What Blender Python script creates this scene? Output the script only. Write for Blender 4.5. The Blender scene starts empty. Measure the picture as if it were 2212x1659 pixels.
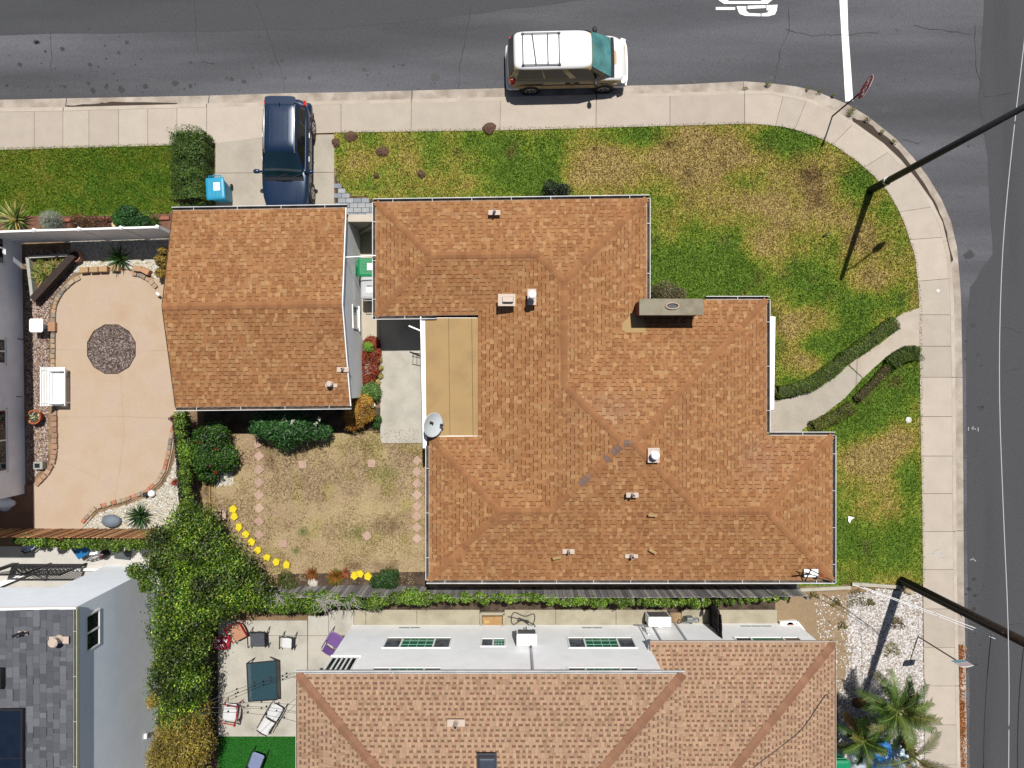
import bpy, bmesh, math, random
import numpy as np
from mathutils import Vector, Matrix
random.seed(7)
rng = np.random.default_rng(7)
SC = bpy.context.scene
COL = SC.collection
# ---------------------------------------------------------------- camera, sky, sun, exposure
H = 28.0                      # drone height above the ground, metres
F = 1536.0                    # focal length in units of the 2212-wide survey grid
CU, CV = 1106.0, 829.5
cam = bpy.data.cameras.new('camera')
cam.sensor_width = 36.0
cam.lens = 36.0 * F / 2212.0
cam.clip_end = 1000.0
camo = bpy.data.objects.new('camera', cam)
COL.objects.link(camo)
camo.location = (0, 0, H)
camo.rotation_euler = (0, 0, 0)
SC.camera = camo
SHX, SHY = -0.128, -0.388      # ground shift of a shadow per metre of height
sund = Vector((SHX, SHY, -1.0)).normalized()
SUN_EL = math.asin(-sund.z)
world = bpy.data.worlds.new('World')
SC.world = world
world.use_nodes = True
wn = world.node_tree
bg = wn.nodes['Background']
sky = wn.nodes.new('ShaderNodeTexSky')
sky.sky_type = 'NISHITA'
sky.sun_disc = False
sky.sun_elevation = SUN_EL
sky.sun_rotation = math.atan2(-SHX, -SHY)
wn.links.new(sky.outputs[0], bg.inputs[0])
bg.inputs[1].default_value = 0.052
sl = bpy.data.lights.new('sun', 'SUN')
sl.energy = 4.95
sl.angle = math.radians(0.5)
sl.color = (1.0, 0.965, 0.905)
so = bpy.data.objects.new('sun', sl)
COL.objects.link(so)
so.location = (6, 20, 40)
so.rotation_euler = sund.to_track_quat('-Z', 'Y').to_euler()
SC.view_settings.view_transform = 'Standard'
SC.view_settings.look = 'None'
SC.view_settings.exposure = 0.3
SC.view_settings.gamma = 1.0

# ---------------------------------------------------------------- helpers
def W(u, v, z=0.0):
    k = (H - z) / F
    return Vector(((u - CU) * k, (CV - v) * k, z))
def P2(u, v, z=0.0):
    p = W(u, v, z)
    return (p.x, p.y)
def lin(c):
    c = c / 255.0
    return c / 12.92 if c <= 0.04045 else ((c + 0.055) / 1.055) ** 2.4
def C(r, g, b, k=1.88):
    return (lin(r) / k, lin(g) / k, lin(b) / k)
ORG = {}
def setp(o, label=None, cat=None, group=None, kind=None):
    if label: o['label'] = label
    if cat: o['category'] = cat
    if group: o['group'] = group
    if kind: o['kind'] = kind
    return o
def thing(name, label, cat, loc, group=None, kind=None, rot=None):
    o = bpy.data.objects.new(name, None)
    COL.objects.link(o)
    o.location = loc
    o.empty_display_size = 0.2
    if rot is not None:
        o.rotation_euler = (0, 0, rot)
        ORG[o.name] = np.zeros(3)
    else:
        ORG[o.name] = np.array(loc, float)
    return setp(o, label, cat, group, kind)
def _finish(me, name, m, parent, og, smooth, label, cat, group, kind):
    for mm in (m if isinstance(m, (list, tuple)) else [m]):
        me.materials.append(mm)
    if smooth:
        me.polygons.foreach_set('use_smooth', np.ones(len(me.polygons), bool))
    o = bpy.data.objects.new(name, me)
    COL.objects.link(o)
    if parent is not None:
        o.parent = parent
    else:
        o.location = og
    ORG[o.name] = og
    return setp(o, label, cat, group, kind)
def _org(V, parent):
    if parent is not None:
        return ORG[parent.name]
    mn = V.min(0); mx = V.max(0)
    return np.array([(mn[0] + mx[0]) / 2, (mn[1] + mx[1]) / 2, mn[2]])
def mk(name, vf, m, parent=None, smooth=False, label=None, cat=None, group=None, kind=None, bevel=0, seg=2):
    V, Fc = vf[0], vf[1]
    V = np.asarray(V, float).reshape(-1, 3)
    og = _org(V, parent)
    me = bpy.data.meshes.new(name)
    me.from_pydata((V - og).tolist(), [], [tuple(f) for f in Fc])
    if len(vf) > 2 and vf[2] is not None:
        at = me.color_attributes.new('Col', 'FLOAT_COLOR', 'CORNER')
        cc = []
        for p, c in zip(me.polygons, vf[2]):
            cc.extend([c[0], c[1], c[2], 1.0] * p.loop_total)
        at.data.foreach_set('color', cc)
    if len(vf) > 3 and vf[3] is not None:
        me.polygons.foreach_set('material_index', vf[3])
    me.update()
    o = _finish(me, name, m, parent, og, smooth, label, cat, group, kind)
    if bevel:
        b = o.modifiers.new('bevel', 'BEVEL'); b.width = bevel; b.segments = seg; b.limit_method = 'ANGLE'
    return o
def mknp(name, V, Fc, m, parent=None, cols=None, smooth=False, label=None, cat=None, group=None, kind=None):
    """many equal faces from arrays: V (n,3), Fc (k,s), cols (k,3)"""
    V = np.asarray(V, float); Fc = np.asarray(Fc, np.int32)
    og = _org(V, parent)
    k, s = Fc.shape
    me = bpy.data.meshes.new(name)
    me.vertices.add(len(V)); me.vertices.foreach_set('co', (V - og).astype(np.float32).ravel())
    me.loops.add(k * s); me.loops.foreach_set('vertex_index', Fc.ravel())
    me.polygons.add(k)
    me.polygons.foreach_set('loop_start', np.arange(0, k * s, s, dtype=np.int32))
    me.polygons.foreach_set('loop_total', np.full(k, s, np.int32))
    me.update(calc_edges=True)
    if cols is not None:
        at = me.color_attributes.new('Col', 'FLOAT_COLOR', 'CORNER')
        c4 = np.ones((k, s, 4), np.float32); c4[:, :, :3] = np.asarray(cols)[:, None, :]
        at.data.foreach_set('color', c4.ravel())
    return _finish(me, name, m, parent, og, smooth, label, cat, group, kind)
class MB:
    def __init__(s): s.v = []; s.f = []; s.c = []; s.m = []
    def add(s, vf, col=None, mi=0):
        n = len(s.v)
        s.v += [tuple(p) for p in vf[0]]
        s.f += [tuple(i + n for i in f) for f in vf[1]]
        s.c += [col] * len(vf[1]); s.m += [mi] * len(vf[1])
        return s
    def vf(s):
        return (s.v, s.f, s.c if s.c and s.c[0] is not None else None, s.m)
def box(c, d, rz=0.0):
    x, y, z = c; a, b, e = d[0] / 2, d[1] / 2, d[2] / 2
    cs, sn = math.cos(rz), math.sin(rz)
    V = []
    for k in (-e, e):
        for i, j in ((-a, -b), (a, -b), (a, b), (-a, b)):
            V.append((x + i * cs - j * sn, y + i * sn + j * cs, z + k))
    return V, [(3, 2, 1, 0), (4, 5, 6, 7), (0, 1, 5, 4), (1, 2, 6, 5), (2, 3, 7, 6), (3, 0, 4, 7)]
def bx(x0, x1, y0, y1, z0, z1):
    return box(((x0 + x1) / 2, (y0 + y1) / 2, (z0 + z1) / 2), (x1 - x0, y1 - y0, z1 - z0))
def area2(p):
    return sum(p[i][0] * p[(i + 1) % len(p)][1] - p[(i + 1) % len(p)][0] * p[i][1] for i in range(len(p)))
def prism(poly, z0, z1, bottom=True):
    if area2(poly) < 0: poly = poly[::-1]
    n = len(poly)
    V = [(p[0], p[1], z0) for p in poly] + [(p[0], p[1], z1) for p in poly]
    Fc = [tuple(range(n, 2 * n))]
    if bottom: Fc.append(tuple(range(n - 1, -1, -1)))
    Fc += [(i, (i + 1) % n, n + (i + 1) % n, n + i) for i in range(n)]
    return V, Fc
def sheet(poly, z):
    if area2(poly) < 0: poly = poly[::-1]
    return [(p[0], p[1], z) for p in poly], [tuple(range(len(poly)))]
def beam(p0, p1, w, h, up=(0, 0, 1)):
    p0 = Vector(p0); p1 = Vector(p1); d = (p1 - p0).normalized()
    s = d.cross(Vector(up))
    if s.length < 1e-4: s = d.cross(Vector((0, 1, 0)))
    s.normalize(); t = s.cross(d)
    V = []
    for p in (p0, p1):
        for a, b in ((-1, -1), (1, -1), (1, 1), (-1, 1)):
            V.append(tuple(p + s * (a * w / 2) + t * (b * h / 2)))
    return V, [(3, 2, 1, 0), (4, 5, 6, 7), (0, 1, 5, 4), (1, 2, 6, 5), (2, 3, 7, 6), (3, 0, 4, 7)]
def tube(pts, r, n=8, cap=True):
    pts = [Vector(p) for p in pts]
    R = r if isinstance(r, (list, tuple)) else [r] * len(pts)
    V = []; Fc = []
    u = None
    for i, p in enumerate(pts):
        d = (pts[min(i + 1, len(pts) - 1)] - pts[max(i - 1, 0)]).normalized()
        if u is None:
            u = d.cross(Vector((0, 0, 1)))
            if u.length < 1e-3: u = d.cross(Vector((1, 0, 0)))
        u = (u - d * u.dot(d)).normalized()
        w = d.cross(u)
        for k in range(n):
            a = 2 * math.pi * k / n
            V.append(tuple(p + (u * math.cos(a) + w * math.sin(a)) * R[i]))
    for i in range(len(pts) - 1):
        for k in range(n):
            Fc.append((i * n + k, i * n + (k + 1) % n, (i + 1) * n + (k + 1) % n, (i + 1) * n + k))
    if cap:
        Fc.append(tuple(range(n - 1, -1, -1)))
        Fc.append(tuple(range((len(pts) - 1) * n, len(pts) * n)))
    return V, Fc
def lathe(prof, c, n=20, cap0=True, cap1=True):
    V = []; Fc = []
    for r, z in prof:
        for k in range(n):
            a = 2 * math.pi * k / n
            V.append((c[0] + r * math.cos(a), c[1] + r * math.sin(a), c[2] + z))
    for i in range(len(prof) - 1):
        for k in range(n):
            Fc.append((i * n + k, i * n + (k + 1) % n, (i + 1) * n + (k + 1) % n, (i + 1) * n + k))
    if cap0: Fc.append(tuple(range(n - 1, -1, -1)))
    if cap1: Fc.append(tuple(range((len(prof) - 1) * n, len(prof) * n)))
    return V, Fc
def loft(rings, cap0=True, cap1=True):
    n = len(rings[0]); V = [p for r in rings for p in r]; Fc = []
    for i in range(len(rings) - 1):
        for k in range(n):
            Fc.append((i * n + k, i * n + (k + 1) % n, (i + 1) * n + (k + 1) % n, (i + 1) * n + k))
    if cap0: Fc.append(tuple(range(n - 1, -1, -1)))
    if cap1: Fc.append(tuple(range((len(rings) - 1) * n, len(rings) * n)))
    return V, Fc
def frames(poly):
    return poly
# value noise, vectorised
def vn(x, y, seed=0):
    x = np.asarray(x, float); y = np.asarray(y, float)
    xi = np.floor(x).astype(np.int64); yi = np.floor(y).astype(np.int64)
    fx = x - xi; fy = y - yi
    fx = fx * fx * (3 - 2 * fx); fy = fy * fy * (3 - 2 * fy)
    def h(a, b):
        n = (a * 374761393 + b * 668265263 + seed * 2147483647) & 0xFFFFFFFF
        n = ((n ^ (n >> 13)) * 1274126177) & 0xFFFFFFFF
        return ((n ^ (n >> 16)) & 0xFFFF) / 65535.0
    return (h(xi, yi) * (1 - fx) + h(xi + 1, yi) * fx) * (1 - fy) + (h(xi, yi + 1) * (1 - fx) + h(xi + 1, yi + 1) * fx) * fy
def fbm(x, y, s, seed=0, oc=4):
    t = 0; a = 1; n = 0
    for k in range(oc):
        t = t + a * vn(x / s * 2 ** k + 17.3 * k, y / s * 2 ** k - 9.1 * k, seed + k); n += a; a *= 0.5
    return t / n
def inpoly(x, y, poly):
    x = np.asarray(x); y = np.asarray(y)
    r = np.zeros(x.shape, bool)
    n = len(poly)
    for i in range(n):
        x0, y0 = poly[i]; x1, y1 = poly[(i + 1) % n]
        if y0 == y1: continue
        c = ((y0 > y) != (y1 > y)) & (x < (x1 - x0) * (y - y0) / (y1 - y0) + x0)
        r ^= c
    return r
def rand_in(poly, n):
    xs = [p[0] for p in poly]; ys = [p[1] for p in poly]
    ox = []; oy = []; got = 0
    while got < n:
        x = rng.uniform(min(xs), max(xs), n * 2); y = rng.uniform(min(ys), max(ys), n * 2)
        k = inpoly(x, y, poly)
        ox.append(x[k]); oy.append(y[k]); got += k.sum()
    return np.concatenate(ox)[:n], np.concatenate(oy)[:n]
def polyP(pts, z=0.0):
    return [P2(u, v, z) for u, v in pts]
def resample(pts, step):
    out = []
    for a, b in zip(pts[:-1], pts[1:]):
        a = np.array(a, float); b = np.array(b, float)
        n = max(1, int(round(np.linalg.norm(b - a) / step)))
        for i in range(n): out.append(tuple(a + (b - a) * i / n))
    out.append(tuple(pts[-1]))
    return out
def smooth_path(pts, it=2):
    pts = [np.array(p, float) for p in pts]
    for _ in range(it):
        q = [pts[0]]
        for a, b in zip(pts[:-1], pts[1:]):
            q += [a * 0.75 + b * 0.25, a * 0.25 + b * 0.75]
        q.append(pts[-1]); pts = q
    return [tuple(p) for p in pts]

# ---------------------------------------------------------------- materials
def mat(name, c=(0.5, 0.5, 0.5), rough=0.8, var=0.12, scale=3.0, c2=None, bump=0.0, bscale=60.0, metal=0.0,
        attr=False, spec=0.4, coat=0.0, detail=5.0, fine=0.0, fscale=120.0, emit=None, stain=None, stscale=0.6, sub=0.0, stretch=None):
    m = bpy.data.materials.new(name); m.use_nodes = True
    nt = m.node_tree; N = nt.nodes; L = nt.links
    b = N['Principled BSDF']
    b.inputs['Roughness'].default_value = rough
    b.inputs['Metallic'].default_value = metal
    b.inputs['Specular IOR Level'].default_value = spec
    if coat: b.inputs['Coat Weight'].default_value = coat; b.inputs['Coat Roughness'].default_value = 0.05
    geo = N.new('ShaderNodeNewGeometry')
    pos = geo.outputs['Position']
    if stretch:
        sv = N.new('ShaderNodeVectorMath'); sv.operation = 'MULTIPLY'; sv.inputs[1].default_value = stretch
        L.new(pos, sv.inputs[0]); pos = sv.outputs[0]
    no = N.new('ShaderNodeTexNoise'); no.inputs['Scale'].default_value = scale; no.inputs['Detail'].default_value = detail
    L.new(pos, no.inputs['Vector'])
    rp = N.new('ShaderNodeMapRange')
    rp.inputs[1].default_value = 0.3; rp.inputs[2].default_value = 0.7
    L.new(no.outputs[0], rp.inputs[0])
    if attr:
        at = N.new('ShaderNodeAttribute'); at.attribute_name = 'Col'
        rp.inputs[3].default_value = 1 - var; rp.inputs[4].default_value = 1 + var
        mx = N.new('ShaderNodeVectorMath'); mx.operation = 'SCALE'
        L.new(at.outputs['Color'], mx.inputs[0]); L.new(rp.outputs[0], mx.inputs['Scale'])
        out = mx.outputs[0]
    else:
        a = tuple(x * (1 - var) for x in c); d = tuple(min(1, x * (1 + var)) for x in (c2 or c))
        mx = N.new('ShaderNodeMix'); mx.data_type = 'RGBA'
        mx.inputs[6].default_value = (*a, 1); mx.inputs[7].default_value = (*d, 1)
        L.new(rp.outputs[0], mx.inputs[0]); out = mx.outputs[2]
    if stain:
        n2 = N.new('ShaderNodeTexNoise'); n2.inputs['Scale'].default_value = stscale; n2.inputs['Detail'].default_value = 6
        L.new(pos, n2.inputs['Vector'])
        r2 = N.new('ShaderNodeMapRange'); r2.inputs[1].default_value = 0.45; r2.inputs[2].default_value = 0.8
        L.new(n2.outputs[0], r2.inputs[0])
        m2 = N.new('ShaderNodeMix'); m2.data_type = 'RGBA'; m2.inputs[7].default_value = (*stain, 1)
        L.new(r2.outputs[0], m2.inputs[0]); L.new(out, m2.inputs[6]); out = m2.outputs[2]
    if fine:
        n3 = N.new('ShaderNodeTexNoise'); n3.inputs['Scale'].default_value = fscale; n3.inputs['Detail'].default_value = 2
        L.new(geo.outputs['Position'], n3.inputs['Vector'])
        r3 = N.new('ShaderNodeMapRange'); r3.inputs[1].default_value = 0.3; r3.inputs[2].default_value = 0.7
        r3.inputs[3].default_value = 1 - fine; r3.inputs[4].default_value = 1 + fine
        L.new(n3.outputs[0], r3.inputs[0])
        s3 = N.new('ShaderNodeVectorMath'); s3.operation = 'SCALE'
        L.new(out, s3.inputs[0]); L.new(r3.outputs[0], s3.inputs['Scale']); out = s3.outputs[0]
    L.new(out, b.inputs['Base Color'])
    if sub:
        b.inputs['Subsurface Weight'].default_value = 0.0
        tr = N.new('ShaderNodeBsdfTranslucent'); L.new(out, tr.inputs['Color'])
        ms = N.new('ShaderNodeMixShader'); ms.inputs[0].default_value = sub
        L.new(b.outputs[0], ms.inputs[1]); L.new(tr.outputs[0], ms.inputs[2])
        L.new(ms.outputs[0], N['Material Output'].inputs['Surface'])
    if bump:
        nb = N.new('ShaderNodeTexNoise'); nb.inputs['Scale'].default_value = bscale; nb.inputs['Detail'].default_value = 4
        L.new(geo.outputs['Position'], nb.inputs['Vector'])
        bp = N.new('ShaderNodeBump'); bp.inputs['Strength'].default_value = bump; bp.inputs['Distance'].default_value = 0.02
        L.new(nb.outputs[0], bp.inputs['Height']); L.new(bp.outputs[0], b.inputs['Normal'])
    if emit: 
        b.inputs['Emission Color'].default_value = (*emit, 1)
    return m
M = {}
M['asphalt'] = mat('asphalt', C(93, 93, 98), .9, .22, .6, C(108, 108, 113), .35, 90, stain=C(76, 76, 80), stscale=.5, fine=.22, fscale=28, stretch=(.12, 1, 1))
M['concrete'] = mat('concrete', C(213, 198, 181), .9, .05, 1.6, C(219, 206, 190), .15, 60, stain=C(196, 180, 162), stscale=.9, fine=.045, fscale=22)
M['concrete_slab'] = mat('concrete_slab', attr=True, rough=.9, var=.05, scale=1.8, bump=.15, stain=None, fine=.05, fscale=24)
M['drive'] = mat('driveway_concrete', C(205, 195, 180), .9, .08, 1.2, C(196, 186, 170), .15, 60, stain=C(178, 168, 152), stscale=1.1, fine=.06, fscale=20)
M['gutter'] = mat('gutter_concrete', C(196, 182, 166), .9, .14, 2.2, C(206, 194, 180), .2, 60, stain=C(150, 132, 118), stscale=1.3, fine=.08, fscale=24)
M['patio'] = mat('tinted_patio_concrete', C(216, 190, 170), .85, .07, .9, C(206, 188, 158), .1, 50, stain=C(204, 170, 146), stscale=.9, fine=.04, fscale=18)
M['backpatio'] = mat('grey_patio_concrete', C(220, 212, 198), .9, .06, 1.2, C(206, 202, 190), .1, 50, stain=C(176, 170, 156), stscale=1.0, fine=.05, fscale=18)
M['soil'] = mat('soil', C(150, 122, 92), .95, .25, 2.2, C(170, 142, 108), .6, 40, stain=C(110, 85, 62), stscale=.7, fine=.25, fscale=30)
M['soil_and_shade'] = mat('dark_soil_and_shade', C(74, 60, 48), .95, .35, 3, C(96, 80, 64), .7, 40, fine=.35, fscale=25)
M['sheet'] = mat('lawn_ground', attr=True, rough=.95, var=.18, scale=14, bump=.6, bscale=45, fine=.25, fscale=32)
M['leaf'] = mat('leaf', attr=True, rough=.45, var=.06, scale=9, spec=.32, sub=.25)
M['grass'] = mat('grass_blade', attr=True, rough=.7, var=.05, scale=9, spec=.15, sub=.15)
M['stone'] = mat('stone', attr=True, rough=.9, var=.12, scale=22, bump=.3)
M['shingle'] = mat('shingle', attr=True, rough=.95, var=.06, scale=.8, bump=.25, bscale=120, fine=.06, fscale=70, spec=.1)
M['paint'] = mat('painted', attr=True, rough=.6, var=.04, scale=6)
M['gutterwhite'] = mat('gutter_paint', (.52, .53, .54), .5, .12, 3)
M['white'] = mat('white_paint', (.78, .78, .77), .5, .03, 5)
M['stucco'] = mat('white_stucco', (.84, .85, .86), .9, .03, 3, bump=.3, bscale=30, stain=(.76, .77, .78), stscale=1.2)
M['cream'] = mat('cream_stucco', C(226, 214, 196), .9, .05, 3, bump=.3, bscale=30)
M['greywall'] = mat('grey_stucco', (.82, .85, .9), .9, .06, 2, bump=.3, bscale=30)
M['black'] = mat('black', (.012, .012, .014), .5, .1, 6)
M['rubber'] = mat('rubber', (.018, .018, .018), .85, .1, 10)
M['steel'] = mat('steel', (.42, .42, .43), .35, .05, 6, metal=.8)
M['galv'] = mat('galvanised_flashing', C(226, 205, 188), .6, .06, 6, metal=.0)
M['glass'] = mat('dark_glass', (.012, .018, .022), .05, .1, 2, spec=.8)
M['teal_glass'] = mat('tinted_windscreen', (.03, .13, .14), .04, .35, 1.6, c2=(.06, .2, .2), spec=.9, coat=.5)
M['suv_glass'] = mat('dark_windscreen', (.004, .016, .022), .04, .3, 1.6, spec=.9, coat=.4)
M['suv'] = mat('navy_car_paint', (.008, .021, .052), .32, .05, 2, metal=.2, coat=.35, spec=.4)
M['vanwhite'] = mat('white_car_paint', (.6, .6, .6), .4, .03, 2, coat=.3)
M['van_glass'] = mat('van_side_glass', (.006, .008, .008), .12, .2, 3, spec=.25)
M['vantan'] = mat('tan_car_paint', C(230, 200, 154), .35, .04, 2, metal=.0, coat=.3)
M['lamp_red'] = mat('tail_lamp', (.45, .012, .01), .15, .05, 5, coat=.6)
M['lamp_clear'] = mat('head_lamp', (.6, .62, .65), .1, .05, 5, coat=.6)
M['rim'] = mat('alloy_rim', (.5, .5, .52), .3, .05, 8, metal=.8)
M['wood'] = mat('weathered_wood', attr=True, rough=.9, var=.22, scale=9, bump=.3, bscale=50)
M['bark'] = mat('bark', C(96, 74, 56), .95, .3, 14, bump=.7, bscale=40)
M['pole'] = mat('dark_steel_pole', (.014, .015, .018), .6, .2, 5)
M['woodpole'] = mat('creosoted_wood', C(62, 46, 36), .9, .35, 7, bump=.5, bscale=60)
M['terracotta'] = mat('terracotta', C(196, 98, 58), .8, .1, 8)
M['cable'] = mat('black_cable', (.02, .02, .02), .6, .1, 5)
M['wirew'] = mat('pale_wire', (.7, .7, .7), .5, .05, 5)
M['rolled'] = mat('rolled_roofing', C(200, 166, 116), .95, .07, 1.3, C(190, 158, 108), .25, 80, stain=C(178, 146, 102), stscale=1.5, fine=.06, fscale=40)
M['bluestucco'] = mat('pale_blue_white_stucco', (.82, .87, .93), .9, .03, 3, bump=.3, bscale=30, stain=(.77, .83, .9), stscale=1.2)
M['roadpaint'] = mat('road_paint', (.72, .72, .71), .7, .08, 6, stain=(.55, .55, .55), stscale=2.5)
# ---------------------------------------------------------------- foliage helpers
def leafcloud(name, P, nrm, size, cols, parent=None, aspect=.5, m=None, fold=.25, **kw):
    n = len(P); P = np.asarray(P, float); nrm = np.asarray(nrm, float)
    nrm = nrm + rng.normal(0, .45, (n, 3)); nrm /= np.linalg.norm(nrm, axis=1)[:, None] + 1e-9
    r = rng.normal(0, 1, (n, 3)); d = r - nrm * (r * nrm).sum(1)[:, None]
    d /= np.linalg.norm(d, axis=1)[:, None] + 1e-9
    s = np.cross(nrm, d)
    L = (np.asarray(size) * np.ones(n))[:, None]
    a = P - d * L * .5; b = P + d * L * .5 - nrm * L * .12
    l = P + s * L * aspect * .5 - nrm * L * fold * .3; q = P - s * L * aspect * .5 - nrm * L * fold * .3
    V = np.stack([a, l, b, q], 1).reshape(-1, 3)
    Fc = np.arange(n * 4).reshape(n, 4)
    return mknp(name, V, Fc, m or M['leaf'], parent, cols, **kw)
def pal(n, cols, jit=.18):
    cols = np.array(cols); k = rng.integers(0, len(cols), n)
    c = cols[k] * (1 + rng.normal(0, jit, (n, 1)))
    return np.clip(c, 0.002, 1)
def ell_surface(blobs, n, inner=.35, top=True):
    """points in a shell over a set of ellipsoids (x,y,z,rx,ry,rz); leaves inside another ellipsoid's core are dropped"""
    B = np.array(blobs, float)
    a = B[:, 3] * B[:, 4] + B[:, 5] * (B[:, 3] + B[:, 4]) * .6
    k = rng.choice(len(B), n, p=a / a.sum())
    d = rng.normal(0, 1, (n, 3)); d /= np.linalg.norm(d, axis=1)[:, None]
    if top: d[:, 2] = np.where((d[:, 2] < -.3) & (rng.random(n) < .8), -d[:, 2], d[:, 2])
    rr = 1 - inner * rng.random(n) ** 1.6 + rng.normal(0, .085, n)
    lump = 1 + .16 * (vn(d[:, 0] * 3 + k * 7, d[:, 1] * 3 + d[:, 2] * 2, 3) - .5) * 2
    P = B[k, :3] + d * B[k, 3:6] * (rr * lump)[:, None]
    keep = np.ones(n, bool)
    for j in range(len(B)):
        q = (P - B[j, :3]) / B[j, 3:6]
        keep &= ~(((q ** 2).sum(1) < .42) & (k != j))
    keep &= P[:, 2] > .015
    nr = d * .6 + np.array([0, 0, .6])
    return P[keep], nr[keep]
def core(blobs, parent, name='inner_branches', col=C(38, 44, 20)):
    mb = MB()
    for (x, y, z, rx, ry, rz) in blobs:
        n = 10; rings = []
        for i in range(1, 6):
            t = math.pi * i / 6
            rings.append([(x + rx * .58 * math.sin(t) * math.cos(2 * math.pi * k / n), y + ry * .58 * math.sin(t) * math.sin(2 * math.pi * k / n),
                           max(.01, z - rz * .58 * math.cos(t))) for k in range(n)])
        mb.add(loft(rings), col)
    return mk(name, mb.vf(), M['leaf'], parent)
def shrub(name, label, cat, blobs, n, size, cols, group=None, aspect=.5, trunk=True, jit=.2, inner=.35, corecol=C(38, 44, 20), core_on=True, drift=.7):
    b0 = blobs[0]
    t = thing(name, label, cat, (b0[0], b0[1], 0), group)
    P, nr = ell_surface(blobs, n, inner)
    sz = size * rng.uniform(.65, 1.25, len(P))
    # slow colour drift over the crown, so clumps read light and dark
    dr = fbm(P[:, 0], P[:, 1], .5, 5)[:, None]
    cc = pal(len(P), cols, jit) * np.clip(1 + drift * 2 * (dr - .5), .25, 2)
    leafcloud('foliage', P, nr, sz, cc, t, aspect)
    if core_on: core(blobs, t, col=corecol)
    if trunk:
        mb = MB()
        for b in blobs[:6]:
            mb.add(tube([(b0[0] + .05, b0[1], 0), ((b0[0] + b[0]) / 2, (b0[1] + b[1]) / 2, b[2] * .5), (b[0], b[1], b[2] + b[5] * .3)], [.035, .025, .01], 5))
        mk('stem', mb.vf(), M['bark'], t)
    return t
def blade_plant(name, label, cat, loc, n, length, width, cols, group=None, up=.5, z0=0.0, droop=.5):
    t = thing(name, label, cat, loc, group)
    V = []; Fc = []; cc = []
    for i in range(n):
        a = 2.399963 * i + random.uniform(-.2, .2)
        e = up * (1 - .75 * i / n) + random.uniform(-.05, .08) + .12
        Ln = length * random.uniform(.75, 1.08) * (.6 + .4 * min(1, i / n * 2))
        d = np.array([math.cos(a), math.sin(a), 0]); sd = np.array([-math.sin(a), math.cos(a), 0])
        c = random.choice(cols); c = tuple(x * random.uniform(.75, 1.2) for x in c)
        p = np.array([loc[0], loc[1], loc[2] + z0 + .03]) ; el = e * 1.5
        base = len(V); seg = 4
        for k in range(seg + 1):
            f = k / seg
            w = width * (.55 + .9 * f if f < .4 else .91 * (1 - f) / .6 * 1.0) * .5
            V.append(tuple(p + sd * w + np.array([0, 0, w * .5]))); V.append(tuple(p)); V.append(tuple(p - sd * w + np.array([0, 0, w * .5])))
            el2 = el - droop * f
            p = p + (d * math.cos(el2) + np.array([0, 0, math.sin(el2)])) * (Ln / seg)
            p[2] = max(p[2], .02)
        for k in range(seg):
            b = base + 3 * k
            Fc += [(b, b + 1, b + 4, b + 3), (b + 1, b + 2, b + 5, b + 4)]; cc += [c, c]
    mk('leaf', (V, Fc, cc), M['leaf'], t)
    mk('crown', lathe([(.05, 0), (.07, .05), (.03, .1 + z0)], loc, 8), M['bark'], t)
    return t
def gravel(name, poly, n, r, cols, z=0.0, label=None, parent=None, jit=.12):
    x, y = rand_in(poly, n)
    th = rng.uniform(0, 6.28, n); s = r * rng.uniform(.55, 1.35, n); asp = rng.uniform(.6, 1, n)
    base = np.array([(1, 0, 0), (.3, .8, .1), (-.8, .5, 0), (-.7, -.6, .05), (.4, -.8, 0), (.1, .05, .62)])
    V = np.repeat(base[None], n, 0) * s[:, None, None]
    V[:, :, 1] *= asp[:, None]
    c, q = np.cos(th)[:, None], np.sin(th)[:, None]
    X = V[:, :, 0] * c - V[:, :, 1] * q + x[:, None]; Y = V[:, :, 0] * q + V[:, :, 1] * c + y[:, None]
    Z = V[:, :, 2] + z + .002
    V = np.stack([X, Y, Z], 2).reshape(-1, 3)
    f = np.array([(0, 1, 5), (1, 2, 5), (2, 3, 5), (3, 4, 5), (4, 0, 5)])
    Fc = (f[None] + (np.arange(n) * 6)[:, None, None]).reshape(-1, 3)
    cc = np.repeat(pal(n, cols, jit), 5, 0)
    return mknp(name, V, Fc, M['stone'], parent, cc, label=label, kind='stuff')

# ---------------------------------------------------------------- ground, road, kerb, sidewalk
ZR = -0.12
g = 160.0
mk('ground', ([(-g, -g, -.3), (g, -g, -.3), (g, g, -.3), (-g, g, -.3)], [(0, 1, 2, 3)]), M['soil'], label='bare soil of the block', kind='structure')
road = mk('road', ([(-60, -60, ZR), (60, -60, ZR), (60, 60, ZR), (-60, 60, ZR)], [(0, 1, 2, 3)]), M['asphalt'], label='worn grey asphalt street and side street', kind='structure')
KO = [(-420, 227), (0, 213), (140, 210), (450, 204), (613, 199), (737, 197), (1087, 188), (1475, 180), (1608, 173), (1661, 176.7), (1721, 184), (1761, 193), (1828, 220),
      (1875, 247), (1938, 297), (1975, 337), (2008, 380), (2038, 430), (2058, 477), (2071, 533), (2077, 603), (2080, 653), (2083, 820), (2084, 953), (2085, 1103), (2086, 1273), (2090, 1439), (2093, 1656), (2097, 1950)]
KI = [(-420, 247), (0, 233), (137, 232), (447, 224), (613, 221), (737, 218), (1087, 210), (1475, 200), (1608, 196), (1661, 197), (1713, 206), (1751, 215), (1808, 242),
      (1848, 267), (1908, 310), (1945, 345), (1980, 388), (2013, 435), (2035, 480), (2051, 547), (2056, 596), (2060, 653), (2063, 820), (2064, 953), (2065, 1103), (2067, 1273), (2070, 1439), (2074, 1656), (2078, 1950)]
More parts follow.
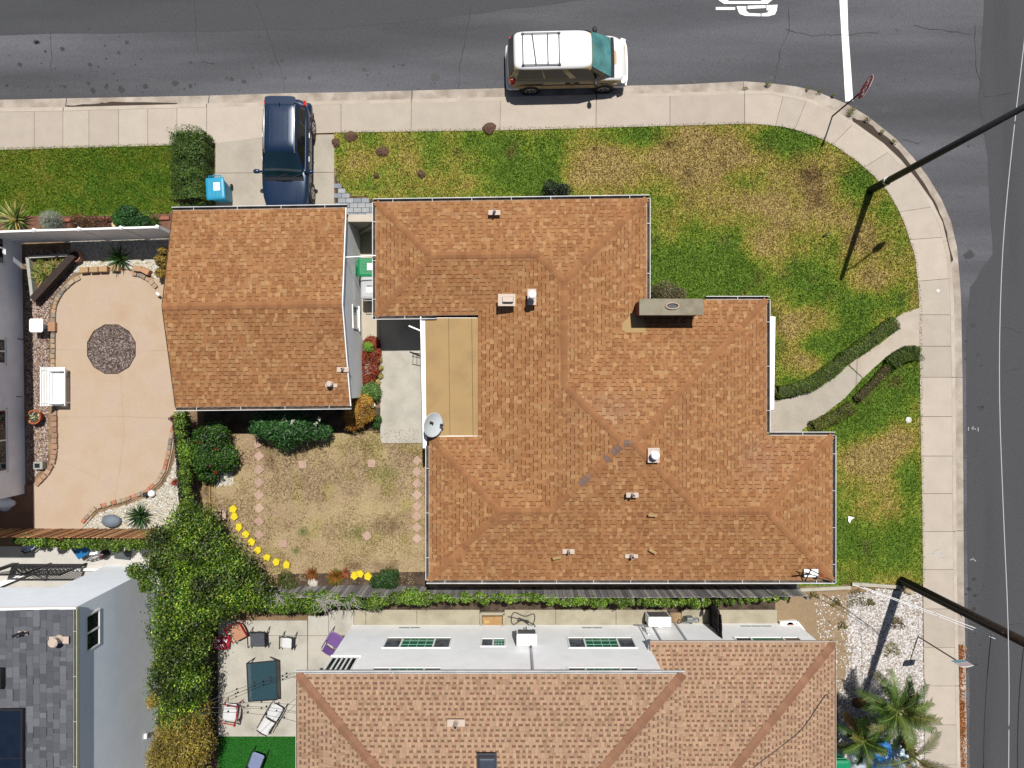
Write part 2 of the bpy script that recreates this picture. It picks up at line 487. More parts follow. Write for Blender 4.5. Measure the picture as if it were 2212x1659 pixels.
SO = [(-420, 256), (0, 242), (137, 240), (447, 232), (613, 229), (737, 226), (1087, 218), (1475, 207.5), (1608, 203.5), (1661, 204), (1711, 213), (1748, 222), (1804, 249),
      (1843, 274), (1902, 316), (1938, 351), (1973, 393), (2005, 439), (2027, 483), (2043, 549), (2048, 597), (2052, 653), (2055, 820), (2056, 953), (2057, 1103), (2059, 1273), (2062, 1439), (2066, 1656), (2070, 1950)]
SI = [(-420, 338), (0, 325), (137, 321), (447, 313), (613, 291), (737, 287), (1085, 282), (1475, 272), (1608, 268), (1650, 270), (1691, 275), (1722, 282), (1765, 297),
      (1802, 315), (1852, 350), (1886, 380), (1915, 412), (1938, 450), (1955, 490), (1975, 552), (1981, 603), (1984, 653), (1986, 820), (1988, 953), (1991, 1103), (1993, 1273), (1995, 1439), (1997, 1656), (1999, 1950)]
def at_par(L, t):
    i = min(int(t), len(L) - 2); f = t - i
    return (L[i][0] * (1 - f) + L[i + 1][0] * f, L[i][1] * (1 - f) + L[i + 1][1] * f)
def par_u(L, u, lo=0, hi=8):
    for i in range(lo, hi):
        if L[i][0] <= u <= L[i + 1][0]:
            return i + (u - L[i][0]) / (L[i + 1][0] - L[i][0])
def par_v(L, v, lo=19, hi=28):
    for i in range(lo, hi):
        if L[i][1] <= v <= L[i + 1][1]:
            return i + (v - L[i][1]) / (L[i + 1][1] - L[i][1])
# land sheet inside the kerb
land = polyP([at_par(KI, i) for i in range(len(KI))] + [(2078, 2600), (-900, 2600), (-900, 250)])
mk('terrain', sheet(land, -.035), M['soil'], label='bare earth of the house lots', kind='structure')
WZ = .03
walk = thing('sidewalk', 'pale concrete sidewalk running round the street corner', None, W(1800, 300), kind='structure')
joints = [0] + [par_u(SO, u) for u in (-300, -200, -100, 0, 75, 137, 193, 257, 320, 383, 447, 640, 737, 889, 1082, 1288, 1447, 1608)] + [9.6, 10.8, 12.9, 14.4, 15.6, 17.2, 18.45] + \
         [par_v(SO, v) for v in (602, 680, 748, 815, 900, 985, 1066, 1148, 1230, 1315, 1398, 1481, 1565, 1650, 1740, 1850)] + [len(SO) - 1.001]
def strip_pts(A, B, t0, t1):
    ts = [t0] + [k for k in range(int(t0) + 1, int(math.ceil(t1)))] + [t1]
    return [at_par(A, t) for t in ts] + [at_par(B, t) for t in ts][::-1]
for t0, t1 in zip(joints[:-1], joints[1:]):
    e = .004
    kk = random.uniform(.88, 1.05); c0 = C(214, 200, 184); c0 = (c0[0] * kk, c0[1] * kk * random.uniform(.985, 1.01), c0[2] * kk)
    pl = polyP(strip_pts(SO, SI, t0, t1))
    cx = sum(p[0] for p in pl) / len(pl); cy = sum(p[1] for p in pl) / len(pl)
    ln = max(max(abs(p[0] - cx), abs(p[1] - cy)) for p in pl)
    s = 1 - .009 / ln
    pl = [(cx + (p[0] - cx) * s, cy + (p[1] - cy) * s) for p in pl]
    vf = prism(pl, -.03, WZ, False)
    mk('slab', (vf[0], vf[1], [c0] * len(vf[1])), M['concrete_slab'], walk)
kerb = thing('kerb', 'pale concrete kerb and gutter pan along the street', None, W(1800, 260), kind='structure')
kj = [0] + [par_u(KI, u) for u in (-200, 137, 447, 889, 1288, 1608)] + [12.6, 16, 18.6] + [par_v(KI, v) for v in (815, 1148, 1481)] + [len(KI) - 1.001]
for t0, t1 in zip(kj[:-1], kj[1:]):
    t0 += .004; t1 -= .004
    mk('kerb_stone', prism(polyP(strip_pts(KI, SO, t0, t1)), -.13, WZ - .004, False), M['concrete'], kerb)
    ts = [t0] + [k for k in range(int(t0) + 1, int(math.ceil(t1)))] + [t1]
    A = [P2(*at_par(KO, t)) for t in ts]; B = [P2(*at_par(KI, t)) for t in ts]; n = len(ts)
    mk('gutter_pan', ([(p[0], p[1], ZR + .012) for p in A] + [(p[0], p[1], ZR + .006) for p in B], [(i + 1, i, n + i, n + i + 1) for i in range(n - 1)]), M['gutter'], kerb)
# mud in the gutter
M['mud'] = mat('gutter_mud', C(92, 78, 66), .95, .25, 6, C(70, 58, 48), .5, 40)
def ragged(pts, amp, n=4):
    out = []
    for i in range(len(pts)):
        a = np.array(pts[i]); b = np.array(pts[(i + 1) % len(pts)])
        for k in range(n):
            p = a + (b - a) * k / n
            out.append((p[0] + random.uniform(-amp, amp), p[1] + random.uniform(-amp, amp)))
    return out
for pts, z in (([(140, 226), (210, 220), (240, 218), (380, 220), (375, 225), (300, 229), (142, 231)], ZR + .014),
               ([(1845, 252), (1875, 262), (1925, 300), (1965, 345), (1998, 392), (2030, 445), (2048, 500), (2062, 560), (2056, 570), (2046, 520), (2030, 470), (2005, 420), (1970, 375), (1935, 335), (1900, 304), (1846, 266)], ZR + .016)):
    mk('gutter_mud', sheet(polyP(ragged(pts, 1.6)), z), M['mud'], kerb)
# road: overlays, cracks, stains, markings
M['asphalt_dark2'] = mat('asphalt_dark_lane', C(76, 77, 80), .9, .16, .5, C(88, 89, 92), .35, 90, stain=C(74, 74, 76), stscale=.5, fine=.2, fscale=28, stretch=(.1, 1, 1))
M['asphalt_dark'] = mat('asphalt_dark', C(78, 79, 82), .9, .16, .5, C(90, 90, 93), .35, 90, stain=C(68, 68, 70), stscale=.5, fine=.2, fscale=28, stretch=(1, .1, 1))
M['asphalt_pale'] = mat('asphalt_pale', C(104, 104, 104), .9, .12, .5, C(112, 111, 110), .35, 90, stain=C(90, 90, 90), stscale=.4, fine=.2, fscale=28)
mk('asphalt_overlay', sheet(polyP(ragged([(-500, -300), (1500, -300), (1300, -8), (1050, 22), (850, 48), (700, 60), (0, 72), (-500, 85)], 2, 6)), ZR + .004), M['asphalt_dark2'], road)
mk('asphalt_overlay', sheet(polyP(ragged([(2130, -400), (2800, -400), (2800, 2100), (2108, 2100), (2100, 1659), (2094, 1100), (2092, 700), (2100, 620), (2149, 545), (2138, 340), (2118, 215), (2130, 0)], 1.2, 6)), ZR + .005), M['asphalt_dark'], road)
M['crack'] = mat('crack', (.022, .022, .022), .9, .2, 5)
def crack(pts, w=.015):
    p = resample([P2(*q) for q in pts], .25)
    p = [(a + random.uniform(-.035, .035), b + random.uniform(-.035, .035)) for a, b in p]
    V = []
    for i, (a, b) in enumerate(p):
        d = np.array(p[min(i + 1, len(p) - 1)]) - np.array(p[max(i - 1, 0)]); d = d / (np.linalg.norm(d) + 1e-9)
        ww = w * random.uniform(.25, .75)
        V += [(a - d[1] * ww, b + d[0] * ww, ZR + .009), (a + d[1] * ww, b - d[0] * ww, ZR + .009)]
    mk('crack', (V, [(2 * i + 1, 2 * i + 3, 2 * i + 2, 2 * i) for i in range(len(p) - 1)]), M['crack'], road)
for c in ([(105, 68), (107, 155)], [(418, 0), (420, 65), (425, 105), (434, 132), (460, 137)], [(550, 0), (575, 70), (590, 110), (605, 150), (613, 195)],
          [(1018, 15), (1006, 70), (1003, 100), (993, 140), (990, 190)], [(1705, 15), (1707, 60), (1690, 100), (1682, 140), (1677, 175)],
          [(2110, 50), (2112, 150), (2125, 180)], [(2130, 207), (2160, 204), (2190, 200)], [(1980, 52), (2030, 62), (2100, 70)], [(1955, 300), (1985, 308), (1998, 302)],
          [(2165, 706), (2190, 711), (2212, 720)], [(2175, 802), (2212, 795)], [(2100, 1350), (2160, 1355), (2212, 1348)], [(1700, 60), (1760, 75), (1900, 68)]):
    crack(c)
mb = MB()
def blot(u, v, r, z=ZR + .0075):
    n = 9; c = P2(u, v)
    V = [(c[0] + r * random.uniform(.55, 1.2) * math.cos(2 * math.pi * k / n), c[1] + r * random.uniform(.5, 1.1) * math.sin(2 * math.pi * k / n), z) for k in range(n)]
    return V, [tuple(range(n))]
for (u0, u1, v0, v1, n) in ((0, 620, 120, 200, 40), (0, 1060, 10, 190, 45), (780, 1080, 110, 190, 34), (1400, 1760, 120, 175, 24), (2085, 2130, 690, 1100, 14), (2090, 2130, 1250, 1450, 16), (1700, 2120, 60, 330, 16)):
    for i in range(n):
        mb.add(blot(random.uniform(u0, u1), random.uniform(v0, v1), random.choice((.025, .035, .05, .07, .1))))
for u, v, r in ((258, 190, .16), (311, 183, .13), (197, 193, .12), (376, 177, .14), (940, 165, .2), (1085, 120, .1), (2097, 550, .22), (1915, 235, .2), (2107, 702, .12), (2124, 882, .14)):
    mb.add(blot(u, v, r))
mk('oil_stain', mb.vf(), mat('oil_stain', (.018, .018, .019), .6, .2, 5), road, kind='stuff')
mk('stop_line', sheet(polyP([(1813, -60), (1832, -60), (1835, 60), (1846, 215), (1829, 217), (1821, 80)]), ZR + .009), M['roadpaint'], road)
def arc(cu, cv, ru, rv, a0, a1, n):
    return [(cu + ru * math.cos(math.radians(a0 + (a1 - a0) * k / n)), cv + rv * math.sin(math.radians(a0 + (a1 - a0) * k / n))) for k in range(n + 1)]
word = thing('road_marking', 'white worn lettering of the word STOP painted across the lane, partly out of frame', 'road marking', W(1615, 0, ZR))
def letter(name, polys):
    mb = MB()
    for p in polys: mb.add(sheet(polyP(p), ZR + .009))
    mk(name, mb.vf(), M['roadpaint'], word)
letter('letter', [[(1548, 12), (1590, 12), (1590, 18), (1548, 18)], [(1617, 9), (1656, 8), (1656, 14), (1617, 16)],
                  [(1593, 10), (1614, 10), (1614, 20), (1597, 22)], [(1658, 8), (1682, 7), (1680, 20), (1658, 19)],
                  [(1597, 22), (1614, 20), (1620, 25), (1645, 26), (1645, 32), (1612, 31), (1600, 27)], [(1647, 26), (1660, 24), (1662, 20), (1680, 20), (1676, 28), (1662, 32), (1647, 32)]])
letter('letter', [[(1551, -18), (1567, -18), (1568, -8), (1576, -1), (1645, -1), (1655, -8), (1656, -18), (1672, -18), (1671, -4), (1660, 5), (1566, 5), (1554, -3)],
                  [(1551, -19), (1567, -19), (1568, -28), (1576, -34), (1645, -34), (1655, -28), (1656, -19), (1672, -19), (1671, -31), (1660, -41), (1566, -41), (1554, -32)]])
letter('letter', [[(1548, -66), (1650, -66), (1650, -59), (1548, -59)], [(1652, -80), (1675, -80), (1675, -46), (1652, -46)]])
# white survey chalk on the asphalt and sidewalk
mb = MB()
for a in (((2092, 922), (2092, 930)), ((2098, 925), (2108, 927)), ((2102, 921), (2101, 929)), ((2113, 923), (2113, 932)), ((2096, 1210), (2103, 1206)), ((2100, 1206), (2108, 1212))):
    p, q = W(*a[0], ZR + .011), W(*a[1], ZR + .011); mb.add(beam(p, q, .03, .002))
for a in (((2002, 1196), (2040, 1195)), ((2018, 1190), (2030, 1185)), ((2026, 1203), (2042, 1205))):
    p, q = W(*a[0], WZ + .004), W(*a[1], WZ + .004); mb.add(beam(p, q, .04, .002))
mk('chalk_mark', mb.vf(), mat('chalk', (.3, .3, .3), .9, .3, 12), road)

# ---------------------------------------------------------------- lawns
G_DARK = np.array(C(106, 146, 46)); G_MID = np.array(C(152, 176, 60)); G_YEL = np.array(C(202, 188, 92)); G_DRY = np.array(C(214, 188, 118)); G_BRN = np.array(C(136, 104, 74))
def blobs_w(u, v, bl):
    w = np.zeros(u.shape)
    for (bu, bv, ru, rv, k) in bl:
        w = w + k * np.exp(-(((u - bu) / ru) ** 2 + ((v - bv) / rv) ** 2))
    return w
MAIN_DRY = [(1290, 350, 70, 50, .55), (1450, 360, 150, 60, .45), (1560, 330, 80, 45, .45), (1700, 430, 140, 80, .5), (1850, 520, 70, 70, .5), (1640, 540, 60, 40, .3), (1740, 690, 40, 60, .2),
            (1880, 600, 50, 40, .35), (1730, 770, 50, 45, .4), (1700, 700, 25, 40, .45), (1880, 985, 80, 50, .7), (1950, 950, 40, 30, .35), (1900, 1100, 80, 40, .35), (850, 345, 100, 30, .12), (760, 370, 40, 50, .25), (1000, 390, 60, 30, .2), (1500, 290, 50, 20, .25),
            (1000, 340, 160, 50, -.28), (1150, 380, 70, 50, -.35), (1080, 300, 120, 25, -.25), (1700, 300, 60, 25, -.8), (1385, 300, 50, 20, -.5), (1850, 400, 50, 50, -.5), (1905, 470, 25, 40, -.35), (1500, 600, 120, 40, -.75), (1430, 560, 50, 50, -.45),
            (1570, 560, 80, 50, -.4), (1770, 620, 60, 50, -.4), (1850, 690, 60, 70, -.55), (1760, 745, 45, 30, -.45), (1940, 650, 25, 25, -.5), (1880, 850, 70, 60, -.6), (1840, 930, 60, 40, -.5), (1960, 1030, 30, 60, -.5), (1880, 1170, 110, 60, -.22), (1960, 1150, 30, 60, -.2), (1590, 380, 50, 40, -.25), (800, 400, 60, 30, -.2)]
MAIN_BRN = [(1752, 380, 30, 22, .9), (1765, 425, 22, 20, .7), (1440, 312, 26, 12, .5), (1530, 308, 14, 12, .5), (1650, 320, 26, 16, .35), (1600, 330, 16, 14, .3), (1690, 590, 14, 14, .4), (1720, 345, 16, 10, .4), (1560, 360, 20, 14, .25), (1285, 322, 24, 10, .3)]
def main_col(x, y):
    u = CU + x / H * F; v = CV - y / H * F
    d = .41 + (fbm(x, y, 2.6, 1) - .5) * .9 + (fbm(x, y, .8, 9, 3) - .5) * .7 + (fbm(x, y, .14, 21, 2) - .5) * .4 + blobs_w(u, v, MAIN_DRY) * 1.3
    b = blobs_w(u, v, MAIN_BRN) + np.maximum(0, fbm(x, y, .7, 31, 3) - .66) * 2.4
    d = np.clip(d, .08, 1)[:, None]; b = np.clip(b, 0, 1)[:, None]
    c = np.where(d < .33, G_DARK + (G_MID - G_DARK) * (d / .33), np.where(d < .7, G_MID + (G_YEL - G_MID) * ((d - .33) / .37), G_YEL + (G_DRY - G_YEL) * ((d - .7) / .3)))
    return c * (1 - b) + G_BRN * b
def left_col(x, y):
    d = .3 + (fbm(x, y, 1.6, 4) - .5) * .7 + (fbm(x, y, .45, 19, 3) - .5) * .7 + (fbm(x, y, .15, 23, 2) - .5) * .4
    d = np.clip(d, 0, 1)[:, None]
    return np.where(d < .4, G_DARK * 1.25 + (G_MID - G_DARK * 1.25) * (d / .4), G_MID + (G_YEL - G_MID) * ((d - .4) / .6))
S_DIRT = np.array(C(192, 164, 130)); S_TAN = np.array(C(210, 186, 140)); S_OLV = np.array(C(178, 166, 92)); S_DK = np.array(C(128, 98, 70)); S_GRN = np.array(C(90, 120, 40))
def back_col(x, y):
    u = CU + x / H * F; v = CV - y / H * F
    a = np.clip(.5 + (fbm(x, y, 1.3, 41) - .5) * 2, 0, 1)[:, None]; b = np.clip((fbm(x, y, .6, 52, 3) - .52) * 4, 0, 1)[:, None]; k = np.clip((fbm(x, y, .8, 63, 3) - .62) * 5, 0, 1)[:, None]
    gg = np.clip(blobs_w(u, v, [(655, 1148, 10, 10, .9), (640, 1190, 8, 8, .8), (835, 1020, 25, 20, .35), (770, 1150, 25, 15, .35)]), 0, 1)[:, None]
    c = S_DIRT * (1 - a) + S_TAN * a
    c = c * (1 - .55 * b) + S_OLV * .55 * b
    c = c * (1 - .6 * k) + S_DK * .6 * k
    return c * (1 - gg) + S_GRN * gg
def cr6(l): return [(1474.7 + x / 3, 553 + y / 3) for x, y in l]
WALK1 = polyP(cr6([(540, 940), (680, 925), (800, 880), (950, 800), (1020, 750), (1064, 704), (1162, 792), (1130, 830), (1050, 920), (960, 990), (850, 1075), (780, 1120), (760, 1150), (540, 1150)]))
WALK2 = polyP(cr6([(1070, 700), (1150, 650), (1290, 560), (1360, 500), (1372, 460), (1372, 415), (1390, 395), (1430, 370), (1534, 335), (1534, 590), (1420, 590), (1320, 650), (1220, 740), (1168, 790)]))
NOGRASS = [WALK1, WALK2]
def lawn(name, label, poly_uv, fn, step, z, nblade, bl, parent_label, dens_fn=None):
    poly = polyP(poly_uv)
    xs = [p[0] for p in poly]; ys = [p[1] for p in poly]
    X, Y = np.meshgrid(np.arange(min(xs), max(xs) + step, step), np.arange(min(ys), max(ys) + step, step))
    ny, nx = X.shape
    cx = (X[:-1, :-1] + step / 2).ravel(); cy = (Y[:-1, :-1] + step / 2).ravel()
    k = inpoly(cx, cy, poly)
    idx = np.arange(ny * nx).reshape(ny, nx)
    Fc = np.stack([idx[:-1, :-1].ravel(), idx[:-1, 1:].ravel(), idx[1:, 1:].ravel(), idx[1:, :-1].ravel()], 1)[k]
    Z = z + (fbm(X, Y, .5, 77) - .5) * .02
    V = np.stack([X.ravel(), Y.ravel(), Z.ravel()], 1)
    used = np.unique(Fc); mp = np.zeros(len(V), int); mp[used] = np.arange(len(used))
    g = mknp(name, V[used], mp[Fc], M['sheet'], None, fn(cx[k], cy[k]) * .85, smooth=True, label=label, kind='structure')
    x, y = rand_in(poly, nblade)
    if dens_fn is not None:
        kk = dens_fn(x, y); x = x[kk]; y = y[kk]
    for q in NOGRASS:
        kk = ~inpoly(x, y, q); x = x[kk]; y = y[kk]
    n = len(x)
    th = rng.uniform(0, 6.28, n); L = bl * rng.uniform(.5, 1.4, n); w = .016 * rng.uniform(.7, 1.6, n); tilt = rng.uniform(.15, 1.2, n); ph = rng.uniform(0, 6.28, n)
    bx_, by_ = np.cos(th) * w, np.sin(th) * w
    zz = np.full(n, z + .002)
    V = np.stack([np.stack([x - bx_, y - by_, zz], 1), np.stack([x + bx_, y + by_, zz], 1),
                  np.stack([x + np.cos(ph) * L * np.sin(tilt), y + np.sin(ph) * L * np.sin(tilt), zz + L * np.cos(tilt) + .005], 1)], 1).reshape(-1, 3)
    cc = fn(x, y) * (1 + rng.normal(0, .17, (n, 1)))
    mknp('grass', V, np.arange(n * 3).reshape(n, 3), M['grass'], None, np.clip(cc, .003, 1), label=parent_label, kind='stuff')
MAIN_POLY = [(722, 284), (1475, 268), (1608, 264), (1691, 271), (1722, 278), (1765, 293), (1802, 311), (1852, 346), (1886, 376), (1915, 408), (1938, 446), (1957, 488), (1979, 552), (1990, 653), (1992, 953), (1996, 1200), (1996, 1262), (1940, 1264),
             (1840, 1262), (1725, 1266), (1725, 1230), (1760, 960), (1640, 940), (1640, 660), (1380, 660), (1380, 440), (840, 445), (818, 440), (790, 424), (760, 420), (738, 405), (726, 380)]
lawn('front_lawn', 'patchy green and straw coloured corner lawn', MAIN_POLY, main_col, .12, 0.0, 210000, .075, 'short patchy grass of the corner lawn')
lawn('side_lawn', 'green lawn left of the driveway hedge', [(-60, 322), (0, 320), (383, 310), (383, 452), (360, 462), (150, 466), (-60, 462)], left_col, .12, 0.0, 60000, .07, 'short green grass left of the hedge')
BACK_POLY = [(440, 925), (930, 925), (930, 1262), (700, 1262), (580, 1240), (520, 1200), (478, 1130), (440, 1060)]
lawn('back_yard', 'dry back yard of dirt and straw coloured weeds', BACK_POLY, back_col, .12, -.01, 40000, .085, 'sparse dry weeds in the back yard',
     lambda x, y: (fbm(x, y, .7, 88, 3) + rng.normal(0, .12, len(x))) > .48)
# artificial turf behind the neighbour
lawn('artificial_turf', 'bright green artificial turf at the edge of the neighbour patio', [(472, 1590), (700, 1590), (700, 1720), (472, 1720)], lambda x, y: np.array(C(38, 118, 30))[None] * (1 + (fbm(x, y, .3, 3)[:, None] - .5) * .4), .15, .012, 14000, .03, 'short plastic blades of the turf')
# gopher mounds
for i, (u, v, r, lb) in enumerate(((1057, 278, .27, 'brown dirt mound on the sidewalk edge above the roof vent'), (759, 295, .25, 'brown dirt mound at the lawn corner beside the driveway'), (826, 328, .25, 'round brown dirt mound on the green lawn'), (910, 377, .17, 'small brown dirt mound in the greenest part of the lawn'), (726, 309, .2, 'flat brown dirt spill at the driveway edge'), (813, 380, .12, 'tiny faint dirt mound left of the small mound'))):
    c = W(u, v, 0)
    prof = [(r, 0), (r * .85, .05), (r * .55, .1), (r * .2, .13)]
    V, Fc = lathe(prof, (c.x, c.y, .0), 18)
    V = [(c.x + (x - c.x) * (1 + .14 * math.sin(2.1 * math.atan2(y - c.y, x - c.x) + i)) + random.uniform(-.03, .03), c.y + (y - c.y) * (.88 + .1 * math.sin(3.3 * math.atan2(y - c.y, x - c.x) + 2 * i)) + random.uniform(-.03, .03), z + (random.uniform(-.012, .012) if z > .01 else 0)) for x, y, z in V]
    if i == 0: V = [(x, y, z + WZ) for x, y, z in V]
    mk('dirt_mound', (V, Fc), bpy.data.materials.get('mound_soil') or mat('mound_soil', C(112, 84, 66), .95, .3, 14, bump=.8, bscale=40), label=lb, cat='dirt mound', group='gopher mounds on the front lawn')
# ---------------------------------------------------------------- driveway, walk, patios
drv = thing('driveway', 'pale concrete driveway in front of the garage', None, W(590, 370), kind='structure')
for p in ([(466, 297), (722, 291), (722, 372), (466, 374)], [(440, 375), (722, 373), (722, 470), (440, 470)]):
    mk('slab', prism(polyP(p), -.03, WZ - .002, False), M['drive'], drv)
pav = thing('paver_path', 'blue grey rectangular pavers between driveway and gate', None, W(765, 430), kind='structure')
pm = [mat('paver_%d' % i, C(*c), .85, .1, 6, bump=.2) for i, c in enumerate(((168, 174, 180), (150, 158, 166), (180, 184, 186)))]
pavpoly = polyP([(724, 378), (733, 405), (758, 424), (790, 428), (818, 438), (818, 470), (724, 470)])
mk('bedding', sheet(pavpoly, -.004), M['soil_and_shade'], pav)
for j in range(9):
    for i in range(-1, 7):
        u0 = 722 + i * 17 + (8.5 if j % 2 else 0); v0 = 376 + j * 10.5
        x, y = P2(u0 + 8, v0 + 5)
        if inpoly(np.array([x]), np.array([y]), pavpoly)[0]:
            a = W(u0, v0); b = W(u0 + 16.2, v0 + 9.8)
            mk('paver', bx(a.x, b.x, b.y, a.y, -.02, WZ - .004 + random.uniform(-.003, .003)), random.choice(pm), pav, bevel=.006, seg=1)
fw = thing('front_walk', 'curved pale concrete walk from the sidewalk to the porch', None, W(1800, 800), kind='structure')
def cr6(l): return [(1474.7 + x / 3, 553 + y / 3) for x, y in l]
mk('slab', prism(WALK1, -.03, WZ - .006, False), M['drive'], fw)
mk('slab', prism(WALK2, -.03, WZ - .006, False), M['concrete'], fw)
bp = mk('back_patio_slab', prism(polyP([(822, 640), (940, 640), (940, 957), (826, 957), (822, 950)]), -.03, WZ, False), M['backpatio'], label='pale concrete slab beside the flat roofed porch', kind='structure')
mk('side_path', prism(polyP([(745, 500), (821, 500), (821, 735), (784, 735), (784, 890), (745, 890)]), -.03, WZ - .008, False), mat('side_path_concrete', C(216, 205, 184), .9, .06, 2, bump=.1), label='narrow pale concrete path between garage and house', kind='structure')
lp = [(400, 603), (330, 603), (310, 590), (282, 585), (253, 584), (215, 585), (180, 591), (160, 601), (147, 611), (133, 625), (123, 640), (116, 658), (112, 676), (111, 786), (113, 886), (115, 970), (110, 1000), (97, 1020), (72, 1046), (72, 1145),
      (176, 1145), (213, 1100), (277, 1083), (320, 1066), (347, 1043), (363, 1016), (373, 973), (378, 936), (400, 920)]
sp_ = mk('side_patio', prism(polyP(lp), -.04, WZ, False), M['patio'], label='pink and ochre tinted concrete patio with rounded corners', kind='structure')
mk('side_patio_extension', prism(polyP([(-60, 1046), (71.2, 1047), (71.2, 1145), (-60, 1145)]), -.04, WZ - .01, False), mat('brown_concrete', C(150, 112, 88), .9, .1, 2), label='brown tinted concrete strip below the grey wall', kind='structure')
sp = thing('south_patio', 'grey concrete patio of the neighbour with chairs on it', None, W(560, 1460), kind='structure')
for p in ([(472, 1340), (664, 1340), (664, 1372), (472, 1372)], [(666, 1330), (710, 1330), (710, 1372), (666, 1372)], [(472, 1373), (664, 1373), (664, 1590), (472, 1590)], [(666, 1373), (720, 1373), (720, 1590), (666, 1590)], [(711, 1318), (764, 1318), (764, 1372), (711, 1372)]):
    mk('slab', prism(polyP(p), -.04, WZ, False), M['backpatio'], sp)
ns = thing('side_walk_strip', 'narrow weathered concrete strip along the neighbour white wall', None, W(1200, 1335), kind='structure')
M['oldconc'] = mat('weathered_concrete', C(196, 186, 164), .9, .08, 1.8, C(188, 180, 156), .15, 50, stain=C(158, 148, 126), stscale=1.4, fine=.06, fscale=20)
for a, b in ((765, 790), (791, 900), (901, 1036), (1090, 1200), (1201, 1330), (1331, 1440), (1472, 1530), (1531, 1678)):
    mk('slab', prism(polyP([(a, 1317), (b, 1317), (b, 1360), (a, 1360)]), -.04, WZ, False), M['oldconc'], ns)
pc = mk('porch_floor', prism(polyP([(-60, 1180), (360, 1180), (360, 1275), (-60, 1290)]), -.03, .02, False), mat('porch_concrete', C(222, 218, 210), .9, .06, 2, bump=.1), label='pale concrete ground beside the white two storey house', kind='structure')
# beds
mk('ground_bed', sheet(polyP([(560, 1270), (1690, 1270), (1690, 1322), (560, 1330)]), -.012), M['soil_and_shade'], label='dark mulch strip under the ivy', kind='structure')
mk('ground_bed', sheet(polyP([(440, 880), (830, 880), (830, 936), (440, 936)]), -.006), M['soil_and_shade'], label='dark soil bed below the garage eave', kind='structure')
mk('ground_bed', sheet(polyP([(600, 1240), (925, 1235), (925, 1270), (600, 1270)]), -.003), M['soil_and_shade'], label='dark soil bed along the grey fence', kind='structure')
mk('ground_bed', sheet(polyP([(-60, 462), (383, 452), (383, 500), (-60, 505)]), -.004), mat('red_mulch', C(130, 92, 72), .95, .3, 5, bump=.7, bscale=40), label='reddish soil bed in front of the white fence', kind='structure')
mk('ground_bed', sheet(polyP([(325, 1220), (472, 1300), (472, 1720), (325, 1720)]), -.009), M['soil_and_shade'], label='dark ground under the hedge tree, its shade put into the colour', kind='structure')  # dark tone stands in for the shade beside and under the hedge tree
mk('dirt_yard', sheet(polyP([(1675, 1278), (1830, 1278), (1850, 1500), (1675, 1500)]), -.01), mat('pale_dirt', C(176, 150, 118), .95, .12, 3, C(164, 140, 108), .5, 40, fine=.15, fscale=24), label='bare pale dirt beside the neighbour house', kind='structure')

M['joint'] = mat('concrete_joint', C(190, 160, 140), .95, .15, 6)
def groove(parent, pts, w, z, amp=.012):
    p = resample([P2(*q) for q in pts], .3); V = []
    p = [(a + random.uniform(-amp, amp), b + random.uniform(-amp, amp)) for a, b in p]
    for i, (a, b) in enumerate(p):
        d = np.array(p[min(i + 1, len(p) - 1)]) - np.array(p[max(i - 1, 0)]); d = d / (np.linalg.norm(d) + 1e-9); ww = w * random.uniform(.15, .4)
        V += [(a - d[1] * ww, b + d[0] * ww, z), (a + d[1] * ww, b - d[0] * ww, z)]
    mk('joint', (V, [(2 * i + 1, 2 * i + 3, 2 * i + 2, 2 * i) for i in range(len(p) - 1)]), M['joint'], parent)
for pts, w, am in (([(112, 755), (186, 757)], .02, .004), ([(297, 758), (370, 757)], .02, .004), ([(114, 901), (250, 900), (375, 903)], .025, .02), ([(262, 812), (265, 870), (268, 900), (268, 950), (250, 1080)], .02, .02), ([(238, 640), (240, 695)], .016, .01), ([(116, 988), (160, 1008), (210, 1030), (250, 1065)], .015, .03), ([(72.5, 1048), (72.5, 1143)], .02, .004)):
    groove(sp_, pts, w, WZ + .0035, am)
